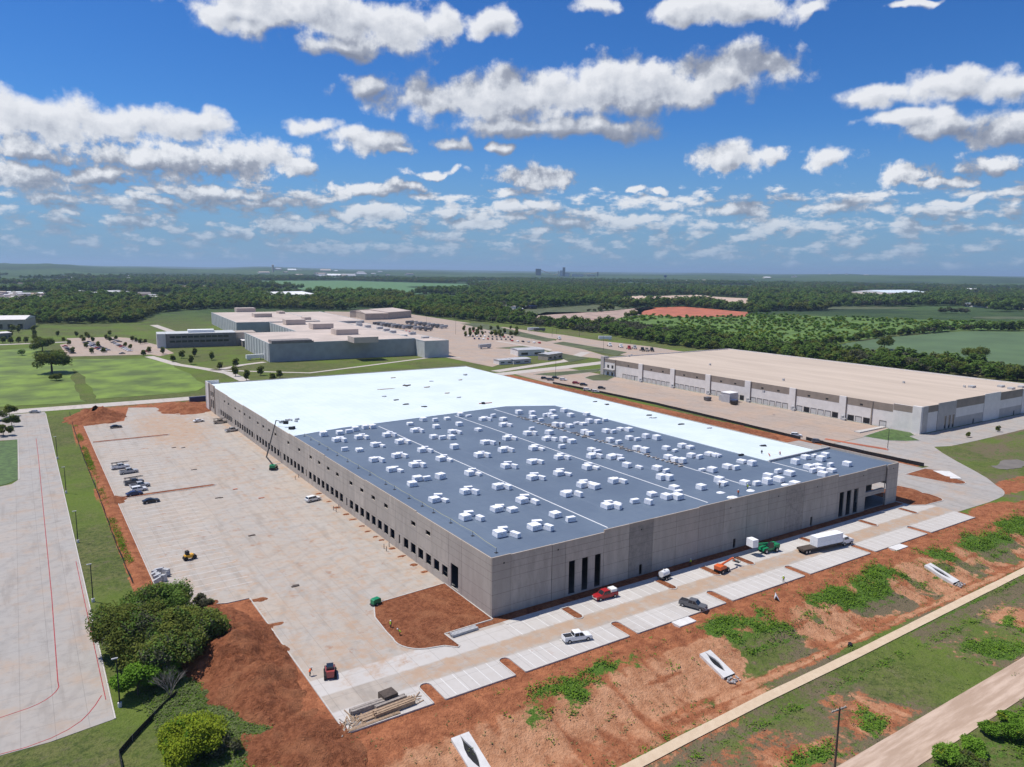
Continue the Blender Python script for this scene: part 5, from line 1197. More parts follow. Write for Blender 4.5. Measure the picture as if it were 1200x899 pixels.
for k, (px, py, mt, l) in enumerate([(500, 454, 'wood', 'short boards right of the dark heap on the white roof'), (523, 461, 'wood', 'bundle of boards lying alone in the middle of the white roof'), (540, 445.5, 'wood', 'thin boards in front of the tool pile'), (538, 466, 'steel', 'small grey box on the white roof above the blue boundary'),
        (449, 465, 'steel', 'grey scrap left of the row of dark tools'), (465, 469, 'dark', 'dark tool bucket nearest the grey scrap'), (475, 474, 'dark', 'small dark tool bag in the middle of the white roof'), (496, 477, 'dark', 'dark bucket closest to the blue boundary'), (505, 447, 'steel', 'pale sheet on the far white roof'), (460, 443, 'wood', 'single board toward the far edge of the white roof'),
        (760, 487, 'dark', 'dark slats lying on the right white strip'), (797, 497.5, 'dark', 'long dark sheets in the middle of the right white strip'), (830, 502, 'steel', 'small frame right of the long dark sheets'), (697, 471, 'dark', 'dark scraps at the far end of the right white strip'), (710, 474.5, 'dark', 'dark tool box right of the scraps on the white strip'), (765, 490, 'steel', 'flat grey pallets on the right white strip'), (895, 523, 'dark', 'dark bag near the roofers on the white strip'), (870, 533, 'black', 'black box at the edge between white strip and blue roof')]):
    junk('roof_item', l, 'roof item', (px, py), WZ, mt, 3, (1.9, .5, .3), 1.0, (-.5, .4))
bt = MB()
for k in range(46):
    y = 34+k*2.05; 
    if random.random() < .8: bt.obox((91.0+random.uniform(-.7, .9), y, .19+.05*(k % 3)), (random.uniform(1.5, 3.2), random.uniform(.25, .7), .22), random.uniform(-.4, .4))
o = bt.build('timber_scraps', M['grey_wood']); o.location = (0, 0, RZ+.004); tag(o, 'line of grey timber scraps strewn along the third seam of the blue roof', 'timber', kind='stuff')
for (px, py, l) in [(845, 577.5, 'opened white sheeting left of the orange vested roofer'), (858, 583, 'crumpled white sheeting at the front parapet by the roofers'), (880, 575, 'white sheeting under the yellow vested roofer'), (920, 568, 'crumpled white wrap by the front parapet right of the bundles')]:
    x, y = G(px, py, RZ); b = MB(); n = 7
    vs = [(math.cos(6.28*k/n)*random.uniform(1, 1.9), math.sin(6.28*k/n)*random.uniform(.7, 1.4), .03) for k in range(n)]+[(random.uniform(-.3, .3), 0, .45)]
    b.add(vs, [(k, (k+1) % n, n) for k in range(n)]+[tuple(range(n-1, -1, -1))]); o = b.build('white_sheeting', M['wrap']); o.location = (x, y, RZ+.004); tag(o, l, 'sheeting')

# ------------------------------------------------------------------ piles, lumber, drains, poles
def dirt_pile(label, cx, cy, rx, ry, h, seed, rz=0.0, step=.9, mt='dirt', ridge=1.0, base=None):
    nxx, nyy = int(rx*2.4/step), int(ry*2.4/step)
    xs = np.linspace(-rx*1.2, rx*1.2, nxx); ys = np.linspace(-ry*1.2, ry*1.2, nyy); A, B = np.meshgrid(xs, ys)
    c, s = math.cos(rz), math.sin(rz); U = (A*c+B*s); V_ = (-A*s+B*c)
    rr = np.hypot(A/rx, B/ry)+.13*fbm(A, B, .22, 3, seed)+(.3*fbm(A, B, .9, 3, seed+8) if rx < 4 else 0)
    hh = h*np.clip(1-rr**1.5, -.25, 1)*(.72+.42*fbm(A, B, .16, 4, seed+2))+h**.5*(.75*fbm(A, B, .3, 4, seed+5)+.34*fbm(A, B, 1.0, 3, seed+6))*np.clip(1.3-rr, 0, 1)
    Zb = hgt(cx+A, cy+B) if base is None else base
    Z_ = np.where(hh > -.06*h, hh, -.4)+np.maximum(Zb, -.1 if base is None else base) if base is not None else hh+Zb-.06
    vs = np.stack([A.ravel(), B.ravel(), Z_.ravel()], 1); fs = []
    keep = rr < 1.12
    for j in range(nyy-1):
        for i in range(nxx-1):
            if keep[j, i] or keep[j+1, i+1]: fs.append((j*nxx+i, j*nxx+i+1, (j+1)*nxx+i+1, (j+1)*nxx+i))
    me = bpy.data.meshes.new('dirt_pile'); me.from_pydata([tuple(v) for v in vs], [], fs); me.materials.append(M[mt])
    b = bmesh.new(); b.from_mesh(me); bmesh.ops.delete(b, geom=[v for v in b.verts if not v.link_faces], context='VERTS'); b.to_mesh(me); b.free()
    me.polygons.foreach_set('use_smooth', [True]*len(me.polygons))
    o = link('dirt_pile', me, None, (cx, cy, 0)); tag(o, label, 'dirt pile'); return o
dirt_pile('big red dirt mound at the far left corner of the court', -50.5, 277, 13, 19, 6.0, 3)
dirt_pile('low spread of red dirt against the far left corner of the grey warehouse', -9.0, 282, 13.5, 20, 2.4, 5)
dirt_pile('long red dirt ridge between the big tree and the left court kerb', -49.0, 12, 9.2, 26, 5.4, 8, step=.5)
dirt_pile('lower red dirt spread at the foot of the long ridge', -47.5, -22, 9.0, 14, 2.6, 9, step=.5)
dirt_pile('broken red dirt clods crossing the end of the first long island', -57.0, 130, 3.2, 5.5, 1.0, 12, step=.5)
dirt_pile('small dirt tongue spilling over the kerb near the ridge top', -38.8, 34.5, 3.2, 1.6, .4, 15, step=.35)
dirt_pile('small dirt tongue spilling over the kerb beside the ridge middle', -38.6, 21.0, 3.0, 1.2, .3, 16, step=.35)
dirt_pile('dirt spread at the far end of the strip between the warehouses', 190, 215, 17, 62, 2.2, 18, step=1.5)
dirt_pile('dirt spread along the ditch behind the white roof strip', 191, 118, 16, 46, 2.4, 19, step=1.5)
for k, y in enumerate([20.5, 28.5, 33, 41, 46.5, 53, 57.5, 62, 66, 74, 79, 86, 94, 103]):
    dirt_pile('small spill of red soil under the dock doors along the grey wall', -1.3, y+.6*(k%3), 1.0+.25*(k%2), .6+.15*(k%3), .2, 30+k, step=.3, base=.0)['group'] = 'soil spills under the dock doors'
# lumber stack area at the near left corner
def stack(label, px, py, L, w, h, n, rz, mt='grey_wood', cat='lumber stack', nm='plank'):
    x, y = G(px, py, 0); t = empty('lumber_stack', (x, y, .012), rz); tag(t, label, cat)
    for i in range(n):
        b = MB(); ww = w/n; b.obox((random.uniform(-.15, .15), -w/2+ww*(i+.5), h/2), (L*random.uniform(.9, 1), ww*.86, h*random.uniform(.75, 1.05)), random.uniform(-.012, .012)); b.build(nm, M[mt], t)
    return t
stack('long stack of dark planks farthest from the kerb in the lumber area', 432, 830, 6.6, 1.3, .8, 4, R(2)); stack('long pale stack of planks in the middle of the lumber area', 462, 832, 7.4, 1.5, .9, 5, R(4), 'wood')
stack('upper stack of planks right of the dark box', 457, 825, 5.8, 1.0, .7, 3, R(4)); stack('flat pallet of plywood left of the pale planks', 433, 840, 3.4, 2.0, .35, 3, R(4), 'wood')
stack('bundle of long poles along the front kerb in the lumber area', 440, 846, 9.0, .7, .25, 4, R(3), 'wood', nm='pole')
stack('stack of steel beams beside the stalls on the large dirt island', 544, 741.5, 6.2, 1.2, .6, 4, R(2), 'steel', 'beam stack', 'beam')
o = junk('dark_crate', 'dark open crate above the planks in the lumber area', 'crate', (455, 819), .01, 'dark_wood', 1, (2.4, 1.8, 1.2), .05, (0, .1))
for (px, py, n, l) in [(478, 822, 16, 'fan of scattered loose boards at the right of the lumber area'), (410, 850, 22, 'tangle of pale scrap wood at the near corner of the court'), (418, 836, 8, 'few loose boards along the left kerb of the lumber area')]:
    x, y = G(px, py, 0); t = empty('scrap_wood', (x, y, .012)); tag(t, l, 'scrap wood')
    for k in range(n): b = MB(); b.obox((random.uniform(-2, 2), random.uniform(-1.6, 1.6), .06+.03*(k % 5)), (random.uniform(1.2, 3.6), .16, .07), random.uniform(-.3, 2.0)); b.build('board', M[random.choice(['wood', 'grey_wood', 'wood'])], t)
for k, (px, py, l) in enumerate([(295, 628, 'black mat lying on the court right of the yellow compactor'), (348, 686.5, 'dark plank lying alone on the court'), (257, 583.5, 'small dark board in the middle of the court'), (275, 573.5, 'reddish board stack lying on the middle court'), (204.5, 524.5, 'dark board left of a pair on the far court'), (214.5, 524.8, 'dark board right of a pair on the far court'), (227, 550.5, 'brown scrap board on the far court'), (306, 584, 'reddish scrap on the court left of the white suv')]):
    junk('scrap_board', l, 'board', (px, py), .012, 'dark_wood' if k not in (3, 7) else 'red_soil', 2, (1.5, .5, .14), .5, (-.2, .2))
# crushed silver forms near the big tree
t = empty('form_pile', (*G(188, 676, 0), .012)); tag(t, 'pile of silver grey forms and drums by the big tree on the court', 'pile')
for k in range(9): b = MB(); b.obox((random.uniform(-1.2, 1.5), 2.5-k*.75, .7), (random.uniform(.8, 2), random.uniform(.5, 1.2), random.uniform(.8, 1.8)), random.uniform(0, 3), ry=random.uniform(-.4, .4)); b.build('form', M['steel' if k % 3 else 'hut_grey'], t)
for k, (px, py) in enumerate([(391, 598), (394, 600), (397, 596), (450, 643), (453, 646), (456, 641), (346, 562), (350, 560)]):
    b = MB(); b.cyl((0, 0, 0), (0, 0, 1.3), .11, n=6); o = b.build('bollard', M['grey_wood']); o.location = (*G(px, py, 0), .004); tag(o, 'short grey bollard standing on the court before the dock doors', 'bollard', 'bollards before the dock doors')
# storm drain end walls on the slope
def end_wall(x, y0, y1, w, label, rz=0.0):
    za, zb = hz(x, y0)+.55, hz(x, y1)+.42
    t = empty('drain_outlet', (x, y0, 0), rz); tag(t, label, 'drain outlet'); L = y0-y1; n = 6; b = MB()
    yy = [-L*k/n for k in range(n+1)]; zz = [za+(zb-za)*k/n for k in range(n+1)]
    hole = lambda k: .74*math.sin(math.pi*min(1, max(0, (k-.6)/4.4)))
    for k in range(n):
        a, c = hole(k), hole(k+1)
        for s in (-1, 1):
            q = [(s*w/2, yy[k], zz[k]), (s*w/2, yy[k+1], zz[k+1]), (s*max(c, .001), yy[k+1], zz[k+1]), (s*max(a, .001), yy[k], zz[k])]
            b.add(q, [(0, 1, 2, 3)]); b.add([q[0], q[1], (q[1][0], q[1][1], q[1][2]-.9), (q[0][0], q[0][1], q[0][2]-.9)], [(0, 1, 2, 3)])
            b.add([q[3], q[2], (q[2][0], q[2][1], q[2][2]-1.1), (q[3][0], q[3][1], q[3][2]-1.1)], [(0, 1, 2, 3)])
    b.add([(-w/2, 0, za), (w/2, 0, za), (w/2, 0, za-1.5), (-w/2, 0, za-1.5)], [(0, 1, 2, 3)]); b.build('apron', M['slab'], t)
    b = MB(); b.cyl((0, -.3, za-1.1), (0, -L*.82, zb-.42), .58, .58, 10, cap=False); b.build('pipe', M['black'], t)
    b = MB()
    for k in range(n): b.add([(-.72, yy[k], zz[k]-.3), (.72, yy[k], zz[k]-.3), (.72, yy[k+1], zz[k+1]-.3), (-.72, yy[k+1], zz[k+1]-.3)], [(0, 1, 2, 3)])
    b.build('dark_mouth', M['black'], t)  # black plate stands in for the darkness inside the culvert mouth
    b = MB()
    for k in range(26): b.obox((random.uniform(-w*.5, w*.5), -L-random.uniform(-.4, 1.8), hz(x, y1)+.05), (.4, .35, .25), random.uniform(0, 3))
    tag(b.build('rip_rap', M['rip_rap'], t), kind='stuff')
end_wall(G(541, 868)[0], G(537, 866)[1], G(560, 915)[1], 3.2, 'pale concrete storm drain outlet on the slope nearest the lumber corner')
end_wall(G(826, 767)[0], G(826, 767)[1], G(856, 793)[1], 3.0, 'pale concrete storm drain outlet in the middle of the red slope')
end_wall(G(1088, 664)[0], G(1088, 663)[1], G(1124, 682)[1], 3.0, 'pale concrete storm drain outlet on the slope farthest right')
o = sheet('inlet_box', [(30.8, -21.6), (35.6, -21.6), (35.6, -24.0), (30.8, -24.0)], -.7, .06, M['slab']); tag(o, 'flat concrete inlet box at the front kerb left of the grey pickup', 'inlet')
o = sheet('inlet_box', [(111.5, -21.6), (117.0, -21.6), (117.0, -24.0), (111.5, -24.0)], -.7, .08, M['slab']); tag(o, 'flat concrete inlet box at the front kerb toward the right end', 'inlet')
b = MB(); b.add([(0,0,.1),(1.4,.3,.05),(.5,-1.2,0),(.6,.2,1.6),(-.1,-.5,1.2)], [(0,1,3),(0,3,4),(4,3,2),(1,2,3)]); o = b.build('white_sheet', M['wrap']); x, y = G(907, 703); o.location = (x, y, hz(x, y)); tag(o, 'crumpled white sheet caught at the top of the green slope', 'sheet')
for (px, py, l) in [(996, 757, 'black rubbish bag lying in the grass above the pale trail')]:
    x, y = G(px, py); b = MB(); b.obox((0, 0, .25), (1.0, .7, .5), .4); b.obox((.6, .3, .2), (.7, .5, .4), 1.2); o = b.build('rubbish_bag', M['black']); o.location = (x, y, hz(x, y)); tag(o, l, 'bag')
# silt fences
def silt(label, pts, h=.75):
    t = empty('silt_fence', (0, 0, 0)); tag(t, label, 'silt fence'); P_ = fine(pts, 3.0); b = MB(); vs, fs = [], []
    for k, (x, y) in enumerate(P_):
        z = hz(x, y); lean = .12*math.sin(k*1.3); vs += [(x-.02, y, z-.1), (x-.02+lean, y, z+h), (x+.02, y, z-.1), (x+.02+lean, y, z+h)]
    for k in range(len(P_)-1): a = 4*k; fs += [(a, a+4, a+5, a+1), (a+2, a+3, a+7, a+6), (a+1, a+5, a+7, a+3)]
    b.add(vs, fs); b.build('fabric', M['black'], t)
    b = MB(); b.box(-.03, -.03, -.2, .03, .03, h+.25); me = b.mesh('stake', M['grey_wood'])
    for (x, y) in P_[::2]: link('stake', me, t, (x+.09, y, hz(x, y)))
silt('black silt fence running the length of the lawn strip beside the red dirt', [(-60.8, 58), (-61.2, 90), (-61.0, 140), (-61.3, 190), (-61.0, 250), (-60.2, 298)])
silt('black silt fence slanting from the big tree down to the drive corner', [(-60.5, 4.0), (-62.8, 1.8), (-66.5, -3.0), (-70.6, -8.4), (-70.8, -18)], .95)
silt('black silt barrier along the ditch of the finished warehouse yard', [(207, 258), (209.6, 225), (211, 168), (209, 133), (207.8, 110), (205.4, 73)], 1.3)
silt('dark silt barrier in the narrow strip between the two driveways', [(206.6, 71), (205.3, 60), (205, 40), (205.6, 19)], 1.5)
b = MB(); b.box(-6, -1.3, 0, 6, 1.3, 2.3); b.box(-6.1, -1.4, 2.3, 6.1, -1.2, 2.5); b.box(-6.1, 1.2, 2.3, 6.1, 1.4, 2.5); o = b.build('dumpster', M['navy']); o.location = (*G(236, 470, 0), .05); tag(o, 'dark blue dumpster behind the far left corner of the grey warehouse', 'dumpster')
# light poles
def light_pole(x, y, h, rz, label, group, base=True):
    t = empty('light_pole', (x, y, hz(x, y)), rz); tag(t, label, 'light pole', group)
    b = MB(); b.cyl((0, 0, 0), (0, 0, h), .13, .08, 7); b.build('pole', M['dark'], t)
    if base: b = MB(); b.cyl((0, 0, -.2), (0, 0, .75), .33, n=10); b.build('base', M['slab'], t)
    b = MB(); b.box(-.75, -.16, h-.05, .2, .16, h+.10); b.build('lamp_head', M['steel'], t)
for (x, y, l) in [(-69.0, 5.6, 'light pole nearest the camera, in front of the big tree'), (-69.2, 52.4, 'light pole on the lawn strip just beyond the big tree'), (-69.4, 94.5, 'third light pole along the lawn strip'), (-69.4, 146, 'fourth light pole along the lawn strip'), (-69.6, 197, 'farthest light pole along the lawn strip')]:
    light_pole(x, y, 8.6, 0, l, 'light poles along the lawn strip')
light_pole(*G(1040, 527, 0), 9, R(90), 'light pole at the end of the red planter strip by the driveway', 'light poles in the paved yard')
for (px, py, l) in [(607, 381, 'behind the grass wedge'), (647, 394.5, 'by the black trailer'), (652, 392, 'right of the black trailer'), (679, 395, 'at the start of the truck parking'), (707, 411, 'in the middle of the truck parking'), (739, 402, 'before the tree belt'), (651, 444, 'at the yard entrance'), (812, 409, 'left one behind the tan roof'), (832, 409, 'right one behind the tan roof'), (534, 392, 'among the yard cars'), (630, 384, 'on the truck road'), (500, 379, 'by the trailer banks')]:
    light_pole(*G(px, py, 0), 15, R(200), f'tall thin light mast {l}', 'tall light masts in the truck yards', False)
# utility pole at lower right
up = empty('utility_pole', (*G(977, 915), hz(*G(977, 915))), R(-6)); tag(up, 'wooden utility pole with a crossarm above the dirt road', 'utility pole')
hp = 12.0
b = MB(); b.cyl((0, 0, 0), (0, 0, hp), .19, .13, 9); b.build('pole', M['dark_wood'], up)
b = MB(); b.obox((0, .12, hp-.35), (3.2, .18, .2)); b.build('crossarm', M['grey_wood'], up)
for x in (-1.35, -.5, .5, 1.35): b = MB(); b.cyl((x, .12, hp-.28), (x, .12, hp-.08), .06, .04, 6); b.build('insulator', M['lamp'], up)
# red planter strip and the long grey-green bed by the driveway
o = sheet('planter_strip', [G(*q, 0) for q in [(968, 514), (1040, 526), (1041, 528), (966, 515)]], -.02, .12, M['red_soil']); tag(o, 'thin red planter strip ending at the driveway light pole', 'planter strip')
# equipment by the far dock
ct = empty('compactor_unit', (254.5, 154.5, 0), R(90)); tag(ct, 'grey compactor shed with a white roof against the finished warehouse docks', 'compactor')
b = MB(); b.box(-3, -3.5, 0, 3, 3.5, 5.2); b.build('housing', M['hut_grey'], ct); b = MB(); b.box(-3.2, -3.7, 5.21, 3.2, 3.7, 5.5); b.build('roof', M['white_steel'], ct); b = MB(); b.box(3.01, -2, 0, 6, 2, 3.5); b.build('ram', M['steel'], ct)
for (x, y, m_, l) in [(252, 149, 'blue_paint', 'bright blue bin right of the grey compactor shed'), (246, 163, 'grey_paint', 'dark grey machine left of the compactor shed'), (249, 146.5, 'black_paint', 'black low skip right of the blue bin')]:
    b = MB(); b.side([(-1.5, .2), (-1.8, 2.0), (1.8, 2.0), (1.5, .2)], -1.3, 1.3); b.box(-1.9, -1.4, 2.0, 1.9, 1.4, 2.15); o = b.build('bin', M[m_]); o.location = (x, y, .01); tag(o, l, 'bin')
# ------------------------------------------------------------------ trees and plants
rng = np.random.default_rng(5)
def leaf_mesh(name, pts, size, mt, flat=0.0, mats=None, mi=None):
    """many leaf-sized quads, one per point, randomly turned"""
    n = len(pts); sz = size*rng.uniform(.6, 1.35, n)
    nrm = rng.normal(size=(n, 3)); nrm[:, 2] = np.abs(nrm[:, 2])+flat+.75; nrm /= np.linalg.norm(nrm, axis=1)[:, None]
    a = np.cross(nrm, rng.normal(size=(n, 3))); a /= np.linalg.norm(a, axis=1)[:, None]; b = np.cross(nrm, a)
    a *= sz[:, None]*.5; b *= sz[:, None]*.36
    v = np.stack([pts-a, pts+b*.9, pts+a, pts-b], 1).reshape(-1, 3)
    me = bpy.data.meshes.new(name); me.vertices.add(4*n); me.vertices.foreach_set('co', v.ravel())
    me.loops.add(4*n); me.loops.foreach_set('vertex_index', np.arange(4*n)); me.polygons.add(n)
    me.polygons.foreach_set('loop_start', np.arange(0, 4*n, 4)); me.polygons.foreach_set('loop_total', np.full(n, 4))
    for m_ in (mats or [mt]): me.materials.append(M[m_])
    if mi is not None: me.polygons.foreach_set('material_index', mi)
    me.update(); return me
def crown_pts(r, h, z0, nl, per, fl=.45, shell=.55, rx=1.0, col=False):
    """points in a crown of several lobes: an uneven dome with gaps"""
    out = []
    for k in range(nl):
        t = rng.uniform(0, 6.283); q = math.sqrt(rng.uniform(0, 1))*.78
        cx, cy = r*q*math.cos(t)*rx, r*q*math.sin(t); cz = z0+(h-z0)*(.26+.54*math.sqrt(max(0, 1-q*q)))*rng.uniform(.5, 1.06)
        if col: cx, cy, cz = cx*.55, cy*.55, z0+(h-z0)*rng.uniform(.18, .82)
        lr = r*rng.uniform(.26, .42)*(1.45 if col else 1); d = rng.normal(size=(per, 3)); d /= np.linalg.norm(d, axis=1)[:, None]
        d *= (lr*(shell+(1-shell)*rng.uniform(0, 1, per)**.5))[:, None]; d[:, 2] *= fl+.3
        d += rng.normal(size=(per, 3))*lr*.10; out.append(d+np.array([cx, cy, cz]))
    p = np.concatenate(out); p[:, 2] = np.maximum(p[:, 2], z0*.55+.15); return p
def trunk_mesh(h, r, spread, n=6, mt='bark', lean=0.0):
    b = MB(); top = (lean, 0, h*.45); b.cyl((0, 0, -.2), top, r, r*.7, 7)
    for k in range(n):
        t = 6.283*k/n+random.random(); e = (spread*math.cos(t)*.62, spread*math.sin(t)*.62, h*random.uniform(.62, .85))
        m_ = (e[0]*.42, e[1]*.42, h*.60); b.cyl(top, m_, r*.5, r*.34, 5); b.cyl(m_, e, r*.34, r*.12, 5)
        e2 = (e[0]*1.15+random.uniform(-1, 1)*spread*.2, e[1]*1.15+random.uniform(-1, 1)*spread*.2, e[2]+h*.08); b.cyl(e, e2, r*.12, r*.05, 4)
    return b.mesh('trunk', M[mt])
def tree(name, label, x, y, r, h, leaf, nl=16, per=700, size=.42, z0=1.2, tr=.3, rx=1.0, rz=0.0, group=None, cat='tree', z=None, fl=.45):
    t = empty(name, (x, y, hz(x, y) if z is None else z), rz); tag(t, label, cat, group)
    cp__ = crown_pts(r, h, z0, nl, per, fl, rx=rx); kk_ = fbm(cp__[:, 0]+cp__[:, 2]*.7, cp__[:, 1]-cp__[:, 2]*.5, .55/max(1, r/7), 3, x)+rng.normal(size=len(cp__))*.12
    mix_ = {'leaf_dark': ['leaf_dark', 'leaf_mid', 'leaf_grey'], 'leaf_lime': ['leaf_lime', 'leaf_bright', 'leaf_mid'], 'leaf_bright': ['leaf_bright', 'leaf_mid', 'leaf_lime']}.get(leaf, [leaf, 'leaf_dark', 'leaf_grey'])
    link('crown', leaf_mesh('crown', cp__, size, leaf, 0, mix_, np.digitize(kk_, [.45, .62] if leaf in ('leaf_lime', 'leaf_bright') else [.18, .42])), t); link('trunk', trunk_mesh(h*.9, tr, r), t); return t
tree('oak_tree', 'dark green oak, left of the big clump beside the access drive', -64.6, 23, 8.4, 9.4, 'leaf_dark', 34, 1000, .46)
tree('oak_tree', 'dark green oak on the right of the big clump by the red ridge', -55.8, 19, 6.4, 9.0, 'leaf_dark', 28, 1000, .46)
tree('oak_tree', 'dark green oak at the back of the big clump next to the court corner', -60.0, 32, 7.2, 9.2, 'leaf_mid', 28, 950, .46)
tree('oak_tree', 'low dark oak in the shaded front of the big clump', -60.5, 15.0, 7.2, 7.6, 'leaf_dark', 30, 800, .44)
tree('grey_shrub', 'grey green shrub between the big clump and the court edge', -50.5, 34, 2.6, 4.6, 'leaf_grey', 9, 350, .34, .6, .12, cat='shrub')
tree('bright_tree', 'bright green young tree in front of the dark oak clump', -66.0, 8.0, 3.8, 5.2, 'leaf_bright', 15, 700, .40, .8, .16)
tree('bright_tree', 'bright green sapling just left of the bare grey shrub', -62.6, 8.6, 3.0, 5.0, 'leaf_bright', 12, 520, .38, .8, .14)
tree('lime_shrub', 'round lime green shrub standing alone in the lower left', -61.0, -15.0, 5.3, 5.6, 'leaf_lime', 26, 900, .34, .5, .22, cat='shrub', fl=.5)
tree('grey_shrub', 'grey dry shrub leaning against the right of the lime green shrub', -57.6, -17.0, 2.5, 3.2, 'leaf_grey', 9, 420, .30, .4, .12, cat='shrub')
# bare grey shrub: forking branches
t = empty('bare_shrub', (-61.5, 4.4, hz(-61.5, 4.4))); tag(t, 'bare grey leafless shrub at the upper end of the slanting silt fence', 'shrub')
b = MB()
def fork(p, d, L, r, n):
    e = p+d*L; b.cyl(p, e, r, r*.62, 4, cap=False)
    if n == 0: return
    for k in range(3 if n > 1 else 2):
        q = (d+Vector((random.uniform(-1, 1), random.uniform(-1, 1), random.uniform(-.1, .7)))*.62).normalized(); fork(p+d*L*random.uniform(.6, 1), q, L*random.uniform(.62, .8), r*.55, n-1)
for k in range(6): fork(Vector((0, 0, 0)), Vector((math.cos(k*1.05)*.45, math.sin(k*1.05)*.45, 1)).normalized(), 2.0, .085, 4)
b.build('branches', M['dead_bark'], t, fix=False)
for (px, py, r, h, lf, l) in [(1112, 893, 2.6, 2.6, 'leaf_bright', 'leftmost bright green bush below the dirt road'), (1141, 884, 2.4, 2.4, 'leaf_bright', 'second bright green bush below the dirt road'), (1163, 862, 2.2, 2.2, 'leaf_bright', 'upper bright green bush by the dirt road shoulder'), (1192, 868, 2.8, 3.0, 'leaf_bright', 'bright green bush at the lower right picture edge'), (1135, 903, 2.6, 2.0, 'leaf_mid', 'dark green bush at the bottom edge below the dirt road'), (1182, 846, 1.7, 1.6, 'leaf_bright', 'small bush nearest the dirt road at the right edge')]:
    x, y = G(px, py); tree('bush', l, x, min(y, -73.2), r, h, lf, 12, 420, .30, .3, .08, cat='bush', z=hz(x, y))
# meadow trees
tree('oak_tree', 'broad oak standing alone on the green meadow', *G(61, 437, 0), 11.5, 15.5, 'leaf_dark', 26, 420, 1.0, 3.2, .75)
tree('oak_tree', 'darker round tree behind the broad meadow oak', *G(50, 412, 0), 9, 12, 'leaf_dark', 18, 350, 1.0, 1.6, .5)
tree('bush', 'small round bush before the broad meadow oak', *G(66, 446, 0), 4.2, 4.6, 'leaf_dark', 9, 260, .7, .5, .2, cat='bush')
tree('bush', 'thin sparse tree on the meadow left of the oak', *G(26, 416.5, 0), 5, 5, 'leaf_mid', 6, 130, .7, 1.0, .15)
for k, (px, py, l) in enumerate([(11, 488, 'tall dark tree by the left car area, nearest the road'), (14, 500, 'dark tree second from the road at the left edge'), (4, 511, 'dark tree third from the road at the left edge'), (-3, 493, 'dark tree half out of the picture at the left edge')]):
    tree('street_tree', l, *G(px, py, 0), 3.6, 6.0-.5*k, 'leaf_dark', 10, 330, .5, .9, .16)
lotl = sheet('car_park', [(-112, 240), (-88, 240), (-88, 262), (-84, 300), (-112, 300)], -.3, -.02, M['asphalt_grey'])
kerb_lawn = sheet('lawn', [(-82.2, 172), (-82, 241), (-112, 241), (-112, 165), (-92, 164.4), (-85.5, 167)], -.1, .03, M['lawn'])
# small planted trees: one crown mesh and one trunk mesh shared by the copies
cr0 = [leaf_mesh('crown', crown_pts(1.9, 5.0, .7, 9, 60, .6, col=True), .9, 'leaf_dark') for _ in range(3)]; tr0 = trunk_mesh(4.2, .14, .9, 4)
def small_tree(px, py, s, label, group):
    t = empty('planted_tree', (*G(px, py, 0), 0.0), random.uniform(0, 6)); t.scale = (s, s, s); tag(t, label, 'tree', group)
    link('crown', random.choice(cr0), t); link('trunk', tr0, t)
cp = lambda L: [(x/6, 340+y/6) for x, y in L]
for px, py in cp([(405,325),(450,362),(487,388),(540,328),(570,345),(590,365),(625,345),(655,368),(608,330),(745,348),(775,365),(770,318),(815,350),(930,360),(880,400),(690,402),(605,408),(725,440),(645,448),(915,415),(510,445),(985,380),(1020,375),(960,365)]):
    small_tree(px, py, 1.1, 'small dark tree in the ' + ('left rows' if px < 90 else ('middle rows' if px < 122 else 'right rows')) + (' at the back' if py < 402 else ' at the front') + ' of the far car park', 'trees in the far car park')
for px, py, l in [(174, 413, 'before the office corner'), (168, 417, 'at the car park exit'), (191, 415, 'right of the car park exit')]: small_tree(px, py, 1.25, f'round dark tree {l}', 'trees by the car park exit')
for (px, py) in [(203, 424), (224, 427), (248, 422), (257, 433), (276, 430), (276, 441), (289, 446), (305, 440), (213, 420), (228, 418), (320, 447), (328, 443)]: small_tree(px, py, 1.35, 'small round dark tree along the factory approach road', 'trees along the factory approach road')
for px, py in cp([(20, 372), (75, 330), (95, 290), (130, 300), (130, 372), (180, 372), (235, 300), (245, 330), (255, 360), (265, 385), (240, 350), (75, 375)]): small_tree(px, py, 1.5, 'dark tree ' + ('in front' if py > 398 else 'right' if px > 35 else 'beside the wall') + ' of the tan metal building at the left edge', 'trees round the tan metal building')
for k in range(34):
    px, py = 542+66*random.random(), 386+10*random.random(); small_tree(px, py, random.uniform(.9, 1.3), 'small dark tree ' + ('at the back' if py < 391 else 'at the front') + ' of the truck yard lot, ' + ('left third' if px < 564 else ('middle third' if px < 586 else 'right third')), 'trees in the truck yard lot')
for px, py, l in [(1167-700, 0, '')][:0]: pass
for px, py, l in [(1002, 520, 'small cone shaped tree left of two by the finished warehouse end wall'), (1040-9, 0, '')][:0]: pass
for (px, py, l) in [(1134, 512.5, 'small conical tree left of two on the pavement before the end wall'), (1169, 506, 'small conical tree right of two on the pavement before the end wall')]: small_tree(px, py, .62, l, 'conical trees before the end wall')
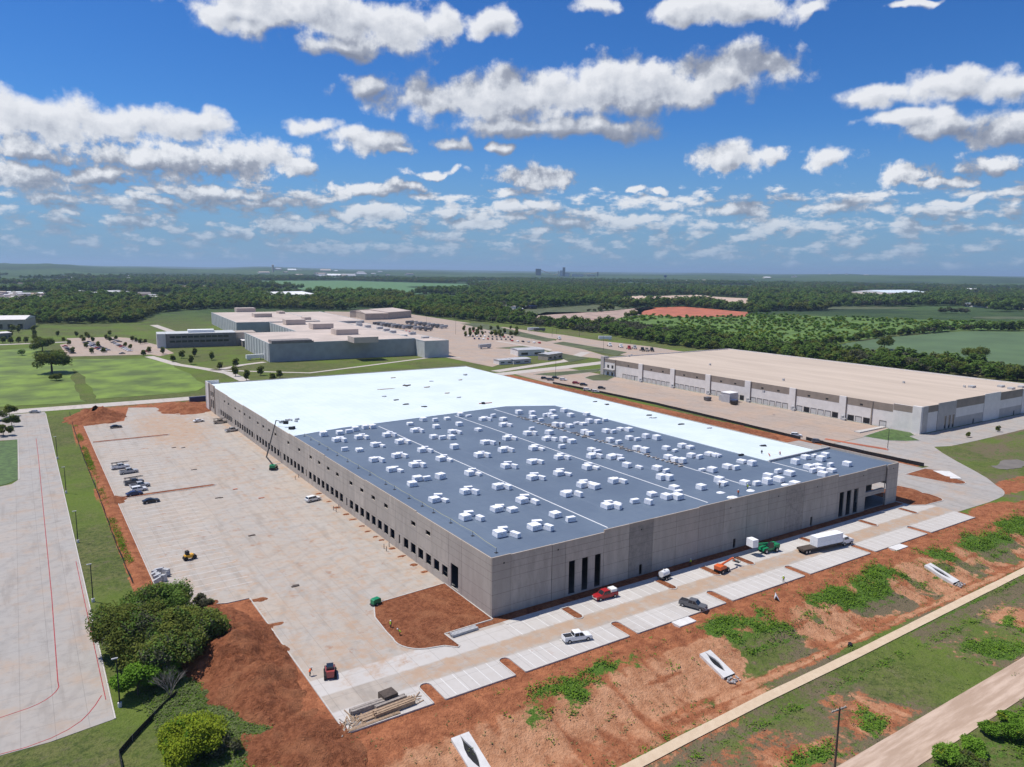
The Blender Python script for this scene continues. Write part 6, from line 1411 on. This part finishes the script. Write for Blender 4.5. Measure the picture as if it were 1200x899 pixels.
# distinct larger trees in front of the teal field
for (px, py, r, h, lf, l) in [(1141, 424, 11, 15, 'leaf_dark', 'large dark round tree in front of the teal field, rightmost of the tall ones'), (1036, 410, 8.5, 15, 'leaf_dark', 'tall dark tree at the tip of the teal field'), (1007, 428, 10, 13, 'leaf_grey', 'grey green tree just above the tan roof edge'), (1035, 430, 9, 12, 'leaf_mid', 'green tree right of the grey one above the tan roof'), (1067, 434, 8, 10, 'leaf_grey', 'bare looking grey tree above the tan roof'), (1095, 436, 9, 11, 'leaf_mid', 'bright green tree right of the bare grey one'), (1125, 440, 9, 10, 'leaf_dark', 'dark tree below the large round one'), (1165, 441, 10, 11, 'leaf_mid', 'green tree near the right edge above the tan roof'), (1192, 446, 9, 10, 'leaf_dark', 'dark tree at the right picture edge above the tan roof'),
        (962, 421, 9, 11, 'leaf_mid', 'round green tree left of the teal field tip'), (985, 425, 8, 10, 'leaf_dark', 'dark tree between the round green one and the grey one')]:
    tree('field_tree', l, *G(px, py, 0), r, h, lf, 16, 260, 1.15, 1.2, .5)

# weeds on the slope and the vine tangle: real leaves, far too many to count
def scatter(n, x0, x1, y0, y1, dens):
    x = rng.uniform(x0, x1, n); y = rng.uniform(y0, y1, n); k = rng.uniform(0, 1, n) < dens(x, y); return x[k], y[k]
def near(attrarr):
    A2 = attrarr.reshape(ny, nx)
    def f(x, y):
        i = np.clip(np.searchsorted(gx, x)-1, 0, nx-2); j = np.clip(np.searchsorted(gy, y)-1, 0, ny-2); return A2[j, i]
    return f
Lf = near(lush); TRY = lambda x: np.interp(x, [p[0] for p in trail_pts], [p[1] for p in trail_pts])
x, y = scatter(120000, -60, 236, -100, -22, lambda x, y: np.clip((Lf(x, y)+.85*fbm(x, y, .4, 4, 22)-.42)*1.4, 0, .9)*(np.abs(y-TRY(x)) > 1.5))
k = rng.integers(3, 9, len(x)); X_, Y_ = np.repeat(x, k), np.repeat(y, k); X_ = X_+rng.normal(size=len(X_))*.35; Y_ = Y_+rng.normal(size=len(Y_))*.35
hh = np.abs(rng.normal(size=len(X_)))*np.repeat(rng.uniform(.08, .5, len(x)), k)+.06
weeds = link('weeds', leaf_mesh('weeds', np.stack([X_, Y_, hgt(X_, Y_)+hh], 1), .34, 'weed', 1.2, ['weed', 'leaf_mid', 'leaf_bright'], rng.choice(3, len(X_), p=[.5, .3, .2]))); tag(weeds, kind='stuff')
x, y = scatter(14000, -56, 236, -100, -22, lambda x, y: np.clip(.25+.6*fbm(x, y, .09, 3, 62), 0, 1)*(np.abs(y+68.3) > 3.6)*(np.abs(y-TRY(x)) > 1.5)); X_, Y_ = np.repeat(x, 5), np.repeat(y, 5); X_ = X_+rng.normal(size=len(X_))*.22; Y_ = Y_+rng.normal(size=len(Y_))*.22
tag(link('sparse_weeds', leaf_mesh('sparse_weeds', np.stack([X_, Y_, hgt(X_, Y_)+np.abs(rng.normal(size=len(X_)))*.15+.05], 1), .26, 'vine')), kind='stuff')
Vf = near(vine)
x, y = scatter(60000, -68, -44, -36, 10, lambda x, y: np.clip(Vf(x, y)*1.2-.1, 0, 1)); hv = .15+.30*(fbm(x, y, .8, 3, 31)+.4)
k = 3; X_, Y_ = np.repeat(x, k)+rng.normal(size=len(x)*k)*.25, np.repeat(y, k)+rng.normal(size=len(x)*k)*.25
tag(link('vine_tangle', leaf_mesh('vine_tangle', np.stack([X_, Y_, hgt(X_, Y_)+np.clip(np.repeat(hv, k), .05, .7)+rng.normal(size=len(X_))*.10], 1), .36, 'vine', 1.6, ['vine', 'weed', 'leaf_mid'], rng.choice(3, len(X_), p=[.7, .2, .1]))), kind='stuff')
x, y = scatter(3600, -60.8, -59.2, 70, 262, lambda x, y: np.clip(.25+.9*fbm(x, y, .12, 3, 41)+.3*np.exp(-((y-180)/35)**2), 0, 1)); X_, Y_ = np.repeat(x, 4), np.repeat(y, 4); X_ = X_+rng.normal(size=len(X_))*.3; Y_ = Y_+rng.normal(size=len(Y_))*.3
tag(link('fence_weeds', leaf_mesh('fence_weeds', np.stack([X_, Y_, hgt(X_, Y_)+np.abs(rng.normal(size=len(X_)))*.22+.1], 1), .34, 'weed')), kind='stuff')

# ---- woods: instanced trees over the country beyond the sites
def clump(r, h, nl, per, size, leaf, z0=.6, up=2.0):
    p = crown_pts(r, h, z0, nl, per, .6, .75); me = leaf_mesh('wood_tree', p, size, leaf, up)
    o = bpy.data.objects.new('wood_tree', me); return o
PROTO = {'woods': [clump(4.2, 8.5, 9, 42, 1.9, 'leaf_dark'), clump(4.6, 9.5, 10, 42, 2.0, 'leaf_mid'), clump(3.6, 7.5, 8, 42, 1.8, 'leaf_mid'), clump(4.0, 7.0, 8, 40, 1.8, 'leaf_grey')],
         'scrub': [clump(2.8, 4.0, 7, 40, 1.5, 'leaf_bright', .4, 3), clump(3.2, 4.4, 8, 40, 1.6, 'leaf_bright', .4, 3), clump(2.6, 3.2, 6, 36, 1.5, 'leaf_lime', .4, 3)]}
def to_px(x, y):
    d = np.stack([x-CAM.x, y-CAM.y, np.full_like(x, -CAM.z)], 1); z = d @ np.array(FWD)
    return 600+F0*(d @ np.array(RT))/z, 449.5-F0*(d @ np.array(UP))/z
def inside(px, py, poly):
    c = np.zeros(len(px), bool); n = len(poly)
    for i in range(n):
        (x0, y0), (x1, y1) = poly[i], poly[(i+1) % n]
        if y0 != y1: c ^= ((y0 > py) != (y1 > py)) & (px < (x1-x0)*(py-y0)/(y1-y0)+x0)
    return c
FIELDS = {'field': [(268, 329.5), (400, 329), (545, 333), (560, 339), (470, 346), (385, 345), (345, 338)],
          'teal': [(956, 408), (1010, 399), (1060, 393.5), (1130, 388), (1230, 389), (1230, 446), (1150, 431), (1060, 419), (990, 415), (956, 411)],
          'tan': [(605, 372), (640, 366), (700, 366), (745, 361), (770, 361), (735, 372), (700, 381), (640, 378)],
          'red': [(742, 361.5), (800, 359.5), (878, 366), (872, 371), (800, 372), (745, 368)],
          'pale': [(725, 351), (745, 348), (800, 346), (880, 350), (878, 359), (830, 356), (728, 357.5)],
          'grass': [(560, 366), (700, 357), (742, 361), (690, 366), (620, 371)],
          'lots': [(-30, 344), (60, 343), (55, 355), (-30, 357)], 'lots2': [(62, 343.5), (150, 341), (165, 349), (130, 351), (72, 349)], 'lots3': [(150, 345), (215, 346.5), (213, 349), (178, 356), (152, 352)],
          'shedlot': [(308, 346), (372, 346), (372, 354), (310, 352)], 'shedlot2': [(985, 350), (1000, 343), (1095, 342), (1090, 347.5), (1010, 352)], 'shedlot3': [(1160, 356), (1210, 357), (1210, 363), (1165, 361)],
          'strip': [(540, 361), (560, 358.5), (570, 362), (548, 364)]}
SCRUB = [(742, 372), (780, 366), (875, 368), (1000, 372), (1230, 380), (1230, 387), (1130, 386.5), (1055, 392), (960, 405), (930, 409), (800, 391), (690, 376), (700, 374)]
FOOT = ([-80, 60, 130, 160, 185, 218, 262, 300, 420, 480, 560, 640, 700, 760, 830, 900, 1000, 1100, 1230], [381, 380, 379, 377.5, 367, 363.5, 362, 362, 364, 368, 377, 383.5, 391, 401, 410.5, 419, 431, 439, 452])
PATCH = [(40, 331, 45, 1.2, 'tan_soil'), (180, 320.5, 40, .9, 'pale_soil'), (110, 335, 60, 1.3, 'dull_grass'), (230, 336, 30, 1.2, 'tan_soil'), (520, 336.5, 45, .9, 'tan_soil'), (640, 331, 28, 1.0, 'dull_grass'), (655, 337.5, 22, 1.1, 'pale_soil'), (700, 343, 16, 1.3, 'pale_soil'),
         (760, 335, 60, 1.0, 'hut_grey'), (860, 337, 35, 1.0, 'field'), (930, 331, 30, .8, 'tan_soil'), (835, 328.5, 12, 1.0, 'pale_soil'), (905, 344, 24, 1.2, 'hut_grey'), (980, 327, 40, .8, 'dull_grass'), (1120, 334, 50, .9, 'dull_grass'), (1010, 337, 30, 1.0, 'pale_soil'), (590, 327, 40, .8, 'tan_soil'), (1180, 372.5, 40, 1.4, 'dull_grass'), (1000, 361, 70, 1.6, 'dull_grass'), (440, 340, 26, .9, 'rough')]
for i, (cx_, cy_, rx_, ry_, m_) in enumerate(PATCH):
    FIELDS['patch%d' % i] = [(cx_+rx_*math.cos(t*.628), cy_+ry_*math.sin(t*.628)) for t in range(10)]
d = []; r_ = 520.0
while r_ < 5600:
    s = np.interp(r_, [500, 1000, 2000, 5600], [5.4, 7.5, 14, 27]); az = np.arange(R(-41), R(41), s/r_); az = az+rng.uniform(-.5, .5, len(az))*s/r_
    rr = r_+rng.uniform(-.5, .5, len(az))*s; d.append(np.stack([CAM.x+rr*np.sin(az+YAW), CAM.y+rr*np.cos(az+YAW), rr, np.full(len(az), s)], 1)); r_ += s
d = np.concatenate(d); px, py = to_px(d[:, 0], d[:, 1])
keep = py < np.interp(px, *FOOT)
for p_ in FIELDS.values(): keep &= ~inside(px, py, p_)
scr = keep & inside(px, py, SCRUB)
clr = fbm(d[:, 0], d[:, 1], .0042, 4, 51)+.25*fbm(d[:, 0], d[:, 1], .02, 3, 52)
wood = keep & ~scr & ((clr < .22) | (d[:, 2] < 1150)) & ~((d[:, 2] > 1100) & (fbm(d[:, 0], d[:, 1], .0016, 3, 57) > .32))
scr &= (fbm(d[:, 0], d[:, 1], .02, 3, 53) < .3) & (rng.uniform(0, 1, len(px)) < .55)
def gn_woods(name, pts, protos, scale, idx):
    coll = bpy.data.collections.new(name+'_kinds')
    for o in protos: coll.objects.link(o)
    n = len(pts); me = bpy.data.meshes.new(name); me.vertices.add(n); me.vertices.foreach_set('co', np.stack([pts[:, 0], pts[:, 1], hgt(pts[:, 0], pts[:, 1])-.2], 1).ravel())
    for nm, ty, val in (('size', 'FLOAT', scale), ('turn', 'FLOAT', rng.uniform(0, 6.28, n)), ('pick', 'INT', idx)):
        me.attributes.new(nm, ty, 'POINT').data.foreach_set('value', val.astype(np.int32 if ty == 'INT' else np.float32))
    o = link(name, me); tag(o, kind='stuff')
    ng = bpy.data.node_groups.new(name, 'GeometryNodeTree'); ng.interface.new_socket('Geometry', in_out='INPUT', socket_type='NodeSocketGeometry'); ng.interface.new_socket('Geometry', in_out='OUTPUT', socket_type='NodeSocketGeometry')
    a, z = ng.nodes.new('NodeGroupInput'), ng.nodes.new('NodeGroupOutput'); ip = ng.nodes.new('GeometryNodeInstanceOnPoints'); ci = ng.nodes.new('GeometryNodeCollectionInfo')
    ci.inputs[0].default_value = coll; ci.inputs[1].default_value = True; ci.inputs[2].default_value = True; ip.inputs['Pick Instance'].default_value = True
    def at(nm, ty):
        q = ng.nodes.new('GeometryNodeInputNamedAttribute'); q.data_type = ty; q.inputs[0].default_value = nm; return q.outputs[0]
    cx = ng.nodes.new('ShaderNodeCombineXYZ'); L = ng.links.new
    L(a.outputs[0], ip.inputs['Points']); L(ci.outputs[0], ip.inputs['Instance']); L(at('pick', 'INT'), ip.inputs['Instance Index']); L(at('turn', 'FLOAT'), cx.inputs[2]); L(cx.outputs[0], ip.inputs['Rotation']); L(at('size', 'FLOAT'), ip.inputs['Scale']); L(ip.outputs[0], z.inputs[0])
    o.modifiers.new('trees', 'NODES').node_group = ng; return o
w = d[wood]; sc_ = np.clip(w[:, 3]/7.0, .85, 1.9)*rng.uniform(.55, 1.4, len(w)); kk = fbm(w[:, 0], w[:, 1], .006, 3, 55)+rng.normal(size=len(w))*.35
gn_woods('woods', w, PROTO['woods'], sc_, np.digitize(kk, [-.15, .25, .52]))
w = d[scr]; gn_woods('scrub', w, PROTO['scrub'], rng.uniform(.35, .8, len(w))*np.clip(w[:, 3]/6.0, .9, 1.5), rng.integers(0, 3, len(w)))
print('woods', int(wood.sum()), 'scrub', int(scr.sum()))
FM = {'field': 'field', 'teal': 'teal_field', 'tan': 'tan_soil', 'red': 'red_soil', 'pale': 'pale_soil', 'grass': 'dull_grass', 'lots': 'tan_soil', 'lots2': 'hut_grey', 'lots3': 'tan_soil', 'shedlot': 'pale_soil', 'shedlot2': 'pale_soil', 'shedlot3': 'pale_soil', 'strip': 'pale_soil'}
for i, q in enumerate(PATCH): FM['patch%d' % i] = q[4] if q[4] in M else 'dull_grass'
FNAME = {'field': 'farm_field', 'teal': 'crop_field', 'tan': 'cleared_land', 'red': 'red_earthworks', 'pale': 'quarry_floor', 'grass': 'rough_grass', 'lots': 'storage_lot', 'lots2': 'storage_lot', 'lots3': 'storage_lot', 'shedlot': 'gravel_lot', 'shedlot2': 'gravel_lot', 'shedlot3': 'gravel_lot', 'strip': 'gravel_lot'}
for k_, p_ in FIELDS.items(): sheet(FNAME.get(k_, 'clearing'), rough_edge([G(*q, 0) for q in p_][::-1], 10, 25), -.5, .25, M[FM[k_]])
sheet('scrub_floor', rough_edge([G(*q, 0) for q in SCRUB][::-1], 8, 25), -.5, .2, M['scrub_grass'])
sheet('meadow', rough_edge([G(*q, 0) for q in [(-40, 414), (42, 407), (78, 419.5), (80, 424), (92, 452), (100, 471), (60, 474), (-40, 479)]][::-1], 5, 10), -.5, .03, M['bright_grass'])
sheet('meadow', rough_edge([G(*q, 0) for q in [(84, 421), (176, 419.5), (232, 440), (238, 452), (230, 458), (112, 468), (98, 452)]][::-1], 6, 10), -.5, .032, M['bright_grass'])
for p_, l in [([(728, 353), (735, 349), (752, 347.5), (770, 350), (768, 353)], 'left pale quarry heap beyond the red earthworks'), ([(772, 352), (790, 346.5), (820, 345), (850, 349), (848, 352)], 'middle pale quarry heap beyond the red earthworks'), ([(850, 353), (865, 350), (905, 354), (915, 358), (880, 358)], 'right pale quarry heap beyond the red earthworks')]:
    c = np.mean([G(*q, 0) for q in p_], 0); dirt_pile(l, c[0], c[1], 75, 40, 9, len(l) % 50, 0, 6, 'pale_soil', base=0.2)
# ---- far country: houses, sheds, the works on the skyline
def box_house(x, y, w_, dd, h, mt, rt, rz):
    b = MB(); b.box(-w_/2, -dd/2, -3, w_/2, dd/2, h); b.add([(-w_/2-.4,-dd/2-.4,h),(w_/2+.4,-dd/2-.4,h),(w_/2+.4,dd/2+.4,h),(-w_/2-.4,dd/2+.4,h),(-w_/2,0,h+dd*.22),(w_/2,0,h+dd*.22)], [(0,1,5,4),(2,3,4,5),(0,4,3),(1,2,5),(0,3,2,1)], 1)
    o = b.build('distant_building', [M[mt], M[rt]]); o.location = (x, y, hz(x, y)); o.rotation_euler = (0, 0, rz); return o
def sprinkle(n, x0, x1, y0, y1, where, group, sz=(14, 40), mts=('white_wall', 'tan_wall', 'hut_grey')):
    for k in range(n):
        x, y = G(random.uniform(x0, x1), random.uniform(y0, y1), 0); w_ = random.uniform(*sz)
        o = box_house(x, y, w_, w_*random.uniform(.4, .7), random.uniform(4, 8), random.choice(mts), random.choice(['hut_grey', 'white_steel', 'tan_wall', 'office_wall']), R(random.uniform(-40, 40))); qx, qy = to_px(np.array([x]), np.array([y])); tag(o, f'small pale building {where}, ' + ['leftmost', 'left', 'middle', 'right', 'rightmost'][min(4, max(0, int((qx[0]-x0)/(x1-x0)*5)))] + ' fifth', 'building', group)
sprinkle(34, 0, 60, 344.5, 354, 'in the crowded storage lot at the far left', 'buildings in the far left lot', (8, 20)); sprinkle(10, 66, 150, 343, 349, 'on the grey lot behind the left tree belt', 'buildings on the grey lot', (10, 30), ('hut_grey', 'navy'))
sprinkle(8, 152, 210, 347, 353, 'on the tan lot right of the grey one', 'buildings on the tan lot', (10, 28)); sprinkle(30, 60, 240, 323.5, 333, 'in the far suburb on the left', 'houses of the far suburb', (22, 50), ('white_wall', 'tan_wall', 'office_wall')); sprinkle(22, 300, 480, 321, 325, 'on the far ridge left of the works', 'buildings on the far ridge', (40, 110))
sprinkle(14, 560, 720, 333, 343, 'in far clearings below the works', 'buildings in far clearings', (18, 45)); sprinkle(14, 770, 1190, 326, 345, 'scattered in the far right woods', 'buildings in the far right woods', (30, 90)); sprinkle(9, 590, 612, 361, 364.5, 'beside the tan clearing', 'sheds beside the tan clearing', (5, 11)); sprinkle(8, 280, 330, 351, 356, 'among trees behind the factory', 'houses among trees', (12, 24))
def sky_at(px, dist):
    a = math.atan2(*(lambda q: (q.x, q.y))(pxdir(px, 318))); return CAM.x+dist*math.sin(a), CAM.y+dist*math.cos(a)
cp_ = empty('cement_works', (*sky_at(660, 7600), 0), -YAW); z0 = hz(*sky_at(660, 7600)); cp_.location.z = z0-2; tag(cp_, 'distant cement works with a tall tower and conveyors on the skyline', 'factory')
u = 7600/F0*1.25
def wk(name, x0, x1, h0, h1, mt='hut_grey', dp=20): b = MB(); b.box((x0-660)*u, -dp/2, h0*u, (x1-660)*u, dp/2, h1*u); return b.build(name, M[mt], cp_)
wk('silo_block', 634.5, 639.5, 0, 7.2, 'asphalt_grey', 30); wk('preheater_tower', 659.5, 661.8, 0, 8.8, 'asphalt_grey', 18); wk('tower_shoulder', 657, 659.4, 0, 6, 'hut_grey'); wk('mill_house', 661.9, 666, 0, 4.2); wk('stack', 655.2, 655.9, 0, 5.6); wk('raw_store', 668, 679, 0, 2.6); wk('clinker_store', 682, 690, 0, 2.2, 'tan_wall')
for (xa, ha, xb, hb) in [(639.5, 6, 649, 2.8), (679, 2.8, 692, 4.4), (651, 1.6, 657, 4)]: b = MB(); b.cyl(((xa-660)*u, 0, ha*u), ((xb-660)*u, 0, hb*u), 3.2, n=5); b.build('conveyor', M['tan_wall'], cp_)
b = MB(); b.box((691.5-660)*u, -8, 0, (692.5-660)*u, 8, 5*u); b.build('transfer_tower', M['asphalt_grey'], cp_)
x, y = sky_at(780, 5600); wt_ = empty('water_tower', (x, y, hz(x, y)), -YAW); tag(wt_, 'distant water tower on the horizon right of the works', 'water tower')
b = MB(); b.cyl((0, 0, 0), (0, 0, 33), 3.5, n=10); b.build('stem', M['hut_grey'], wt_); b = MB(); b.cyl((0, 0, 30), (0, 0, 34), 4, 11.5, 14); b.cyl((0, 0, 34), (0, 0, 44), 11.5, 11.5, 14); b.cyl((0, 0, 44), (0, 0, 47), 11.5, 5, 14); b.build('tank', M['blue_paint'], wt_)
x, y = sky_at(320, 7000); o = box_house(x, y, 14, 14, 62, 'tan_wall', 'tan_wall', 0); o.name = 'tower'; tag(o, 'slim pale tower on the far left ridge', 'tower')

# ---- air
hb = MB(); hb.box(-27000, -4000, -6.5, 34000, 34000, 205)
hm = bpy.data.materials.new('haze'); hm.use_nodes = True; ht = hm.node_tree; ht.nodes.clear()
pv = ht.nodes.new('ShaderNodeVolumePrincipled'); pv.inputs['Color'].default_value = (.55, .75, .98, 1); pv.inputs['Density'].default_value = HAZE; pv.inputs['Anisotropy'].default_value = .2
ho = ht.nodes.new('ShaderNodeOutputMaterial'); ht.links.new(pv.outputs[0], ho.inputs['Volume'])
tag(hb.build('haze', hm), kind='stuff')
